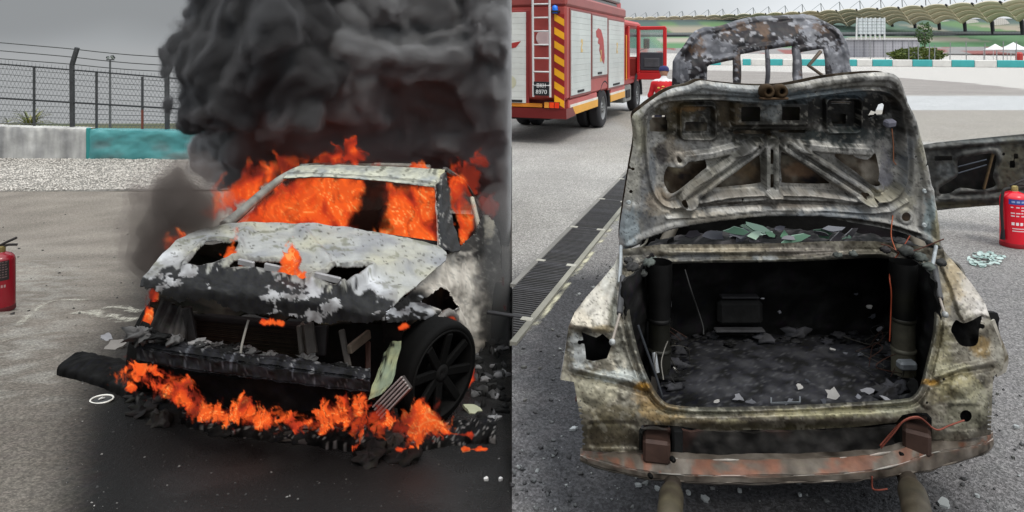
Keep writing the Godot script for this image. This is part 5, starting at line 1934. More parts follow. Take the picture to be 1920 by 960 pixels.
func upright_bonnet(car):
	var p0 = P(1435, 330, 6.7)
	var p1 = P(1435, 30, 7.05)
	var n = Vector3.RIGHT.cross(p1 - p0).normalized()
	if n.z < 0.0:
		n = -n
	var bow = func(q): return -0.10 * pow((q.x - 1436.0) / 170.0, 2.0) - 0.22 * pow(clampf((90.0 - q.y) / 76.0, 0, 1), 2.0)
	var place = func(q, h): return on_plane(q.x, q.y, p0, n) + n * (h + bow.call(q))
	var outline = V([1264, 330, 1264, 171, 1265, 112, 1272, 100, 1283, 86, 1296, 66, 1308, 53, 1327, 45, 1342, 46, 1357, 43, 1372, 38, 1388, 32, 1404, 28, 1420, 25, 1441, 20, 1468, 21, 1490, 19, 1512, 18, 1523, 14, 1534, 16, 1543, 18, 1556, 27, 1566, 34, 1586, 49, 1592, 62, 1596, 72, 1601, 100, 1605, 133, 1607, 330])
	var holes = [["p", V([1328, 124, 1334, 120, 1375, 112, 1373, 300, 1330, 300])], ["p", V([1390, 101, 1435, 93, 1434, 300, 1388, 300])], ["p", V([1443, 92, 1486, 86, 1491, 300, 1443, 300])], ["p", V([1503, 97, 1520, 94, 1546, 90, 1551, 120, 1556, 300, 1508, 300])]]
	var inside = func(q): return maxf(sd_poly(q, outline), hole_min(q, holes))
	var height = func(q):
		var hm = hole_min(q, holes)
		var h = 0.025 * (1.0 - ss(2.0, 7.0, absf(-hm - 6.0)))
		h += 0.03 * (1.0 - ss(2.0, 9.0, absf(-sd_poly(q, outline) - 7.0)))
		h += nz(q.x * 0.02, q.y * 0.02, 13.0) * 0.03 + nz(q.x * 0.06, q.y * 0.06, 13.0) * 0.006
		return h
	var blobs = [[1300, 130, 40, 60, L(128, 130, 140), 0.85], [1290, 90, 24, 30, L(126, 128, 138), 0.8], [1336, 95, 26, 40, L(46, 44, 48), 0.9], [1328, 62, 16, 14, L(110, 92, 80), 0.7], [1440, 60, 100, 30, L(56, 50, 52), 0.85], [1475, 36, 26, 10, L(150, 150, 148), 0.7], [1360, 70, 24, 24, L(70, 60, 50), 0.6], [1425, 82, 70, 12, L(128, 128, 136), 0.7], [1400, 50, 24, 12, L(96, 78, 66), 0.6], [1535, 50, 26, 34, L(60, 50, 48), 0.85], [1552, 46, 18, 18, L(126, 104, 82), 0.7], [1516, 66, 14, 22, L(140, 142, 150), 0.7], [1580, 70, 24, 26, L(66, 60, 66), 0.8], [1585, 120, 26, 50, L(142, 142, 150), 0.85], [1500, 90, 30, 14, L(128, 128, 134), 0.7], [1382, 130, 8, 40, L(132, 134, 140), 0.8], [1497, 125, 8, 40, L(110, 112, 118), 0.8], [1439, 125, 6, 50, L(104, 94, 88), 0.8], [1570, 60, 10, 12, L(168, 170, 176), 0.7]]
	var colour = func(q):
		var c = L(100, 101, 108).lerp(L(126, 127, 134), clampf(0.5 + nz(q.x * 0.02, q.y * 0.02, 150.0), 0, 1))
		var mid = 1.0 - ss(0.35, 1.0, Vector2((q.x - 1440.0) / 135.0, (q.y - 62.0) / 42.0).length())
		var rag = 0.35 * nz(q.x * 0.09, q.y * 0.09, 161.0) + 0.18 * nz(q.x * 0.25, q.y * 0.25, 163.0)
		var m1 = nz(q.x * 0.017, q.y * 0.016, 160.0) + rag + mid * 0.75 - 0.22
		var m2 = nz(q.x * 0.020 + 9.0, q.y * 0.018, 165.0) + rag * 0.8 + mid * 0.3 - 0.50
		c = c.lerp(L(34, 30, 33), ss(0.0, 0.05, m1) * 0.92)
		c = c.lerp(L(98, 76, 60), ss(0.0, 0.10, m2) * 0.75)
		c = c.lerp(L(196, 197, 204), (1.0 - ss(0.0, 0.03, absf(m1 + 0.03))) * 0.35)
		c = c.lerp(L(176, 177, 184), ss(0.52, 0.62, nz(q.x * 0.05, q.y * 0.06, 170.0) + rag * 0.5) * 0.7)
		c = c.lerp(L(52, 46, 44), (1.0 - ss(0.0, 5.0, -hole_min(q, holes))) * 0.6)
		return c
	var mb = Mb.new()
	pressed(mb, 1258, 8, 1612, 332, 2.2, inside, height, colour, place, 0.012)
	put("bonnet", mb, M.metal, car).set_meta("label", "charred bonnet standing upright with burnt-through openings")
	mb = Mb.new()
	tube(mb, [place.call(Vector2(1540, 96), 0.02), place.call(Vector2(1514, 124), 0.05), place.call(Vector2(1540, 142), 0.06)], [0.02, 0.022, 0.016], 6, L(104, 92, 80))
	put("bonnet_bracket", mb, M.metal, car)


func open_door(car):
	var p0 = P(1735, 330, 7.7)
	var p1 = P(1920, 330, 7.35)
	var n = (p1 - p0).cross(Vector3.UP).normalized()
	if n.z < 0.0:
		n = -n
	var place = func(q, h): return on_plane(q.x, q.y, p0, n) + n * h
	var outline = V([1582, 293, 1700, 277, 1760, 267, 1850, 258, 1925, 251, 1952, 249, 1958, 300, 1950, 338, 1934, 366, 1912, 380, 1880, 384, 1800, 390, 1752, 395, 1700, 398, 1584, 405])
	var hole = smooth_poly(V([1797, 300, 1830, 292, 1856, 288, 1868, 292, 1866, 312, 1862, 330, 1868, 345, 1860, 352, 1836, 356, 1800, 352, 1782, 362, 1764, 364, 1762, 352, 1785, 338, 1797, 326]), 3)
	var holes = [["p", hole], ["b", Vector2(1769, 297), Vector2(17, 4.5), 1.5], ["c", Vector2(1882, 289), 3.0], ["b", Vector2(1898, 308), Vector2(5, 7), 2.0], ["b", Vector2(1905, 293), Vector2(4, 5), 2.0]]
	var inside = func(q): return maxf(sd_poly(q, outline), hole_min(q, holes))
	var height = func(q):
		var e = sd_poly(q, hole)
		var h = 0.02 * (1.0 - ss(2.0, 6.0, absf(e - 6.0)))
		h += 0.03 * (1.0 - ss(2.0, 6.0, absf(q.y - 277.0 + (q.x - 1740.0) * 0.085)))
		h += 0.025 * (1.0 - ss(2.0, 8.0, absf(q.y - 378.0 + (q.x - 1740.0) * 0.05)))
		h -= 0.02 * (1.0 - ss(1.0, 5.0, absf(q.y - 368.0 + (q.x - 1740.0) * 0.06)))
		return h + nf(q.x * 0.03, q.y * 0.03, 4.0) * 0.015
	var colour = func(q):
		var c = scorch(q * 1.3, L(112, 112, 110), L(76, 76, 74), L(44, 44, 44), 200.0)
		c = stained(q, c, [[1840, 262, 120, 6, L(108, 112, 112), 0.8], [1800, 384, 90, 9, L(86, 82, 64), 0.8], [1770, 320, 26, 14, L(106, 110, 112), 0.7], [1900, 300, 30, 40, L(100, 96, 80), 0.6], [1884, 340, 20, 30, L(90, 88, 76), 0.6], [1750, 330, 12, 50, L(54, 54, 54), 0.6]])
		return c.lerp(L(40, 40, 40), ss(0.2, 0.34, nf(q.x * 0.05, q.y * 0.05, 210.0)) * 0.5)
	var mb = Mb.new()
	pressed(mb, 1576, 244, 1964, 410, 2.4, inside, height, colour, place, 0.01)
	var door = put("door", mb, M.metal, car)
	door.set_meta("label", "burnt door swung wide open")
	mb = Mb.new()
	pressed(mb, 1576, 244, 1964, 410, 8.0, func(q): return sd_poly(q, outline) + 3.0, func(_q): return -0.13, func(q): return scorch(q, L(70, 68, 64), L(46, 45, 44), L(26, 26, 26), 5.0), place, 0.004)
	put("door_skin", mb, M.metal, door)
	mb = Mb.new()
	bar(mb, place.call(Vector2(1864, 288), -0.03), place.call(Vector2(1846, 356), -0.03), 0.045, 0.02, L(112, 94, 70), 0.005)
	put("window_guide", mb, M.metal, door)
	for e in [[306, 300], [318, 310]]:
		mb = Mb.new()
		tube(mb, [place.call(Vector2(1798, e[0] + 8), -0.04), place.call(Vector2(1852, e[1]), -0.04)], 0.008, 6, L(92, 98, 108))
		put("winder_rod", mb, M.metal, door)


# the rest of the body: flanks, roof frame, floor, rims, dark cabin
func car_shell(car):
	var sd = func(d): return 2.86 + (d - 2.86) * 1.30
	var ax = func(d): return 1.20 + (d - 2.86) * 0.545          # the car's middle line
	var cf = func(_u, _v, p): return L(150, 146, 134).lerp(L(70, 64, 54), clampf(0.5 + nf(p.x * 3.0, p.y * 3.0, p.z * 3.0) * 1.5, 0, 1))
	for s in [-1.0, 1.0]:
		var mb = Mb.new()
		var rows = []
		for z in [0.32, 0.6, 0.85, 0.98]:
			var row = []
			for d in [3.02, 3.6, 4.2, 4.9, 5.6, 6.3]:
				row.append(Vector3(ax.call(d) + s * (0.93 - (z - 0.6) * (z - 0.6) * 0.5 - 0.02 * (d - 3.0)), z, -sd.call(d)))
			rows.append(row)
		patch(mb, rows, 60, 16, 0.01, cf, func(u, v):
			var d = lerpf(3.02, 6.3, u)
			var z = lerpf(0.32, 0.98, v)
			return (s > 0 and d > 4.75 and d < 5.75) or Vector2(d - 3.65, z - 0.3).length() < 0.36 or Vector2(d - 6.2, z - 0.3).length() < 0.36, func(_u, _v, p): return nf(p.z * 3.0, p.y * 3.0, 6.0) * 0.03)
		put("flank", mb, M.metal, car)
		for d in [3.65, 6.2]:
			mb = Mb.new()
			var y = Vector3(s, 0, -0.42 * s).normalized()
			var x = Vector3.UP.cross(y).normalized()
			lathe(mb, Transform3D(Basis(x, y, x.cross(y)), Vector3(ax.call(d) + s * 0.74, 0.235, -sd.call(d))), [Vector2(0.2, -0.1), Vector2(0.235, -0.1), Vector2(0.21, -0.06), Vector2(0.2, 0.05), Vector2(0.235, 0.1), Vector2(0.21, 0.1), Vector2(0.17, 0.06), Vector2(0.07, 0.08), Vector2(0.001, 0.08)], 24, L(104, 98, 90))
			put("wheel_rim", mb, M.metal, car)
		mb = Mb.new()
		var pr = func(d, w, z): return Vector3(ax.call(d) + s * w, z, -sd.call(d))
		tube(mb, smooth_line([pr.call(3.5, 0.72, 0.98), pr.call(3.95, 0.60, 1.30), pr.call(4.4, 0.55, 1.38), pr.call(5.0, 0.56, 1.34), pr.call(5.8, 0.70, 0.98)], 24), 0.035, 8, L(112, 104, 92))
		tube(mb, [pr.call(4.65, 0.56, 1.37), pr.call(4.7, 0.86, 0.95), pr.call(4.7, 0.88, 0.4)], 0.04, 8, L(96, 90, 80))
		put("pillar", mb, M.metal, car)
	var mb = Mb.new()
	patch(mb, [[Vector3(ax.call(4.0) - 0.56, 1.31, -sd.call(4.0)), Vector3(ax.call(4.0), 1.34, -sd.call(4.0)), Vector3(ax.call(4.0) + 0.56, 1.31, -sd.call(4.0))], [Vector3(ax.call(4.6) - 0.56, 1.36, -sd.call(4.6)), Vector3(ax.call(4.6), 1.36, -sd.call(4.6)), Vector3(ax.call(4.6) + 0.56, 1.36, -sd.call(4.6))], [Vector3(ax.call(5.1) - 0.56, 1.30, -sd.call(5.1)), Vector3(ax.call(5.1), 1.32, -sd.call(5.1)), Vector3(ax.call(5.1) + 0.56, 1.30, -sd.call(5.1))]], 24, 20, 0.01, cf, null, func(_u, _v, p): return nf(p.x * 3.0, p.z * 3.0) * 0.05)
	put("roof", mb, M.metal, car)
	mb = Mb.new()
	var n = 8
	for k in n:
		var d0 = lerpf(3.15, 6.6, float(k) / n)
		var d1 = lerpf(3.15, 6.6, float(k + 1) / n)
		var a = Vector3(ax.call(d0), 0.36, -sd.call(d0))
		var b = Vector3(ax.call(d1), 0.36, -sd.call(d1))
		bar(mb, a, b, 1.3, 0.14, L(34, 34, 34), 0.01)
	put("floor_pan", mb, M.char, car)
	mb = Mb.new()
	box(mb, Transform3D(Basis(Vector3.UP, -0.40), Vector3(ax.call(6.2), 0.62, -sd.call(6.2))), Vector3(0.9, 0.5, 0.7), 0.08, L(58, 54, 52))
	put("engine", mb, M.char, car)
	for s in [-0.38, 0.38]:
		mb = Mb.new()
		var c = Vector3(ax.call(4.6) + s, 0.7, -sd.call(4.6))
		box(mb, Transform3D(Basis.from_euler(Vector3(-0.2, -0.3, 0)), c), Vector3(0.46, 0.62, 0.12), 0.05, L(60, 52, 46))
		put("seat_frame", mb, M.char, car)


# ------------------------------------------------------------------ the burning car on the left
func plane3(a: Vector3, b: Vector3, c: Vector3) -> Vector3:
	var n = (b - a).cross(c - a).normalized()
	return n if n.dot(Vector3(0, H, 0) - a) > 0.0 else -n


func build_burning_car():
	var car = thing("burning_car", "burning white saloon with blistered bonnet, missing front bumper and glassless windscreen frame", "car")
	burning_bonnet(car)
	burning_side(car)
	burning_frame(car)
	burning_front(car)
	burning_rest(car)


func paint_flakes(q: Vector2, s: float) -> float:
	return nf(q.x * 0.014 + s, q.y * 0.022, s) + 0.28 * nf(q.x * 0.08 + s, q.y * 0.10, s + 3.0)


func burning_bonnet(car):
	var a = P(418, 424, 4.85)
	var b = P(822, 465, 4.72)
	var c = P(500, 540, 3.68)
	var n = plane3(a, b, c)
	var front = func(px): return lerpf(3.62, 3.50, clampf((px - 264.0) / 460.0, 0, 1))
	var place = func(q, h):
		var p = on_plane(q.x, q.y, a, n)
		var d = -p.z
		var f = front.call(q.x) - 0.06 * (1.0 - pow((q.x - 500.0) / 250.0, 2.0))
		# soft bend into the upright nose
		var k = 0.14
		var e = d - f
		d = f + (e if e > k else (0.0 if e < -k else (e + k) * (e + k) / (4.0 * k)))
		d += 0.22 * pow(clampf((360.0 - q.x) / 90.0, 0, 1), 2.0)
		return P(q.x, q.y, d) + n * h
	var outline = V([418, 424, 460, 424, 500, 426, 570, 431, 640, 437, 700, 445, 760, 454, 822, 464, 838, 476, 836, 488, 808, 512, 780, 538, 752, 563, 727, 586, 722, 604, 700, 607, 680, 611, 662, 612, 648, 608, 632, 611, 622, 617, 608, 615, 596, 619, 584, 615, 572, 617, 560, 610, 550, 606, 535, 608, 520, 605, 500, 606, 480, 601, 465, 602, 452, 596, 440, 597, 428, 588, 415, 586, 402, 576, 390, 577, 378, 571, 365, 574, 350, 569, 335, 572, 322, 564, 314, 566, 305, 554, 292, 548, 286, 540, 275, 542, 270, 533, 261, 531, 268, 515, 279, 505, 290, 492, 300, 480, 312, 466, 330, 450, 360, 438, 390, 430])
	var ha = V([387, 461, 416, 466, 446, 473, 436, 488, 425, 497, 402, 507, 372, 508, 350, 505, 366, 484])
	var hb = V([424, 521, 438, 508, 452, 503, 480, 506, 512, 514, 536, 520, 548, 528, 546, 536, 500, 526, 460, 518])
	var hc = V([632, 515, 652, 517, 692, 516, 668, 533, 640, 556, 612, 551, 588, 543, 604, 536, 620, 530])
	var holes = [["p", ha], ["p", hb], ["p", hc]]
	var crease = V([240, 540, 262, 522, 300, 512, 345, 508, 400, 514, 440, 518, 500, 532, 548, 545, 585, 548, 640, 560, 668, 552, 690, 556, 720, 566, 745, 575])
	var below = func(q):
		var best = 1e9
		for i in crease.size() - 1:
			if q.x >= crease[i].x and q.x <= crease[i + 1].x:
				best = q.y - lerpf(crease[i].y, crease[i + 1].y, (q.x - crease[i].x) / (crease[i + 1].x - crease[i].x))
		return best if best < 1e8 else -50.0
	var wob = func(q): return q + Vector2(nf(q.x * 0.12, q.y * 0.12, 3.0), nf(q.x * 0.12, q.y * 0.12, 9.0)) * 5.0
	var inside = func(q):
		var fr = ss(-4.0, 14.0, below.call(q))
		var w = q + (wob.call(q) - q) * fr
		return maxf(sd_poly(w, outline), hole_min(q + (wob.call(q) - q) * 0.3, holes))
	var height = func(q):
		var h = 0.05 * (1.0 - pow((q.x - lerpf(620.0, 500.0, (q.y - 424.0) / 160.0)) / 260.0, 2.0))
		for hl in [ha, hb, hc]:
			var e = sd_poly(q, hl)
			h += 0.022 * (1.0 - ss(2.0, 10.0, absf(e - 5.0)))
		h += 0.02 * (1.0 - ss(3.0, 12.0, sd_line(q, V([560, 440, 610, 500, 640, 560])))) + 0.02 * (1.0 - ss(3.0, 12.0, sd_line(q, V([470, 435, 440, 470]))))
		h += 0.018 * (1.0 - ss(2.0, 10.0, sd_line(q, V([640, 555, 700, 520, 760, 500]))))
		var bl = below.call(q)
		h += nf(q.x * 0.012, q.y * 0.02, 3.0) * 0.02
		h += paint_flakes(q, 40.0) * 0.010 * ss(-8.0, 6.0, bl)
		return h
	var colour = func(q):
		var nn = nf(q.x * 0.006, q.y * 0.014, 33.0)
		var col = L(158, 159, 157).lerp(L(166, 164, 148), clampf(0.4 + nn * 1.6, 0, 1)).lerp(L(124, 126, 132), clampf(nf(q.x * 0.011, q.y * 0.022, 37.0) * 2.0 + 0.2, 0, 1) * 0.7)
		col = col.lerp(L(206, 208, 212), (1.0 - ss(0.4, 1.0, Vector2((q.x - 690.0) / 60.0, (q.y - 545.0) / 28.0).length())) * 0.8)
		col = col.lerp(L(206, 208, 213), (1.0 - ss(0.4, 1.0, Vector2((q.x - 320.0) / 36.0, (q.y - 484.0) / 26.0).length())) * 0.7)
		col = col.lerp(L(96, 96, 74), ss(0.24, 0.40, nf(q.x * 0.016, q.y * 0.05, 51.0) + 0.3 * nf(q.x * 0.09, q.y * 0.2, 4.0)) * 0.6)
		col = col.lerp(L(60, 58, 50), ss(0.38, 0.44, nf(q.x * 0.07, q.y * 0.18, 57.0) + 0.10 * (1.0 - ss(0.4, 1.0, Vector2((q.x - 770.0) / 40.0, (q.y - 482.0) / 10.0).length()))) * 0.8)
		col = col * (1.0 + nf(q.x * 0.3, q.y * 0.3, 61.0) * 0.10)
		for hl in [ha, hb, hc]:
			var e = sd_poly(q, hl)
			if e < 16.0:
				col = col.lerp(L(52, 48, 46), (1.0 - ss(0.0, 7.0, e + nf(q.x * 0.1, q.y * 0.1, 8.0) * 8.0)) * 0.7)
		var bl = below.call(q) + nf(q.x * 0.05, q.y * 0.05, 71.0) * 20.0
		col = col.lerp(L(112, 110, 109), ss(-46.0, -2.0, bl + nf(q.x * 0.02, q.y * 0.02, 91.0) * 40.0) * 0.55)
		var ch = L(17, 17, 18).lerp(L(36, 36, 37), clampf(0.5 + nf(q.x * 0.05, q.y * 0.05, 75.0), 0, 1))
		var fl = paint_flakes(q, 40.0)
		ch = ch.lerp(L(104, 102, 102).lerp(L(158, 158, 160), clampf(0.5 + nf(q.x * 0.02, q.y * 0.02, 5.0) * 2.0, 0, 1)), ss(0.29, 0.32, fl + 0.08 * ss(500.0, 640.0, q.x) + 0.16 * (1.0 - ss(0.5, 1.0, Vector2((q.x - 315.0) / 36.0, (q.y - 545.0) / 22.0).length()))))
		ch = ch.lerp(L(206, 206, 206), (1.0 - ss(0.0, 0.012, absf(fl + 0.08 * ss(500.0, 640.0, q.x) - 0.28))) * 0.55)
		return col.lerp(ch, ss(-3.0, 3.0, bl))
	var mb = Mb.new()
	pressed(mb, 252, 418, 846, 624, 2.3, inside, height, colour, place, 0.006)
	put("bonnet", mb, M.ash, car).set_meta("label", "ash-white bonnet with scorched vents and black peeling front edge")
	# two pale vent bars that lie in the middle gap, one in the right gap
	for e in [[445, 518, 474, 525, 12.0], [494, 528, 546, 540, 15.0], [588, 544, 636, 556, 12.0]]:
		mb = Mb.new()
		var p0 = place.call(Vector2(e[0], e[1]), 0.085)
		var p1 = place.call(Vector2(e[2], e[3]), 0.085)
		bar(mb, p0, p1, 0.02, e[4] / F * 3.7, L(168, 166, 168), 0.005, n)
		put("vent_bar", mb, M.metal, car)
	# engine bay under the openings
	mb = Mb.new()
	patch(mb, [[P(318, 462, 4.62), P(540, 452, 4.95), P(800, 482, 4.85)], [P(290, 500, 4.4), P(520, 520, 4.4), P(760, 545, 4.3)], [P(280, 580, 3.85), P(500, 600, 3.85), P(720, 610, 3.8)]], 40, 20, 0.01, func(_u, _v, p): return L(26, 23, 21).lerp(L(78, 70, 58), clampf(0.25 + nf(p.x * 4.0, p.z * 4.0) * 1.5, 0, 1)), null, func(_u, _v, p): return nf(p.x * 4.0, p.z * 4.0) * 0.06)
	put("engine", mb, M.char, car)


func burning_side(car):
	var a = P(735, 598, 3.52)
	var dir = P(935, 470, 6.7) - a
	dir.y = 0
	var n = dir.cross(Vector3.UP).normalized()
	if n.x < 0.0:
		n = -n
	var place = func(q, h):
		var p = on_plane(q.x, q.y, a, n)
		# the flank leans in towards the shut line and the windows
		return P(q.x, q.y, clampf(-p.z, 3.3, 7.4)) + n * h * 0.8
	var outline = V([838, 488, 850, 478, 862, 470, 876, 462, 888, 450, 900, 436, 906, 418, 914, 404, 926, 404, 938, 424, 946, 470, 948, 530, 946, 590, 938, 622, 912, 654, 884, 690, 876, 700, 872, 680, 874, 652, 868, 628, 858, 612, 846, 604, 838, 600, 820, 602, 790, 600, 762, 602, 735, 604, 724, 606, 726, 588, 752, 564, 780, 540, 808, 514])
	var hole = V([787, 565, 800, 552, 812, 546, 825, 536, 838, 548, 847, 562, 850, 574, 836, 580, 817, 586, 806, 574])
	var inside = func(q):
		var w = q + Vector2(nf(q.x * 0.1, q.y * 0.1, 23.0), nf(q.x * 0.1, q.y * 0.1, 29.0)) * 4.0
		return maxf(sd_poly(w, outline), -sd_poly(w, hole))
	var height = func(q):
		var h = nf(q.x * 0.03, q.y * 0.015, 3.0) * 0.03
		h += 0.05 * (1.0 - ss(4.0, 16.0, sd_line(q, V([806, 590, 828, 572, 848, 580, 860, 604, 872, 650]))))
		h += 0.02 * (1.0 - ss(2.0, 6.0, sd_poly(q, hole)))
		h -= 0.05 * ss(0.0, 60.0, 545.0 - q.y)
		return h
	var colour = func(q):
		var st = nf(q.x * 0.09, q.y * 0.008, 41.0)
		var c = L(238, 231, 219).lerp(L(206, 198, 187), clampf(0.45 + st * 1.6, 0, 1))
		c = c.lerp(L(70, 70, 71), ss(884.0, 916.0, q.x + nf(q.x * 0.02, q.y * 0.02, 3.0) * 36.0) * 0.9)
		c = c.lerp(L(46, 45, 45), (1.0 - ss(-26.0, 10.0, q.y - 492.0 + nf(q.x * 0.05, q.y * 0.05, 4.0) * 36.0)) * ss(840.0, 862.0, q.x) * 0.95)
		c = c.lerp(L(206, 198, 178), (1.0 - ss(0.4, 1.0, Vector2((q.x - 925.0) / 12.0, (q.y - 425.0) / 32.0).length() + nf(q.x * 0.08, q.y * 0.08, 6.0) * 0.5)) * 0.9)
		c = c.lerp(L(160, 158, 152), ss(0.26, 0.34, nf(q.x * 0.1, q.y * 0.1, 77.0)) * 0.6)
		if q.x < 842.0 and q.y > 530.0:
			var fl = paint_flakes(q, 61.0)
			var ch = L(40, 40, 42).lerp(L(176, 178, 182), ss(0.0, 0.06, fl + 0.10 * ss(770.0, 800.0, q.x) - 0.05))
			c = c.lerp(ch, ss(-10.0, 6.0, sd_poly(q, hole) * -1.0 + 14.0) if false else (1.0 - ss(0.0, 20.0, q.x - 800.0 - (q.y - 600.0) * 0.2)) * ss(530.0, 552.0, q.y))
		c = c.lerp(L(206, 204, 200), (1.0 - ss(3.0, 10.0, sd_line(q, V([812, 588, 828, 572, 842, 576])))) * 0.8)
		return c
	var mb = Mb.new()
	pressed(mb, 716, 396, 954, 706, 2.3, inside, height, colour, place, 0.006)
	put("flank", mb, M.ash, car).set_meta("label", "heat-bleached wing and doors, sooted towards the rear")
	# inner wing seen through the burnt hole and the wheel arch
	mb = Mb.new()
	patch(mb, [[P(720, 600, 3.9), P(800, 540, 4.6), P(900, 480, 6.2)], [P(716, 690, 4.05), P(800, 680, 4.7), P(880, 620, 6.0)], [P(716, 760, 4.1), P(800, 740, 4.7), P(870, 700, 5.8)]], 30, 16, 0.01, func(_u, _v, p): return L(36, 33, 32).lerp(L(96, 82, 66), clampf(0.2 + nf(p.x * 5.0, p.y * 5.0, p.z * 3.0) * 1.5, 0, 1)), null, func(_u, _v, p): return nf(p.y * 5.0, p.z * 5.0) * 0.04)
	put("inner_wing", mb, M.char, car)
	# rolled arch liner, torn edge
	mb = Mb.new()
	var pts = smooth_line([P(822, 604, 4.15), P(834, 590, 4.3), P(846, 590, 4.45), P(856, 606, 4.55), P(864, 640, 4.6), P(872, 690, 4.6)], 24)
	var rr = []
	for i in 24:
		rr.append(0.03 + 0.012 * nz(i * 0.6, 3.0))
	tube(mb, pts, rr, 8, L(150, 144, 140))
	put("arch_edge", mb, M.metal, car)


func burning_frame(car):
	# header of the roof and the remains of its skin
	var rows = [
		[P(566, 313, 5.9), P(600, 311, 5.9), P(660, 311, 5.88), P(740, 314, 5.84), P(800, 317, 5.78), P(834, 319, 5.7)],
		[P(556, 315, 5.7), P(600, 316, 5.68), P(660, 317, 5.66), P(740, 322, 5.62), P(800, 328, 5.56), P(833, 331, 5.5)],
		[P(540, 327, 5.58), P(600, 328, 5.57), P(660, 331, 5.55), P(740, 336, 5.5), P(800, 342, 5.45), P(830, 347, 5.42)],
		[P(531, 336, 5.54), P(600, 333, 5.53), P(660, 336, 5.51), P(740, 343, 5.47), P(800, 350, 5.43), P(827, 354, 5.4)]]
	var mb = Mb.new()
	patch(mb, rows, 130, 24, 0.008, func(u, v, p):
		var c = L(206, 206, 188).lerp(L(168, 172, 170), clampf(0.5 + nf(p.x * 6.0, p.y * 16.0, 3.0) * 1.5, 0, 1))
		c = c.lerp(L(56, 54, 52), (1.0 - ss(0.0, 0.045, absf(v - 0.68 - nf(u * 9.0, 2.0) * 0.03))) * 0.85)
		c = c.lerp(L(40, 38, 37), ss(0.93, 1.0, v + nf(u * 20.0, 7.0) * 0.08) * 0.9)
		c = c.lerp(L(90, 90, 80), ss(0.28, 0.36, nf(p.x * 14.0, p.y * 30.0, 8.0)) * 0.7)
		return c.lerp(L(222, 216, 176), ss(0.88, 0.95, u) * (1.0 - ss(0.3, 0.6, v)) * 0.7), null, func(_u, v, p): return -0.015 * (1.0 - ss(0.0, 0.06, absf(v - 0.68))) + nf(p.x * 5.0, p.y * 5.0) * 0.008)
	put("roof_header", mb, M.metal, car)
	mb = Mb.new()
	tube(mb, [P(702, 310, 6.9), P(760, 311, 6.9), P(806, 314, 6.8)], 0.03, 6, L(150, 148, 140))
	tube(mb, [P(566, 312, 5.9), P(600, 309, 6.9), P(702, 310, 6.9)], 0.025, 6, L(110, 108, 102))
	tube(mb, [P(834, 319, 5.7), P(868, 340, 6.9)], 0.03, 6, L(90, 88, 84))
	put("roof_rail", mb, M.metal, car)
	# windscreen pillars
	mb = Mb.new()
	var line = smooth_line([P(420, 424, 4.88), P(452, 398, 5.05), P(488, 366, 5.3), P(520, 340, 5.52), P(546, 324, 5.66), P(576, 312, 5.86)], 30)
	var cols = []
	for i in 30:
		cols.append(L(82, 80, 76).lerp(L(168, 168, 160), clampf(0.35 + i / 50.0 + nf(i * 0.5, 2.0) * 0.8, 0, 1)))
	var rad = []
	for i in 30:
		rad.append(lerpf(0.042, 0.026, i / 29.0))
	tube(mb, line, rad, 9, cols)
	put("windscreen_pillar", mb, M.metal, car)
	mb = Mb.new()
	var rows2 = [
		[P(815, 352, 5.42), P(816, 380, 5.25), P(818, 420, 5.0), P(820, 466, 4.74)],
		[P(822, 344, 5.40), P(823, 380, 5.22), P(825, 420, 4.97), P(828, 468, 4.72)],
		[P(830, 330, 5.42), P(834, 380, 5.24), P(838, 420, 5.0), P(846, 470, 4.76)],
		[P(838, 322, 5.56), P(844, 380, 5.4), P(852, 420, 5.16), P(866, 468, 4.95)]]
	patch(mb, rows2, 60, 16, 0.02, func(u, v, p):
		var c = L(20, 20, 21).lerp(L(42, 42, 44), clampf(0.3 + nf(p.x * 20.0, p.y * 5.0) * 1.2, 0, 1))
		c = c.lerp(L(206, 204, 198), ss(0.02, 0.12, 0.24 - v + nf(u * 14.0, v * 6.0, 3.0) * 0.32) * 0.85)
		c = c.lerp(L(180, 176, 170), ss(0.36, 0.42, nf(p.x * 34.0, p.y * 22.0, 9.0)) * 0.5)
		return c.lerp(L(196, 194, 186), (1.0 - ss(0.0, 0.08, u + absf(v - 0.6) * 0.15)) * 0.7), null, func(_u, v, p): return 0.01 * sin(v * 6.0) + nf(p.x * 12.0, p.y * 12.0) * 0.012)
	put("windscreen_pillar", mb, M.metal, car)
	# door pillar, rear quarter
	mb = Mb.new()
	bar(mb, P(884, 370, 6.6), P(899, 432, 6.35), 0.045, 0.05, L(178, 172, 156), 0.01)
	put("door_pillar", mb, M.metal, car)
	mb = Mb.new()
	patch(mb, [[P(838, 322, 5.56), P(868, 340, 6.9), P(912, 402, 7.6)], [P(844, 326, 5.56), P(872, 346, 6.9), P(908, 410, 7.6)]], 20, 2, 0.02, func(_u, _v, p): return L(70, 68, 66).lerp(L(130, 126, 118), clampf(0.4 + nf(p.x * 9.0, p.y * 9.0), 0, 1)))
	put("roof_side", mb, M.metal, car)
	# scuttle below the windscreen
	mb = Mb.new()
	tube(mb, smooth_line([P(405, 428, 4.9), P(440, 424, 4.92), P(560, 432, 4.9), P(700, 447, 4.86), P(836, 468, 4.78)], 30), 0.022, 6, L(140, 138, 134))
	put("scuttle", mb, M.metal, car)


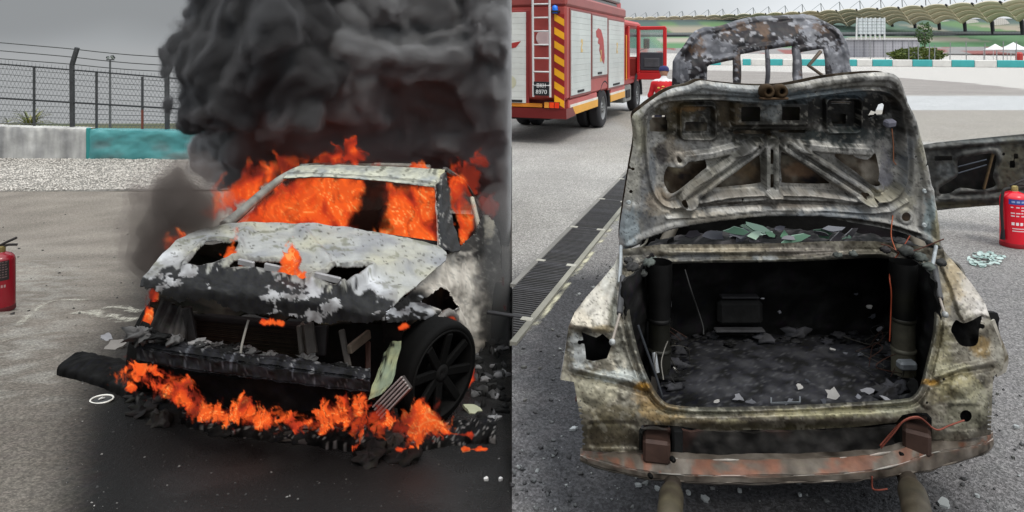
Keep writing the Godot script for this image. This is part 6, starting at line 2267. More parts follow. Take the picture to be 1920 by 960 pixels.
func burning_front(car):
	var blk = L(24, 24, 25)
	# bumper beam with lumps of melted plastic on it
	var rows = [[], [], [], [], []]
	for i in 9:
		var t = i / 8.0
		var px = lerpf(258.0, 694.0, t)
		var top = 638.0 + pow(t, 0.9) * 62.0
		var d = 3.60 - 0.10 * t - 0.10 * sin(PI * t)
		rows[0].append(P(px, top - 6.0 + 3.0 * sin(i * 2.1), d + 0.12))
		rows[1].append(P(px, top, d + 0.03))
		rows[2].append(P(px, top + 12.0, d))
		rows[3].append(P(px, top + 36.0 - 4.0 * t, d + 0.01))
		rows[4].append(P(px, top + 32.0, d + 0.10))
	var mb = Mb.new()
	rows = [rows[0], rows[1], rows[1], rows[2], rows[2], rows[3], rows[3], rows[4]]
	patch(mb, rows, 160, 30, 0.01, func(u, v, p):
		var c = blk.lerp(L(50, 50, 54), clampf(0.35 + nf(p.x * 8.0, p.y * 20.0) * 1.3, 0, 1))
		c = c.lerp(L(150, 150, 152), ss(0.26, 0.36, nf(p.x * 24.0, p.y * 30.0, 6.0) + 0.14 * (1.0 - ss(0.0, 0.3, u)) - 0.11 + 0.12 * (1.0 - ss(0.1, 0.3, v))) * (1.0 - ss(0.4, 0.6, v) * 0.75) * 0.75)
		return c.lerp(L(120, 122, 130), ss(0.36, 0.46, nf(p.x * 40.0, p.y * 4.0, 16.0)) * 0.4), null, func(u, v, p): return nf(p.x * 9.0, p.y * 16.0, 3.0) * 0.012 + nf(p.x * 30.0, p.y * 40.0, 3.0) * 0.006)
	put("bumper_beam", mb, M.char, car)
	var rl = []
	for k in 34:
		var t = pow(rng.randf(), 2.2)
		var px = lerpf(262.0, 690.0, t)
		rl.append([px, 632.0 + pow(t, 0.9) * 62.0 - frand(0.0, 8.0), 3.62 - 0.1 * t + frand(-0.05, 0.1), frand(0.008, 0.036) * (1.3 - t * 0.7)])
	for e in rl:
		mb = Mb.new()
		lump(mb, P(e[0], e[1], e[2]), Vector3(e[3] * frand(1.0, 2.0), e[3] * frand(0.4, 0.9), e[3]), L(22, 22, 22).lerp(L(160, 158, 158), pow(rng.randf(), 2.0) * (1.0 - ss(300.0, 520.0, e[0]) * 0.7)), 14, 1.1)
		put("melted_lump", mb, M.char, car)
	# radiator: frame, tanks, fins one by one
	var ra = P(362, 592, 3.86)
	var rb = P(572, 612, 3.78)
	var rdn = Vector3(0, -0.235, 0.02)
	mb = Mb.new()
	bar(mb, ra, rb, 0.05, 0.03, L(44, 42, 40), 0.006)
	bar(mb, ra + rdn, rb + rdn, 0.05, 0.03, L(34, 33, 32), 0.006)
	var rad = put("radiator", mb, M.char, car)
	mb = Mb.new()
	bar(mb, ra + rdn * -0.1, ra + rdn, 0.035, 0.05, L(84, 78, 72), 0.006, Vector3.RIGHT)
	bar(mb, rb + rdn * -0.1, rb + rdn, 0.05, 0.05, L(120, 112, 104), 0.006, Vector3.RIGHT)
	put("tank", mb, M.metal, rad)
	mb = Mb.new()
	patch(mb, [[ra + Vector3(0, 0, -0.03), rb + Vector3(0, 0, -0.03)], [ra + rdn + Vector3(0, 0, -0.03), rb + rdn + Vector3(0, 0, -0.03)]], 4, 4, 0.02, func(_u, _v, _p): return L(18, 17, 17))
	put("core", mb, M.char, rad)
	for k in 22:
		mb = Mb.new()
		var o = rdn * ((k + 1) / 23.0)
		bar(mb, ra + o, rb + o, 0.03, 0.0035, L(62, 54, 46) * frand(0.6, 1.2), 0.0)
		put("fin", mb, M.metal, rad)
	# loose hose strip hanging in front of it
	mb = Mb.new()
	tube(mb, smooth_line([P(466, 600, 3.6), P(458, 628, 3.56), P(452, 655, 3.52), P(450, 684, 3.5)], 12), 0.007, 6, L(150, 146, 140))
	put("hose", mb, M.char, car)
	# side members, brackets and the dark lamp bay
	var parts = [
		[P(578, 606, 3.72), P(586, 664, 3.66), 0.055, L(84, 79, 75)], [P(604, 610, 3.8), P(600, 668, 3.74), 0.075, L(44, 41, 39)], [P(560, 610, 3.75), P(566, 664, 3.7), 0.03, L(96, 90, 86)],
		[P(654, 656, 3.62), P(692, 626, 3.8), 0.05, L(116, 104, 92)], [P(640, 618, 3.7), P(654, 690, 3.62), 0.035, L(84, 78, 74)], [P(690, 640, 3.8), P(690, 700, 3.7), 0.03, L(70, 44, 36)],
		[P(350, 576, 3.72), P(362, 640, 3.72), 0.05, L(56, 54, 53)], [P(334, 574, 3.75), P(352, 640, 3.72), 0.035, L(60, 58, 56)], [P(420, 690, 3.62), P(690, 716, 3.55), 0.05, L(34, 33, 33)]]
	for e in parts:
		mb = Mb.new()
		bar(mb, e[0], e[1], e[2], e[2] * 0.6, e[3], 0.006, Vector3.BACK)
		put("bracket", mb, M.metal, car)
	# the far front wing liner: a dark folded sheet at the left
	mb = Mb.new()
	patch(mb, [[P(300, 560, 3.8), P(330, 572, 3.74), P(356, 580, 3.72)], [P(282, 602, 3.8), P(312, 610, 3.72), P(352, 620, 3.7)], [P(262, 640, 3.78), P(300, 645, 3.68), P(352, 655, 3.66)]], 24, 20, 0.008, func(u, _v, p): return L(34, 32, 32).lerp(L(84, 80, 78), clampf(0.25 + nf(u * 9.0, 3.0) * 1.3 + nf(p.x * 12.0, p.y * 12.0) * 0.6, 0, 1)), null, func(u, _v, p): return nf(u * 5.0, 1.0) * 0.05)
	put("wing_liner", mb, M.char, car)
	# black void under the bonnet and beneath the beam
	mb = Mb.new()
	patch(mb, [[P(300, 570, 4.05), P(500, 600, 4.0), P(760, 605, 3.98)], [P(290, 680, 4.05), P(500, 700, 4.0), P(740, 700, 4.0)], [P(300, 760, 4.08), P(500, 790, 4.02), P(740, 800, 4.02)]], 12, 8, 0.02, func(_u, _v, p): return L(24, 23, 23).lerp(L(52, 46, 42), clampf(0.2 + nf(p.x * 6.0, p.y * 6.0) * 1.4, 0, 1)))
	put("engine_bulkhead", mb, M.char, car)
	mb = Mb.new()
	patch(mb, [[P(360, 700, 3.66), P(520, 712, 3.60), P(660, 722, 3.56)], [P(366, 745, 3.7), P(520, 772, 3.62), P(640, 760, 3.6)]], 30, 10, 0.01, func(_u, _v, p): return L(16, 16, 17).lerp(L(32, 32, 33), clampf(0.3 + nf(p.x * 8.0, p.y * 8.0), 0, 1)), null, func(_u, _v, p): return nf(p.x * 6.0, p.y * 6.0) * 0.03)
	put("undertray", mb, M.char, car)
	# ribbed intercooler corner hanging down, with yellow-green ash behind it
	var rbs = Basis.from_euler(Vector3(-0.25, -0.35, -0.72))
	mb = Mb.new()
	box(mb, Transform3D(rbs, P(737, 744, 3.60)), Vector3(0.085, 0.235, 0.03), 0.006, L(70, 62, 60))
	var ic = put("oil_cooler", mb, M.metal, car)
	for k in 5:
		mb = Mb.new()
		box(mb, Transform3D(rbs, P(737, 744, 3.60) + rbs * Vector3(-0.036 + k * 0.018, 0, 0.02)), Vector3(0.009, 0.235, 0.016), 0.003, L(176, 164, 162))
		put("rib", mb, M.metal, ic)
	mb = Mb.new()
	patch(mb, [[P(728, 652, 3.85), P(738, 642, 3.86), P(752, 640, 3.88)], [P(712, 690, 3.74), P(730, 684, 3.76), P(744, 676, 3.8)], [P(698, 728, 3.64), P(716, 720, 3.66), P(736, 712, 3.7)], [P(690, 750, 3.6), P(704, 744, 3.62), P(718, 738, 3.64)]], 40, 16, 0.015, func(u, v, p):
		var c = L(184, 188, 146).lerp(L(138, 150, 128), clampf(0.5 + nf(p.x * 12.0, p.y * 12.0) * 1.4, 0, 1))
		return c.lerp(L(46, 44, 42), ss(0.1, 0.25, nf(p.x * 18.0, p.y * 14.0, 9.0))), null, func(_u, _v, p): return nf(p.x * 16.0, p.y * 16.0, 6.0) * 0.03)
	put("ash_crust", mb, M.char, car)


func spoked_wheel(car, c: Vector3, axis: Vector3, r):
	var o = Node3D.new()
	named(o, "wheel", car)
	var y = axis.normalized()
	var x = Vector3.UP.cross(y).normalized()
	var t = Transform3D(Basis(x, y, x.cross(y)), c)
	var blk = L(26, 26, 27)
	var mb = Mb.new()
	lathe(mb, t, [Vector2(r * 0.83, -0.09), Vector2(r * 0.9, -0.11), Vector2(r * 0.99, -0.09), Vector2(r, -0.03), Vector2(r, 0.05), Vector2(r * 0.975, 0.085), Vector2(r * 0.9, 0.1), Vector2(r * 0.84, 0.09)], 48, L(20, 19, 19))
	put("tyre", mb, M.char, o)
	mb = Mb.new()
	lathe(mb, t, [Vector2(r * 0.85, -0.1), Vector2(r * 0.78, -0.08), Vector2(r * 0.76, 0.05), Vector2(r * 0.8, 0.095), Vector2(r * 0.85, 0.1), Vector2(r * 0.86, 0.08)], 48, L(26, 25, 25))
	lathe(mb, t, [Vector2(r * 0.76, -0.07), Vector2(0.001, -0.07)], 30, L(18, 18, 18))
	put("rim", mb, M.char, o)
	for k in 8:
		mb = Mb.new()
		var a = TAU * k / 8.0 + 0.2
		var p0 = t * Vector3(cos(a) * r * 0.12, 0.06, sin(a) * r * 0.12)
		var p1 = t * Vector3(cos(a) * r * 0.79, 0.085, sin(a) * r * 0.79)
		bar(mb, p0, p1, 0.055, 0.03, L(18, 18, 18), 0.008, y)
		put("spoke", mb, M.char, o)
	mb = Mb.new()
	lathe(mb, t, [Vector2(r * 0.2, 0.0), Vector2(r * 0.19, 0.075), Vector2(r * 0.1, 0.085), Vector2(0.001, 0.07)], 20, L(30, 30, 31))
	put("hub", mb, M.char, o)


func burning_rest(car):
	spoked_wheel(car, P(812, 692, 4.1), Vector3(0.78, -0.04, 0.62), 0.305)
	spoked_wheel(car, P(318, 640, 4.25), Vector3(-0.95, 0.05, -0.1), 0.30)
	spoked_wheel(car, P(938, 590, 6.55), Vector3(0.98, -0.05, 0.14), 0.30)
	spoked_wheel(car, P(640, 570, 6.8), Vector3(-0.98, 0.05, -0.14), 0.30)
	# cabin: floor, far side, seats, rear
	var dark = func(_u, _v, p): return L(30, 27, 26).lerp(L(60, 52, 48), clampf(0.3 + nf(p.x * 4.0, p.y * 4.0, p.z * 4.0) * 1.3, 0, 1))
	var mb = Mb.new()
	patch(mb, [[P(420, 520, 5.0), P(840, 560, 5.0)], [P(560, 500, 7.4), P(930, 520, 7.4)]], 10, 10, 0.02, dark)
	put("cabin_floor", mb, M.char, car)
	mb = Mb.new()
	patch(mb, [[P(418, 430, 5.0), P(540, 420, 6.4), P(610, 410, 7.6)], [P(420, 560, 5.0), P(540, 540, 6.4), P(610, 520, 7.6)]], 16, 8, 0.02, dark)
	put("far_side", mb, M.char, car)
	mb = Mb.new()
	patch(mb, [[P(600, 392, 7.7), P(760, 396, 7.7), P(925, 404, 7.7)], [P(600, 440, 7.8), P(760, 444, 7.8), P(940, 450, 7.8)], [P(600, 540, 7.7), P(760, 550, 7.7), P(940, 560, 7.7)]], 16, 10, 0.02, dark)
	put("tail", mb, M.char, car)
	for s in [[600, 430], [760, 446]]:
		mb = Mb.new()
		lump(mb, P(s[0], s[1] - 10, 6.2), Vector3(0.26, 0.34, 0.1), L(36, 32, 30), 18, 0.2)
		lump(mb, P(s[0], s[1] - 70, 6.25), Vector3(0.13, 0.1, 0.07), L(36, 32, 30), 14, 0.15)
		put("seat", mb, M.char, car)
	mb = Mb.new()
	tube(mb, smooth_line([P(450, 440, 5.0), P(600, 446, 5.05), P(820, 476, 4.95)], 20), 0.09, 10, L(34, 31, 30))
	put("dashboard", mb, M.char, car)


# ------------------------------------------------------------------ loose things on the ground
func flat_piece(c: Vector3, w, h, thick, col, tilt = 0.12, pts = 10, nrm = Vector3.UP) -> Mb:
	var mb = Mb.new()
	var poly = PackedVector2Array()
	for i in pts:
		var a = TAU * i / pts
		var r = frand(0.55, 1.05)
		poly.append(Vector2(cos(a) * w * r, sin(a) * h * r))
	var b = Basis(Vector3.RIGHT, Vector3.BACK * -1.0, Vector3.UP)
	b = Basis.from_euler(Vector3(frand(-tilt, tilt), frand(0, 6), frand(-tilt, tilt))) * Basis(Vector3.RIGHT, -PI / 2)
	prism(mb, Transform3D(b, c + Vector3(0, thick * 0.5 + w * tilt * 0.3, 0)), poly, thick, col)
	return mb


func extinguisher(called, label, foot: Vector3, r, h, body: Color, dim: float, turn: float, tiltx = 0.0):
	var o = thing(called, label, "fire extinguisher", "fire extinguishers")
	var t = Transform3D(Basis.from_euler(Vector3(tiltx, turn, 0)), foot)
	var mb = Mb.new()
	lathe(mb, t, [Vector2(r * 0.9, 0.0), Vector2(r * 0.98, 0.012), Vector2(r * 0.98, 0.05), Vector2(r, 0.055), Vector2(r, h * 0.86), Vector2(r * 0.93, h * 0.91), Vector2(r * 0.75, h * 0.955), Vector2(r * 0.4, h * 0.985), Vector2(r * 0.28, h), Vector2(r * 0.28, h * 1.03), Vector2(0.001, h * 1.03)], 40, body)
	put("cylinder", mb, M.gloss, o)
	mb = Mb.new()
	lathe(mb, t, [Vector2(r * 0.94, 0.0), Vector2(r * 1.015, 0.004), Vector2(r * 1.015, 0.04), Vector2(r * 0.97, 0.05)], 36, body * 0.5)
	put("foot_ring", mb, M.matte, o)
	mb = Mb.new()
	lathe(mb, t, [Vector2(r * 0.3, h), Vector2(r * 0.3, h * 1.08), Vector2(r * 0.18, h * 1.1), Vector2(0.001, h * 1.1)], 14, L(168, 150, 96) * dim)
	put("valve", mb, M.metal, o)
	mb = Mb.new()
	tube(mb, [t * Vector3(-r * 0.3, h * 1.07, 0), t * Vector3(r * 0.5, h * 1.11, 0), t * Vector3(r * 1.15, h * 1.10, 0)], 0.012, 7, L(34, 30, 30))
	tube(mb, [t * Vector3(-r * 0.3, h * 1.09, 0), t * Vector3(r * 0.4, h * 1.16, 0), t * Vector3(r * 1.1, h * 1.22, 0)], 0.012, 7, L(34, 30, 30))
	put("lever", mb, M.matte, o)
	mb = Mb.new()
	tube(mb, smooth_line([t * Vector3(-r * 0.3, h * 1.05, 0), t * Vector3(-r * 1.0, h * 1.0, 0.02), t * Vector3(-r * 1.22, h * 0.7, 0.03), t * Vector3(-r * 1.2, h * 0.4, 0.04), t * Vector3(-r * 1.15, h * 0.22, 0.04)], 20), 0.014, 8, L(36, 36, 38))
	tube(mb, [t * Vector3(-r * 1.16, h * 0.32, 0.04), t * Vector3(-r * 1.18, h * 0.14, 0.04)], [0.016, 0.024], 8, L(28, 28, 30))
	put("hose", mb, M.matte, o)
	mb = Mb.new()
	var band = func(m, y0, y1, a0, a1, col, k = 1.004):
		var n = 12
		var s = m.v.size()
		for i in n + 1:
			var a = lerpf(a0, a1, float(i) / n)
			m.add(t * Vector3(sin(a) * r * k, y0, cos(a) * r * k), col)
			m.add(t * Vector3(sin(a) * r * k, y1, cos(a) * r * k), col)
		for i in n:
			m.quad(s + i * 2, s + i * 2 + 1, s + i * 2 + 3, s + i * 2 + 2)
	return [o, band]


func build_small_things():
	# ---- extinguishers
	var q = PR(1901, 461)
	var e = extinguisher("fire_extinguisher", "bright red fire extinguisher with blue label band beside the open burnt door", q, 0.126, 0.585, L(214, 28, 46), 1.0, 0.0)
	var mb = Mb.new()
	e[1].call(mb, 0.46, 0.515, -1.0, 1.15, L(54, 76, 150))
	put("label_band", mb, M.gloss, e[0])
	mb = Mb.new()
	for k in 4:
		for j in 5:
			var a0 = -0.85 + j * 0.36
			if rng.randf() < 0.85:
				e[1].call(mb, 0.425 - k * 0.03, 0.437 - k * 0.03, a0, a0 + frand(0.14, 0.3), L(232, 200, 206), 1.006)
	for j in 6:
		e[1].call(mb, 0.245, 0.275, -0.8 + j * 0.3, -0.8 + j * 0.3 + 0.2, L(238, 226, 228), 1.006)
	for k in 2:
		e[1].call(mb, 0.205 - k * 0.025, 0.215 - k * 0.025, -0.75, 0.5 - k * 0.3, L(222, 190, 196), 1.006)
	for j in 5:
		e[1].call(mb, 0.478, 0.498, -0.8 + j * 0.34, -0.8 + j * 0.34 + 0.24, L(150, 166, 212), 1.008)
	put("label_print", mb, M.gloss, e[0])
	q = PR(1917, 440)
	e = extinguisher("fire_extinguisher", "second red fire extinguisher standing just behind the one with the blue band", q, 0.13, 0.585, L(206, 36, 44), 1.0, 0.6)
	var f = PL(3, 581)
	e = extinguisher("fire_extinguisher", "dark red fire extinguisher with black label cut off by the left edge", f, 0.108, 0.545, L(128, 28, 34), 0.6, 0.35)
	mb = Mb.new()
	e[1].call(mb, 0.30, 0.48, -0.1, 0.85, L(30, 26, 28))
	put("label_panel", mb, M.matte, e[0])
	mb = Mb.new()
	for k in 7:
		for j in 3:
			e[1].call(mb, 0.465 - k * 0.023, 0.474 - k * 0.023, 0.1 + j * 0.22, 0.1 + j * 0.22 + frand(0.1, 0.19), L(104, 84, 84), 1.006)
	for j in 5:
		e[1].call(mb, 0.235, 0.26, -0.35 + j * 0.2, -0.35 + j * 0.2 + 0.13, L(176, 140, 140), 1.004)
	put("label_print", mb, M.matte, e[0])
	build_drain()
	build_person()
	# ---- broken green glass on the ground behind the car
	var pile = thing("glass_pile", "heap of broken pale green glass on the paving beside the wreck", "glass")
	for k in 60:
		var a = frand(0, TAU)
		var r = sqrt(rng.randf())
		var c = PR(1850 + cos(a) * 34 * r, 488 + sin(a) * 14 * r)
		put("shard", flat_piece(c + Vector3(0, frand(0, 0.02), 0), frand(0.02, 0.05), frand(0.015, 0.035), 0.005, L(136, 158, 154).lerp(L(176, 192, 188), rng.randf()), 0.5, 6), M.gloss, pile)
	# ---- ash flakes round the wreck
	var spots = [[1322, 938, 26, 14, "largest pale ash flake, between the two exhaust pipes"], [1290, 926, 16, 9, "pale ash flake touching the left exhaust pipe on its right"], [1770, 946, 40, 16, "big white ash flake at the bottom right, right of the right exhaust pipe"], [1832, 932, 16, 7, "small pinkish ash flake at the lower right below the beam's end"], [1386, 922, 14, 7, "pale ash flake right of the largest one under the beam"], [1500, 930, 14, 6, "pale ash flake under the middle of the bumper beam"], [1196, 912, 18, 9, "pale ash flake below the left end of the bumper beam"], [1232, 918, 16, 8, "pale ash flake just left of the left exhaust pipe"], [1075, 806, 14, 12, "pale ash flake left of the rear panel's left edge"], [1906, 802, 16, 10, "pale ash flake at the right edge beside the bumper beam's end"], [1900, 860, 8, 5, "small grey fragment near the right edge below the beam's end"], [982, 690, 12, 8, "larger of the grey fragments at the near end of the drain"], [984, 752, 10, 6, "small grey fragment at the seam below the drain"], [1012, 692, 8, 5, "small grey fragment right of the larger one near the drain"], [1870, 740, 9, 4, "thin grey fragment right of the round hole in the rear panel"], [1108, 650, 6, 4, "tiny dark fragment left of the left lamp hole"], [1036, 620, 7, 5, "dark fragment on the asphalt between drain and car"]]
	for s in spots:
		var c = PR(s[0], s[1])
		var d = -c.z
		var pale = s[2] > 12
		var o = put("ash_flake" if pale else "rubble", flat_piece(c, s[2] / F * d * 0.34, s[3] / F * d * 0.75, 0.012, L(168, 172, 174) if pale else L(98, 98, 96), 0.2, 11), M.matte)
		tag(o, s[4], "ash flake" if pale else "rubble", "ash flakes round the wreck" if pale else "fragments on the paving")
	# fine litter, too small and too many to count
	for k in 2:
		var piece = Mb.new()
		lump(piece, Vector3.ZERO, Vector3(1, 0.45, 0.8), Color.WHITE, 7, 0.6)
		var mm = MultiMesh.new()
		mm.transform_format = MultiMesh.TRANSFORM_3D
		mm.use_colors = true
		mm.mesh = piece.mesh()
		mm.instance_count = [1900, 1500][k]
		for i in mm.instance_count:
			var p: Vector3
			var s = pow(rng.randf(), 4.0) * 0.016 + 0.003
			var col: Color
			if k == 0:
				var d = frand(2.9, 6.5)
				var x = frand(0.0, 3.3)
				if absf(x - 1.15 - (d - 2.9) * 0.3) > 1.4 and rng.randf() < 0.72:
					d = frand(2.9, 3.5)
				p = Vector3(x, 0.002, -d)
				if (x - 0.0) - (d - 4.8) * 0.36 < 0.05:
					s *= 0.4
				col = L(54, 54, 56).lerp(L(170, 174, 174), pow(rng.randf(), 2.6))
			else:
				p = PL(frand(120, 958), frand(560, 955)) if i > 150 else PL(frand(0, 400), frand(385, 600))
				col = L(44, 42, 40) if i <= 150 else L(50, 50, 50).lerp(L(180, 178, 174), pow(rng.randf(), 4.0))
				s *= 0.45 if i > 150 else 1.3
			var b = Basis.from_euler(Vector3(frand(-0.4, 0.4), frand(0, 6), frand(-0.4, 0.4))).scaled(Vector3(s, s, s))
			mm.set_instance_transform(i, Transform3D(b, p + Vector3(0, s * 0.2, 0)))
			mm.set_instance_color(i, col)
		var o = MultiMeshInstance3D.new()
		o.multimesh = mm
		o.material_override = M.matte
		named(o, ["paving_litter", "track_litter"][k])
		tag(o, ["fine burnt litter and grit strewn on the paving round the wreck", "fine burnt litter strewn over the track round the burning car"][k], "litter", "", "stuff")
	left_litter()


func left_litter():
	# melted bumper cover: a long black strip lying in front of the car
	var path = [[108, 702], [150, 712], [205, 730], [250, 752], [300, 776], [360, 800], [420, 815], [480, 822], [540, 830], [600, 838], [660, 845], [720, 848], [780, 846], [830, 838], [880, 832], [930, 830]]
	var rows = [[], [], [], []]
	for i in path.size():
		var p = PL(path[i][0], path[i][1])
		var w = 0.09 if i > 2 else 0.13
		var hh = 0.05 if i > 3 else 0.07
		var back = Vector3(0.03, 0, -1).normalized()
		rows[0].append(p + Vector3(0, -0.005, 0.02))
		rows[1].append(p + Vector3(0, hh * frand(0.7, 1.1), 0.0))
		rows[2].append(p + back * w + Vector3(0, hh * frand(0.8, 1.5), 0))
		rows[3].append(p + back * (w * 1.9) + Vector3(0, 0.02 + 0.2 * w, 0))
	var strip = thing("melted_bumper", "long black melted bumper cover lying across the track before the burning car", "bumper")
	var mb = Mb.new()
	patch(mb, rows, 220, 18, 0.012, func(u, v, p):
		var c = L(9, 9, 9).lerp(L(28, 28, 29), clampf(0.3 + nf(p.x * 9.0, p.z * 9.0) * 1.2, 0, 1))
		return c.lerp(L(130, 128, 126), ss(0.3, 0.38, nf(p.x * 30.0, p.z * 34.0, 8.0)) * ss(0.12, 0.3, u) * 0.7), null, func(u, _v, p): return (nf(p.x * 11.0, p.z * 11.0, 4.0) * 0.03 + nf(p.x * 34.0, p.z * 34.0, 4.0) * 0.012) * (0.35 + 0.65 * ss(0.05, 0.25, u)))
	put("cover", mb, M.char, strip)
	var heaps = [[262, 742], [286, 752], [310, 762], [340, 780], [270, 770], [300, 790], [640, 770], [666, 778], [690, 790], [650, 800], [720, 812], [735, 838], [700, 850], [690, 862], [760, 858], [460, 770], [486, 778], [730, 800], [770, 825], [560, 822], [520, 815], [420, 806]]
	for h in heaps:
		mb = Mb.new()
		var p = PL(h[0], h[1] + 6)
		lump(mb, p + Vector3(0, 0.02, 0), Vector3(frand(0.05, 0.11), frand(0.03, 0.07), frand(0.04, 0.07)), L(22, 22, 22).lerp(L(60, 58, 56), rng.randf()), 16, 0.8)
		put("melted_heap", mb, M.char, strip)
	# small white-edged oval badge
	var badge = thing("bonnet_badge", "white-edged oval badge lying on the track left of the flames", "badge")
	mb = Mb.new()
	var c = PL(191, 751)
	var ring = []
	for i in 33:
		var a = TAU * i / 32.0
		ring.append(c + Vector3(cos(a) * 0.064, 0.008, sin(a) * 0.05 * (1.0 if true else 0.0)))
	tube(mb, ring, 0.0055, 6, L(216, 214, 208))
	put("rim", mb, M.gloss, badge)
	mb = Mb.new()
	lathe(mb, at(c + Vector3(0, 0.002, 0)) * Transform3D(Basis.from_scale(Vector3(1, 1, 0.78)), Vector3.ZERO), [Vector2(0.06, 0.0), Vector2(0.06, 0.004), Vector2(0.001, 0.005)], 28, L(24, 24, 24))
	bar(mb, c + Vector3(-0.012, 0.012, 0.012), c + Vector3(-0.004, 0.014, -0.014), 0.008, 0.004, L(206, 204, 200))
	bar(mb, c + Vector3(-0.004, 0.012, 0.002), c + Vector3(0.012, 0.013, -0.012), 0.006, 0.004, L(180, 178, 174))
	put("centre", mb, M.gloss, badge)
	# loose pieces near the far wheel
	for s in [[216, 652, 24, 9, "flat grey plastic piece lying left of the burning car", L(128, 124, 120)], [200, 636, 10, 8, "small crumpled pale scrap behind the flat grey piece", L(142, 142, 146)], [912, 902, 5, 2.4, "white scrap lying on wet track at lower right", L(206, 206, 204)], [885, 770, 22, 9, "pale yellowish ash heap beside the near front wheel", L(186, 188, 160)], [938, 902, 4, 2, "tiny white scrap nearest the paving edge", L(200, 200, 200)]]:
		var p = PL(s[0], s[1])
		var d = -p.z
		tag(put("scrap", flat_piece(p, s[2] / F * d, s[3] / F * d * 2.2, 0.016, s[5], 0.25, 12), M.matte), s[4], "scrap")
	# charred rubble at the right behind the wheel
	var heap = thing("charred_rubble", "glittering black rubble heaped behind the near front wheel", "rubble")
	for k in 90:
		mb = Mb.new()
		var p = PL(frand(888, 962), frand(620, 790))
		if p.x > -0.03:
			continue
		lump(mb, p + Vector3(0, 0.01, 0), Vector3(frand(0.012, 0.05), frand(0.01, 0.035), frand(0.012, 0.04)), L(28, 28, 28).lerp(L(150, 150, 152), pow(rng.randf(), 3.0)), 8, 0.7)
		put("clinker", mb, M.char, heap)
	# chalky streaks of extinguisher powder
	var streaks = [
		[[[40, 612], [62, 585], [96, 566], [130, 563], [168, 564]], 0.05, 0.6, "curved pale powder streak on the track beside the left extinguisher"],
		[[[136, 586], [170, 587], [205, 594], [236, 599], [262, 600]], 0.075, 0.75, "wavy white powder streak leading to the burning car"],
		[[[196, 576], [222, 577], [250, 582], [266, 586]], 0.06, 0.7, "short white powder streak above the wavy one"],
		[[[0, 640], [24, 636], [50, 628]], 0.08, 0.4, "faint powder patch at the left edge of the track"]]
	for s in streaks:
		mb = Mb.new()
		var line = []
		for k in s[0]:
			line.append(PL(k[0], k[1]))
		line = smooth_line(line, 50)
		var prev = []
		for i in 50:
			var row = []
			for j in 9:
				var v = j / 8.0 * 2.0 - 1.0
				var z = v * s[1] * 2.2
				var p = line[i] + Vector3(0, 0, z)
				p.y = gl(p.x, -p.z) + 0.007
				var n = nf(p.x * 9.0, p.z * 9.0, 3.0)
				var al = clampf(1.0 - absf(v) * 1.3 + n * 1.6, 0, 1) * ss(0.0, 0.1, i / 49.0) * (1.0 - ss(0.9, 1.0, i / 49.0)) * (0.6 + 0.8 * nf(p.x * 40.0, p.z * 40.0))
				var col = L(206, 204, 190)
				col.a = clampf(al * s[2], 0, 1)
				row.append(mb.add(p, col))
			if i:
				for j in 8:
					mb.quad(prev[j], row[j], row[j + 1], prev[j + 1])
			prev = row
		tag(put("powder_streak", mb, M.chalk), s[3], "powder")


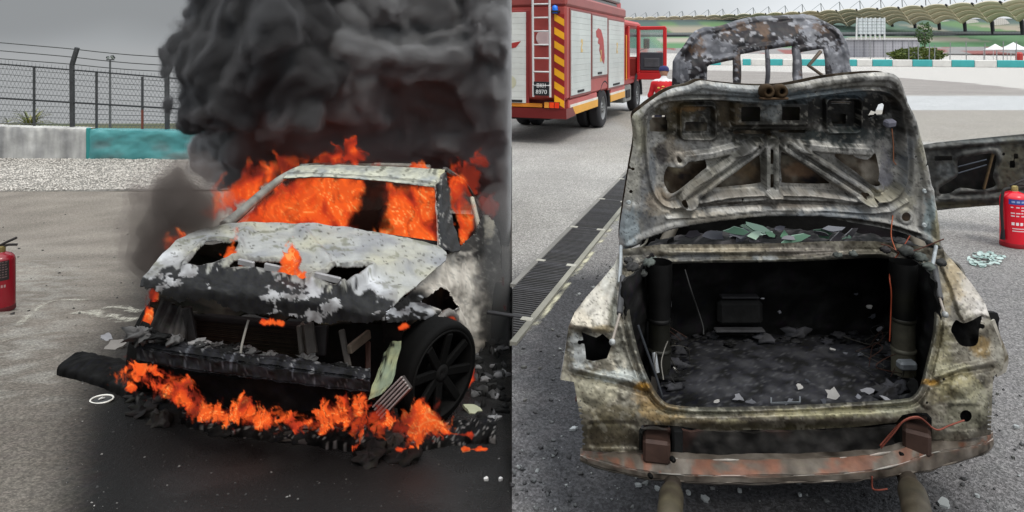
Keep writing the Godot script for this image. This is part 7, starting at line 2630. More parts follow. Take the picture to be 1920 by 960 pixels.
func build_drain():
	var o = thing("drain_channel", "slotted steel drain channel running past the burnt car", "drain")
	var dir = Vector3(0.338, 0, -0.941)
	var across = Vector3(0.941, 0, 0.338)
	var w = 0.36
	var start = Vector3(0.0, 0, -5.27)           # the middle line meets the edge of the paving here
	var mid = func(s): return start + dir * s
	var mb = Mb.new()
	# dark trough, cut square with the edge of the paving
	var corners = [[Vector3(0, 0.004, -5.795), Vector3(0, 0.004, -4.764)]]
	var n = 40
	var prev = []
	for i in n + 1:
		var s = 7.6 * i / n
		var l = Vector3(0, 0.004, -5.795) + dir * s
		var r = Vector3(0, 0.004, -4.764) + dir * s
		var row = [mb.add(l, L(26, 26, 27)), mb.add(r, L(26, 26, 27))]
		if i:
			mb.quad(prev[0], prev[1], row[1], row[0])
		prev = row
	put("trough", mb, M.matte, o)
	for e in [[-0.195, 0.05, L(138, 136, 132)], [0.195, 0.05, L(150, 148, 138)]]:
		mb = Mb.new()
		var a = start + across * e[0]
		var s0 = -a.x / dir.x + 0.02
		bar(mb, a + dir * s0 + Vector3(0, 0.008, 0), a + dir * 7.6 + Vector3(0, 0.008, 0), e[1], 0.03, e[2])
		put("kerb_strip", mb, M.concrete, o)
	var slat: MeshInstance3D = null
	var variants = []
	for k in 4:
		mb = Mb.new()
		box(mb, Transform3D.IDENTITY, Vector3(w - 0.03, 0.016, 0.017), 0.003, L(84, 84, 86) * [0.8, 1.0, 1.15, 0.9][k])
		variants.append(mb.mesh())
	var b = Basis(across, Vector3.UP, -dir)
	var s = -0.5
	while s < 7.5:
		var c = mid.call(s)
		if c.x - across.x * w * 0.5 > 0.01 or c.x + across.x * w * 0.5 > 0.0 and c.x > 0.17:
			var it = put("slat", variants[rng.randi() % 4], M.metal, o)
			it.transform = Transform3D(b, c + Vector3(0, 0.014, 0))
		elif c.x + across.x * w * 0.5 > 0.03:
			# cut short where the channel meets the edge
			var right = c + across * (w * 0.5 - 0.015)
			var left = right - across * ((right.x - 0.01) / across.x)
			mb = Mb.new()
			bar(mb, left + Vector3(0, 0.014, 0), right + Vector3(0, 0.014, 0), 0.017, 0.016, L(84, 84, 86))
			put("slat", mb, M.metal, o)
		s += 0.042
	for d in [5.2, 6.45, 7.7, 9.1, 10.5]:
		var c = mid.call((d - 5.27) / 0.941)
		mb = Mb.new()
		box(mb, Transform3D(b, c + Vector3(0, 0.016, 0)), Vector3(w, 0.018, 0.045), 0.003, L(58, 58, 60))
		put("cross_bar", mb, M.metal, o)
		for k in [-1.0, 1.0]:
			mb = Mb.new()
			var p = c + across * (k * w * 0.44) + dir * frand(-0.05, 0.05)
			if p.x < 0.06:
				continue
			box(mb, Transform3D(b, p + Vector3(0, 0.022, 0)), Vector3(0.09, 0.008, 0.06), 0.003, L(186, 184, 174))
			put("fixing_plate", mb, M.concrete, o)
	# worn pale line along the near kerb
	mb = Mb.new()
	var pr = []
	for i in 120:
		var p = start + across * 0.245 + dir * (i * 0.06 - 0.3)
		var row = []
		for j in 4:
			var q = p + across * (j / 3.0 - 0.5) * 0.06
			q.x = maxf(q.x, 0.003)
			q.y = 0.005
			var col = L(206, 202, 176)
			col.a = clampf(nf(q.x * 5.0, q.z * 5.0, 7.0) * 2.4 + 0.25, 0, 1) * (0.0 if j == 0 or j == 3 else 0.8)
			row.append(mb.add(q, col))
		if i:
			for j in 3:
				mb.quad(pr[j], row[j], row[j + 1], pr[j + 1])
		pr = row
	put("worn_line", mb, M.chalk, o)


# ------------------------------------------------------------------ meshing of a field (positive inside) by surface nets
func nets(field: Callable, lo: Vector3, hi: Vector3, cell: float, levels: Array, colf = null) -> Array:
	var nx = int(ceil((hi.x - lo.x) / cell)) + 1
	var ny = int(ceil((hi.y - lo.y) / cell)) + 1
	var nn = int(ceil((hi.z - lo.z) / cell)) + 1
	var g = PackedFloat32Array()
	g.resize(nx * ny * nn)
	var k = 0
	for z in nn:
		for y in ny:
			for x in nx:
				var edge = x == 0 or y == 0 or z == 0 or x == nx - 1 or y == ny - 1 or z == nn - 1
				g[k] = -1.0 if edge else field.call(lo + Vector3(x, y, z) * cell)
				k += 1
	var out = []
	var off = PackedInt32Array([0, 1, nx, nx + 1, nx * ny, nx * ny + 1, nx * ny + nx, nx * ny + nx + 1])
	var pair = [[0, 1], [2, 3], [4, 5], [6, 7], [0, 2], [1, 3], [4, 6], [5, 7], [0, 4], [1, 5], [2, 6], [3, 7]]
	var cx = PackedVector3Array([Vector3(0, 0, 0), Vector3(1, 0, 0), Vector3(0, 1, 0), Vector3(1, 1, 0), Vector3(0, 0, 1), Vector3(1, 0, 1), Vector3(0, 1, 1), Vector3(1, 1, 1)])
	for level in levels:
		var mb = Mb.new()
		var id = PackedInt32Array()
		id.resize(nx * ny * nn)
		id.fill(-1)
		for z in nn - 1:
			for y in ny - 1:
				var row = (z * ny + y) * nx
				for x in nx - 1:
					var b = row + x
					var m = 0
					for c in 8:
						if g[b + off[c]] > level:
							m |= 1 << c
					if m == 0 or m == 255:
						continue
					var sum = Vector3.ZERO
					var n = 0
					for e in pair:
						if ((m >> e[0]) & 1) != ((m >> e[1]) & 1):
							var va = g[b + off[e[0]]]
							var vb = g[b + off[e[1]]]
							sum += cx[e[0]].lerp(cx[e[1]], (level - va) / (vb - va))
							n += 1
					var p = lo + (Vector3(x, y, z) + sum / n) * cell
					id[b] = mb.add(p, colf.call(p) if colf else Color.WHITE)
		for z in nn - 1:
			for y in ny - 1:
				for x in nx - 1:
					var b = (z * ny + y) * nx + x
					var s = g[b] > level
					for ax in 3:
						if (ax != 0 and x == 0) or (ax != 1 and y == 0) or (ax != 2 and z == 0):
							continue
						var st = [1, nx, nx * ny][ax]
						if (g[b + st] > level) == s:
							continue
						var u = [nx, nx * ny, 1][ax]
						var w = [nx * ny, 1, nx][ax]
						var q = [id[b], id[b - u], id[b - u - w], id[b - w]]
						if q.min() < 0:
							continue
						if s:
							mb.quad(q[0], q[3], q[2], q[1])
						else:
							mb.quad(q[0], q[1], q[2], q[3])
		out.append(mb)
	return out


func sd_cap(p: Vector3, a: Vector3, b: Vector3, ra: float, rb: float) -> float:
	var e = b - a
	var t = clampf((p - a).dot(e) / e.dot(e), 0.0, 1.0)
	return (p - a - e * t).length() - lerpf(ra, rb, t)


func smin(a: float, b: float, k: float) -> float:
	var h = clampf(0.5 + 0.5 * (b - a) / k, 0.0, 1.0)
	return lerpf(b, a, h) - k * h * (1.0 - h)


# someone standing by the fire engine, bent forward a little, seen over the edge of the boot lid
func build_person():
	var d = 13.6
	var x = (1244.0 - 960.0) / F * d
	var o = thing("person", "person in red jacket with yellow print and dark blue cap by the fire engine door", "person", "", Vector3(x, 0, -d))
	o.rotation.y = PI - 0.3
	var bones = [
		# hips, trunk, neck
		[Vector3(0, 0.92, 0), Vector3(0, 1.08, 0.0), 0.15, 0.15], [Vector3(0, 1.08, 0), Vector3(0, 1.30, 0.04), 0.16, 0.165], [Vector3(-0.14, 1.38, 0.05), Vector3(0.14, 1.38, 0.05), 0.085, 0.085], [Vector3(0, 1.40, 0.06), Vector3(0, 1.50, 0.10), 0.065, 0.06],
		# arms: the right one hangs, the left one is bent
		[Vector3(-0.20, 1.36, 0.04), Vector3(-0.26, 1.10, 0.04), 0.062, 0.05], [Vector3(-0.26, 1.10, 0.04), Vector3(-0.24, 0.86, 0.10), 0.048, 0.036],
		[Vector3(0.20, 1.36, 0.04), Vector3(0.27, 1.12, 0.06), 0.062, 0.05], [Vector3(0.27, 1.12, 0.06), Vector3(0.18, 1.02, 0.26), 0.048, 0.036],
		# legs and shoes
		[Vector3(-0.10, 0.90, 0), Vector3(-0.11, 0.48, 0.02), 0.092, 0.062], [Vector3(-0.11, 0.48, 0.02), Vector3(-0.11, 0.09, -0.02), 0.062, 0.042], [Vector3(-0.11, 0.045, -0.04), Vector3(-0.12, 0.04, 0.14), 0.045, 0.038],
		[Vector3(0.10, 0.90, 0), Vector3(0.12, 0.48, 0.03), 0.092, 0.062], [Vector3(0.12, 0.48, 0.03), Vector3(0.12, 0.09, -0.01), 0.062, 0.042], [Vector3(0.12, 0.045, -0.03), Vector3(0.13, 0.04, 0.15), 0.045, 0.038]]
	var field = func(p):
		var m = 1e9
		for b in bones:
			m = smin(m, sd_cap(p, b[0], b[1], b[2], b[3]), 0.05)
		return -m
	var cols = func(p):
		if p.y < 0.075:
			return L(28, 28, 30)
		if p.y < 0.88 and absf(p.x) < 0.215:
			return L(34, 38, 56)
		if p.y > 1.425:
			return L(222, 220, 222)
		return L(206, 26, 34)
	var mb = nets(field, Vector3(-0.42, -0.03, -0.26), Vector3(0.42, 1.58, 0.42), 0.024, [0.0], cols)[0]
	# hands with five fingers, head
	var skin = L(176, 128, 104)
	for h in [[Vector3(-0.24, 0.86, 0.10), Vector3(0.02, -1, 0.12)], [Vector3(0.18, 1.02, 0.26), Vector3(-0.55, -0.15, 0.8)]]:
		var f = h[1].normalized()
		var side = f.cross(Vector3(0, 0, 1) if absf(f.z) < 0.7 else Vector3.UP).normalized()
		tube(mb, [h[0], h[0] + f * 0.05, h[0] + f * 0.09], [0.03, 0.038, 0.034], 9, skin)
		for k in 4:
			var a = h[0] + f * 0.085 + side * (k - 1.5) * 0.018
			var len = [0.065, 0.078, 0.074, 0.056][k]
			var curl = side.cross(f) * 0.012
			tube(mb, [a, a + f * len * 0.5 + curl * 0.3, a + f * len + curl], [0.0095, 0.009, 0.007], 6, skin)
		var t0 = h[0] + f * 0.03 - side * 0.034
		tube(mb, [t0, t0 - side * 0.022 + f * 0.03, t0 - side * 0.026 + f * 0.058], [0.012, 0.011, 0.008], 6, skin)
	put("body", mb, M.matte, o)
	mb = Mb.new()
	var hc = Vector3(0, 1.60, 0.13)
	var hf = func(p):
		var q = p - hc
		var m = (q / Vector3(0.078, 0.112, 0.098)).length() * 0.09 - 0.09
		m = smin(m, sd_cap(q, Vector3(0, -0.02, 0.09), Vector3(0, -0.035, 0.108), 0.012, 0.014), 0.02)
		m = smin(m, sd_cap(q, Vector3(0, -0.07, 0.04), Vector3(0, -0.085, 0.06), 0.045, 0.03), 0.04)
		for s in [-1.0, 1.0]:
			m = smin(m, sd_cap(q, Vector3(s * 0.078, 0.0, 0.0), Vector3(s * 0.086, 0.025, -0.008), 0.012, 0.014), 0.012)
			m = maxf(m, -(q.distance_to(Vector3(s * 0.032, 0.006, 0.104)) - 0.013))
		return -m
	var hcf = func(p):
		var q = p - hc
		if absf(q.y + 0.058) < 0.006 and absf(q.x) < 0.026 and q.z > 0.05:
			return L(130, 70, 66)
		return skin
	put("head", nets(hf, hc - Vector3(0.12, 0.15, 0.13), hc + Vector3(0.12, 0.15, 0.15), 0.009, [0.0], hcf)[0], M.matte, o)
	mb = Mb.new()
	for s in [-1.0, 1.0]:
		lump(mb, hc + Vector3(s * 0.032, 0.006, 0.094), Vector3(0.011, 0.008, 0.008), L(60, 44, 36), 8, 0.0)
	put("eyes", mb, M.gloss, o)
	mb = Mb.new()
	lathe(mb, Transform3D(Basis.from_euler(Vector3(0.15, 0, 0)), hc + Vector3(0, 0.03, 0)), [Vector2(0.10, -0.01), Vector2(0.104, 0.02), Vector2(0.098, 0.06), Vector2(0.07, 0.092), Vector2(0.03, 0.104), Vector2(0.001, 0.106)], 22, L(34, 46, 104))
	box(mb, Transform3D(Basis.from_euler(Vector3(0.3, 0, 0)), hc + Vector3(0, 0.02, 0.13)), Vector3(0.13, 0.012, 0.09), 0.005, L(28, 38, 88))
	put("cap", mb, M.matte, o)
	# yellow print across the back of the jacket, raised like a patch
	mb = Mb.new()
	for k in [[-0.075, 1.29, 0.04, 0.02], [0.0, 1.26, 0.05, 0.022], [0.075, 1.29, 0.04, 0.02], [-0.045, 1.20, 0.028, 0.05], [0.045, 1.20, 0.03, 0.045], [0.0, 1.32, 0.03, 0.012], [-0.09, 1.22, 0.02, 0.018], [0.1, 1.19, 0.02, 0.02]]:
		lump(mb, Vector3(k[0], k[1], -0.125 + absf(k[0]) * 0.25), Vector3(k[2], k[3], 0.012), L(234, 190, 90), 10, 0.3)
	stuff(put("jacket_print", mb, M.matte, o))


# ------------------------------------------------------------------ fire
var flame_mat: StandardMaterial3D
var flames = 0


func fire_colour(q: Vector2, heat: float, seed_: float) -> Color:
	var w = Vector2(nz(q.x * 0.011 + seed_, q.y * 0.011, 3.0), nz(q.x * 0.011 + seed_, q.y * 0.011, 9.0)) * 55.0
	var w2 = Vector2(nz(q.x * 0.05 + seed_, q.y * 0.05, 13.0), nz(q.x * 0.05 + seed_, q.y * 0.05, 19.0)) * 9.0
	var p = q + w
	var big = nz(p.x * 0.014, p.y * 0.009, 20.0 + seed_)
	var p2 = q + w * 1.3 + w2
	var line = 1.0 - absf(nz(p2.x * 0.028, p2.y * 0.016, 31.0 + seed_)) * 2.0
	var line2 = 1.0 - absf(nz(p2.x * 0.055, p2.y * 0.028, 37.0 + seed_)) * 2.0
	var k = clampf(0.54 + heat + big * 0.70, 0.0, 1.0)
	var c = L(110, 40, 32)
	c = c.lerp(L(180, 56, 36), ss(0.12, 0.34, k))
	c = c.lerp(L(226, 78, 36), ss(0.32, 0.52, k))
	c = c.lerp(L(246, 100, 42), ss(0.5, 0.75, k))
	var fil = ss(0.84, 0.99, line) * 0.42 + ss(0.88, 1.0, line2) * 0.30
	c = c.lerp(L(255, 142, 66), clampf(fil * ss(0.25, 0.55, k), 0.0, 0.85))
	c = c.lerp(L(255, 214, 130), clampf(fil * ss(0.62, 0.85, k), 0.0, 0.6))
	c = c.lerp(L(120, 44, 34), ss(0.6, 1.0, 1.0 - line) * 0.22)
	return c


# a lens-shaped body of flame behind a ragged outline; it thins out to nothing at its rim
func flame(label, poly, depth, thick, o = {}):
	var v = smooth_poly(V(poly), 3) if o.get("smooth", true) else V(poly)
	var ragged = o.get("ragged", 14.0)
	var soft = o.get("soft", 14.0)
	var heat = o.get("heat", 0.0)
	var op = o.get("alpha", 0.95)
	var lo = v[0]
	var hi = v[0]
	for p in v:
		lo = lo.min(p)
		hi = hi.max(p)
	lo -= Vector2(ragged, ragged)
	hi += Vector2(ragged, ragged)
	var step = o.get("step", 2.6)
	var nu = int((hi.x - lo.x) / step) + 1
	var nv = int((hi.y - lo.y) / step) + 1
	flames += 1
	var seed_ = fmod(flames * 7.31, 40.0)
	var dep = depth if depth is Callable else func(_q): return depth
	var grid = []
	for i in nu + 1:
		for j in nv + 1:
			var q = lo + Vector2(i, j) * step
			var w = Vector2(nf(q.x * 0.018 + seed_, q.y * 0.018, 50.0), nf(q.x * 0.018, q.y * 0.018 + seed_, 55.0)) * 30.0
			var lf = o.get("fine", 1.0)
			var lick = nz((q.x + w.x) * 0.035 * lf + seed_, (q.y + w.y) * 0.012 * lf, 60.0) * 1.3 + 0.9 * nf((q.x + w.x) * 0.10 * lf, (q.y + w.y) * 0.034 * lf + seed_, 65.0)
			var e = -sd_poly(q, v) + lick * ragged
			var hole_n = nf((q.x + w.x) * 0.045 * lf, (q.y + w.y) * 0.018 * lf + seed_, 77.0)
			var al = ss(0.0, soft, e) * op * lerpf(1.0, ss(-0.42, -0.05, hole_n), o.get("lace", 0.5))
			for h in o.get("gaps", []):
				var g = Vector2((q.x - h[0]) / h[2], (q.y - h[1]) / h[3]).length() + nf(q.x * 0.02 + seed_, q.y * 0.02, 70.0) * 0.7
				al *= lerpf(1.0 - h[4], 1.0, ss(0.55, 1.1, g))
			if q.x > 955.0:
				al = 0.0
			grid.append([q, e, al])
	var mb = Mb.new()
	for side in 2:
		var s = mb.v.size()
		for i in nu + 1:
			for j in nv + 1:
				var g = grid[i * (nv + 1) + j]
				var k = sqrt(clampf(g[1] / (soft * 3.0), 0.0, 1.0))
				var push = thick * k * (1.0 if side == 0 else -1.0) * (0.75 + 0.8 * nf(g[0].x * 0.02, g[0].y * 0.02, seed_ + side * 9.0))
				var c = fire_colour(g[0] + Vector2(side * 60.0, side * 35.0), heat - 0.22 * (1.0 - ss(0.0, soft * 1.6, g[1])), seed_)
				c.a = g[2]
				mb.add(P(g[0].x, g[0].y, dep.call(g[0]) - push), c)
		for i in nu:
			for j in nv:
				var a = i * (nv + 1) + j
				if grid[a][2] + grid[a + 1][2] + grid[a + nv + 1][2] + grid[a + nv + 2][2] <= 0.001:
					continue
				mb.quad(s + a, s + a + 1, s + a + nv + 2, s + a + nv + 1)
	tag(put("flame", mb, flame_mat), label, "flame", "flames of the burning car")


func build_fire():
	flame_mat = StandardMaterial3D.new()
	flame_mat.resource_name = "fire"
	flame_mat.shading_mode = BaseMaterial3D.SHADING_MODE_UNSHADED
	flame_mat.vertex_color_use_as_albedo = true
	flame_mat.albedo_color = Color(0.985, 0.985, 0.985)
	flame_mat.transparency = BaseMaterial3D.TRANSPARENCY_ALPHA
	# in the cabin
	flame("wall of flame filling the left half of the windscreen opening", [430, 432, 452, 402, 500, 362, 545, 330, 620, 326, 680, 336, 690, 372, 668, 420, 690, 450, 640, 452, 540, 440], 5.9, 0.3, {"ragged": 8.0, "soft": 20.0, "heat": 0.03, "gaps": [[700, 400, 50, 60, 0.95]]})
	flame("wall of flame filling the right end of the windscreen opening", [716, 350, 760, 345, 824, 350, 826, 400, 824, 474, 770, 472, 690, 456, 700, 440, 716, 400], 5.85, 0.25, {"ragged": 8.0, "soft": 20.0, "heat": 0.05, "gaps": [[704, 390, 40, 62, 0.9]]})
	flame("dull red glow at the back of the burning cabin", [560, 340, 700, 338, 822, 350, 824, 460, 700, 452, 560, 436], 7.2, 0.25, {"ragged": 8.0, "soft": 30.0, "heat": -0.26, "alpha": 0.85, "gaps": [[706, 410, 62, 60, 1.0]]})
	flame("low flames along the lower edge of the windscreen", [520, 440, 560, 428, 600, 436, 640, 440, 690, 438, 700, 448, 730, 440, 744, 452, 800, 462, 822, 474, 700, 460, 560, 444], 5.2, 0.08, {"ragged": 9.0, "soft": 9.0, "heat": 0.1, "alpha": 0.85})
	flame("flame rolling out of the front door window", [838, 330, 862, 326, 878, 346, 884, 380, 896, 428, 884, 442, 862, 456, 850, 430, 842, 380], 6.1, 0.15, {"ragged": 7.0, "soft": 12.0, "heat": 0.08, "gaps": [[874, 385, 14, 50, 0.6]]})
	flame("flame standing above the rear of the roof on the right", [840, 312, 862, 292, 884, 282, 906, 288, 918, 316, 912, 352, 926, 370, 940, 388, 930, 410, 906, 402, 890, 370, 866, 352, 846, 336], 7.3, 0.3, {"ragged": 16.0, "soft": 24.0, "heat": -0.06, "alpha": 0.9})
	# behind and over the roof
	flame("broad flame billowing out of the far side windows", [378, 392, 392, 366, 416, 342, 446, 326, 468, 302, 500, 290, 530, 276, 560, 280, 584, 298, 560, 318, 530, 340, 490, 372, 450, 408, 424, 428, 398, 412], 6.7, 0.35, {"ragged": 16.0, "soft": 34.0, "heat": 0.02, "alpha": 0.97, "lace": 0.25})
	flame("flame rising above the windscreen header on the left", [582, 312, 592, 290, 606, 276, 630, 278, 664, 268, 690, 284, 700, 306, 690, 314], 6.9, 0.3, {"ragged": 15.0, "soft": 20.0, "heat": -0.04, "alpha": 0.9})
	flame("small bright flame curling over the roof header on the right", [756, 320, 766, 308, 784, 302, 802, 310, 810, 322, 786, 326], 6.1, 0.12, {"ragged": 7.0, "soft": 9.0, "heat": 0.14})
	flame("flame at the far front wheel under the small smoke", [300, 470, 302, 440, 318, 432, 340, 438, 352, 450, 330, 462, 312, 478], 4.7, 0.12, {"ragged": 12.0, "soft": 14.0, "heat": -0.04, "alpha": 0.85})
	# bonnet and front
	flame("bright flame standing on the middle of the bonnet", [504, 540, 514, 510, 524, 482, 542, 452, 558, 456, 564, 490, 574, 526, 558, 544, 530, 542], 3.75, 0.06, {"ragged": 8.0, "soft": 8.0, "heat": 0.22, "step": 1.8, "lace": 0.3, "fine": 1.4})
	flame("low flames in the gap between the bonnet vents", [424, 524, 438, 508, 470, 506, 510, 512, 520, 530, 470, 528], 3.82, 0.05, {"ragged": 9.0, "soft": 7.0, "heat": 0.05, "step": 2.0})
	flame("thin flame running up the bonnet to the windscreen", [420, 494, 424, 470, 434, 448, 440, 428, 446, 430, 444, 454, 436, 480, 428, 498], 4.1, 0.04, {"ragged": 6.0, "soft": 9.0, "heat": 0.0, "alpha": 0.7, "step": 2.0})
	flame("fire glowing inside the left bonnet vent", [410, 480, 430, 466, 446, 474, 436, 490, 424, 498], 4.05, 0.05, {"ragged": 8.0, "soft": 8.0, "heat": 0.0, "step": 2.0})
	flame("fire glowing inside the right bonnet vent", [628, 534, 650, 522, 684, 520, 664, 538, 640, 550], 3.95, 0.05, {"ragged": 9.0, "soft": 10.0, "heat": -0.14, "alpha": 0.8, "step": 2.0})
	flame("flame blowing out beside the far front wing", [262, 630, 260, 606, 276, 578, 284, 548, 296, 544, 302, 560, 290, 590, 276, 616], 3.9, 0.05, {"ragged": 6.0, "soft": 8.0, "heat": 0.04, "step": 2.0})
	flame("small flame under the front edge of the bonnet", [488, 602, 504, 599, 530, 604, 526, 610, 500, 608], 3.68, 0.03, {"ragged": 5.0, "soft": 5.0, "heat": 0.0, "step": 2.0})
	flame("small flame under the near corner of the bonnet", [746, 612, 760, 606, 764, 612, 750, 617], 3.75, 0.02, {"ragged": 4.0, "soft": 5.0, "heat": 0.0, "step": 2.0})
	flame("flame curling in the near wheel arch", [832, 606, 838, 596, 852, 594, 856, 606, 846, 616, 836, 614], 4.3, 0.04, {"ragged": 4.0, "soft": 6.0, "heat": 0.0, "step": 2.0})
	flame("flame behind the near front wheel", [862, 640, 872, 632, 882, 652, 888, 672, 894, 700, 890, 720, 878, 722, 876, 690, 870, 664], 4.7, 0.06, {"ragged": 9.0, "soft": 11.0, "heat": 0.0, "alpha": 0.9, "step": 2.0})
	flame("faint flame by the sill further back", [940, 510, 946, 508, 948, 530, 944, 560, 950, 580, 944, 584, 940, 548], 6.0, 0.04, {"ragged": 4.0, "soft": 8.0, "heat": -0.1, "alpha": 0.6, "step": 2.0})
	# on the ground along the melted bumper
	var gd = func(q): return maxf(3.05, 3.62 - (q.y - 700.0) * 0.0036)
	var low = {"ragged": 9.0, "soft": 9.0, "heat": 0.14, "step": 1.7, "fine": 1.8, "lace": 0.75, "alpha": 0.92}
	flame("dull, half-transparent fire running along the whole melted bumper", [206, 704, 250, 680, 300, 690, 360, 722, 400, 756, 470, 764, 560, 776, 640, 760, 690, 748, 740, 776, 820, 760, 846, 800, 800, 832, 720, 820, 640, 812, 560, 806, 470, 800, 390, 792, 320, 760, 250, 728], func(q): return maxf(3.12, 3.68 - (q.y - 700.0) * 0.0036), 0.03, {"ragged": 16.0, "soft": 22.0, "heat": -0.10, "alpha": 0.42, "fine": 1.7, "lace": 1.0, "step": 2.4})
	flame("forked flame at the left end of the melted bumper", [216, 702, 240, 686, 250, 676, 262, 672, 276, 676, 292, 680, 306, 700, 300, 708, 278, 704, 262, 712, 250, 734, 240, 728, 246, 706, 236, 700], gd, 0.05, low)
	flame("flame creeping down from the forked flame to the undertray", [276, 714, 300, 716, 320, 712, 352, 706, 364, 712, 358, 734, 366, 752, 378, 782, 366, 786, 344, 764, 310, 748, 288, 732], gd, 0.05, low)
	flame("low curling flame under the middle of the bumper beam", [370, 784, 374, 758, 388, 752, 410, 764, 430, 768, 446, 742, 462, 742, 476, 764, 480, 780, 450, 790, 430, 800, 422, 806, 414, 790, 386, 788], gd, 0.05, low)
	flame("flame with tall tongues right of the middle of the bumper beam", [470, 792, 486, 768, 506, 770, 520, 784, 546, 770, 556, 778, 560, 790, 584, 784, 598, 756, 612, 752, 624, 760, 640, 740, 656, 740, 656, 776, 646, 800, 620, 804, 600, 816, 594, 800, 566, 798, 552, 812, 544, 796, 510, 794, 494, 806], gd, 0.05, low)
	flame("short upright flame beside the ribbed cooler", [660, 772, 662, 744, 676, 738, 688, 746, 684, 770, 672, 782], gd, 0.04, low)
	flame("flame streaming along the melted bumper below the cooler", [658, 836, 676, 808, 706, 792, 722, 776, 738, 780, 744, 792, 724, 806, 696, 812, 676, 822, 664, 842], gd, 0.05, low)
	flame("large flame licking round the foot of the near front wheel", [744, 790, 752, 770, 772, 764, 782, 752, 798, 748, 818, 762, 832, 784, 836, 804, 812, 806, 800, 828, 788, 834, 770, 822, 764, 806], func(q): return 3.62 - (q.y - 750.0) * 0.0042, 0.08, {"ragged": 10.0, "soft": 10.0, "heat": 0.04, "step": 2.0})
	flame("thin line of fire at the right end of the melted bumper", [864, 840, 880, 838, 912, 838, 916, 844, 890, 847, 866, 846], gd, 0.02, {"ragged": 3.0, "soft": 4.0, "heat": 0.02, "step": 1.6})
	flame("short tongue of fire before the near front wheel", [742, 842, 752, 838, 772, 834, 776, 840, 760, 846, 744, 848], gd, 0.02, {"ragged": 3.0, "soft": 4.0, "heat": 0.02, "step": 1.6})
	flame("trail of fire running right from the near front wheel", [826, 800, 850, 808, 884, 810, 892, 816, 884, 822, 846, 818, 828, 812], gd, 0.02, {"ragged": 4.0, "soft": 5.0, "heat": -0.02, "step": 1.6})
	# what the fire throws on its surroundings
	for e in [[650, 425, 5.6, 0.16], [470, 770, 3.45, 0.006], [780, 790, 3.5, 0.006]]:
		var l = OmniLight3D.new()
		l.light_color = Color(1.0, 0.45, 0.16)
		l.light_energy = e[3]
		l.light_size = 0.25
		l.omni_range = 12.0
		l.omni_attenuation = 2.0
		l.shadow_enabled = true
		l.position = P(e[0], e[1], e[2])
		named(l, "fire_light")


# ------------------------------------------------------------------ smoke
func smoke_body(called, label, field, lo, hi, cell, shells):
	var o = thing(called, label, "smoke")
	var levels = []
	for s in shells:
		levels.append(s[0])
	var ms = nets(field, lo, hi, cell, levels)
	for i in ms.size():
		if ms[i].idx.size() == 0:
			continue
		var fm = FogMaterial.new()
		fm.resource_name = "smoke"
		fm.albedo = shells[i][2]
		fm.density = shells[i][1]
		put("smoke_layer", ms[i], fm, o)


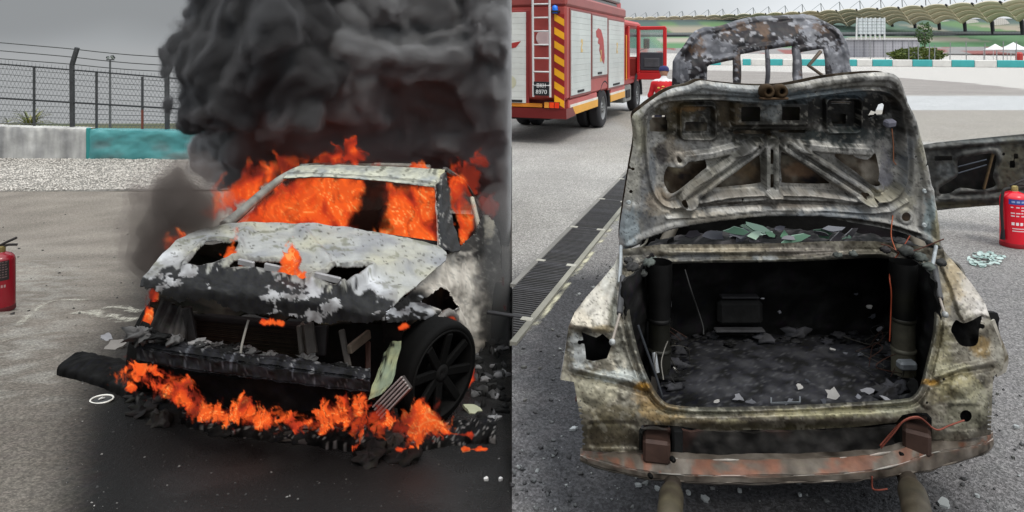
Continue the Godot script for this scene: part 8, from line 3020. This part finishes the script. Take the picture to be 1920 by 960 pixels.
func build_smoke():
	var cell = FastNoiseLite.new()
	cell.noise_type = FastNoiseLite.TYPE_CELLULAR
	cell.cellular_return_type = FastNoiseLite.RETURN_DISTANCE
	cell.cellular_distance_function = FastNoiseLite.DISTANCE_EUCLIDEAN
	cell.fractal_type = FastNoiseLite.FRACTAL_NONE
	cell.frequency = 1.0
	cell.seed = 4
	var billow = func(p: Vector3, k: float):
		var w = Vector3(nz(p.x * 0.8, p.y * 0.8, p.z), nz(p.x * 0.8 + 7.0, p.y * 0.8, p.z), nz(p.x * 0.8, p.y * 0.8 + 3.0, p.z)) * 0.22
		var q = p + w
		var a = cell.get_noise_3d(q.x * 1.25 * k, q.y * 1.4 * k, q.z * 1.25 * k)
		var b = cell.get_noise_3d(q.x * 2.8 * k + 5.0, q.y * 3.0 * k, q.z * 2.8 * k)
		var c = cell.get_noise_3d(q.x * 6.2 * k + 9.0, q.y * 6.4 * k, q.z * 6.2 * k)
		return (-0.62 * (a + 0.45) - 0.36 * (b + 0.45) - 0.19 * (c + 0.45)) / k
	# a plume that fills an outline at some depth, with a cauliflower surface
	var plume = func(outline, mid, thin, deep, gain, k):
		return func(p: Vector3):
			var d = -p.z
			var q = Vector2(960.0 + p.x / d * F, YH + (H - p.y) / d * F)
			var s = -sd_poly(q, outline) * d / F + 0.10
			if s < -0.35:
				return -1.0
			var t = thin + clampf(s, 0.0, 1.2) * deep
			var f = minf(s, t - absf(d - mid + 0.25 * sin(p.x * 2.0)))
			if f > 0.8:
				return minf(f, (-0.004 - p.x) * 40.0)
			f += billow.call(p, k) * gain
			return minf(f, (-0.004 - p.x) * 40.0)
	var grey = V([480, -260, 450, 60, 410, 160, 396, 215, 394, 250, 402, 284, 424, 304, 450, 312, 480, 308, 540, 304, 620, 298, 700, 304, 780, 310, 850, 326, 890, 370, 920, 430, 1000, 500, 1100, 200, 1100, -260])
	var c1 = 0.048
	smoke_body("smoke_plume", "grey-black smoke billowing up from the roof of the burning car", plume.call(grey, 8.2, 0.30, 0.9, 1.0, 1.0), Vector3(-90 * c1, -0.4, -9.9), Vector3(2 * c1, 3.6, -6.3), c1, [[-0.08, 0.8, Color(0.86, 0.86, 0.87)], [-0.02, 5.0, Color(0.84, 0.84, 0.85)], [0.02, 34.0, Color(0.82, 0.82, 0.83)]])
	var black = V([396, -260, 400, -40, 386, 10, 364, 60, 345, 110, 340, 150, 350, 180, 372, 206, 420, 214, 480, 190, 540, 190, 600, 150, 640, 60, 650, -260])
	smoke_body("smoke_plume", "blackest smoke at the upper left of the plume", plume.call(black, 7.3, 0.25, 0.7, 0.9, 1.15), Vector3(-4.2, 0.8, -8.5), Vector3(-1.6, 3.6, -6.1), c1, [[-0.08, 1.0, Color(0.58, 0.58, 0.59)], [-0.02, 5.0, Color(0.54, 0.54, 0.55)], [0.02, 34.0, Color(0.5, 0.5, 0.51)]])
	# smaller, thinner drifts
	var low = V([280, 396, 276, 372, 296, 346, 326, 330, 362, 334, 384, 352, 392, 380, 380, 424, 356, 440, 326, 466, 300, 496, 286, 520, 272, 480, 268, 440])
	smoke_body("smoke_drift", "small brown-black smoke drifting from the far front wheel", plume.call(low, 4.95, 0.04, 0.8, 0.62, 2.6), Vector3(-3.2, -0.5, -5.6), Vector3(-1.8, 1.5, -4.4), 0.034, [[-0.06, 1.3, Color(0.58, 0.54, 0.52)], [0.01, 3.2, Color(0.52, 0.48, 0.46)], [0.08, 8.0, Color(0.46, 0.43, 0.41)]])
	var haze = V([926, 392, 944, 378, 990, 370, 990, 720, 950, 720, 918, 680, 900, 640, 906, 590, 922, 540, 930, 470])
	smoke_body("smoke_drift", "thin grey smoke hanging round the rear flank of the burning car", plume.call(haze, 6.1, 0.1, 0.5, 0.22, 2.0), Vector3(-0.6, -1.5, -6.9), Vector3(0.08, 0.9, -5.2), 0.04, [[-0.10, 0.5, Color(0.66, 0.66, 0.66)], [0.0, 0.9, Color(0.66, 0.66, 0.66)]])
	var cabin = V([470, 440, 500, 390, 560, 344, 640, 338, 720, 344, 820, 356, 822, 466, 700, 452, 560, 438])
	smoke_body("smoke_drift", "dark smoke inside the burning cabin", plume.call(cabin, 6.75, 0.2, 0.3, 0.15, 2.0), Vector3(-2.9, -0.1, -7.3), Vector3(-0.5, 1.1, -6.2), 0.06, [[0.0, 7.0, Color(0.3, 0.22, 0.2)]])
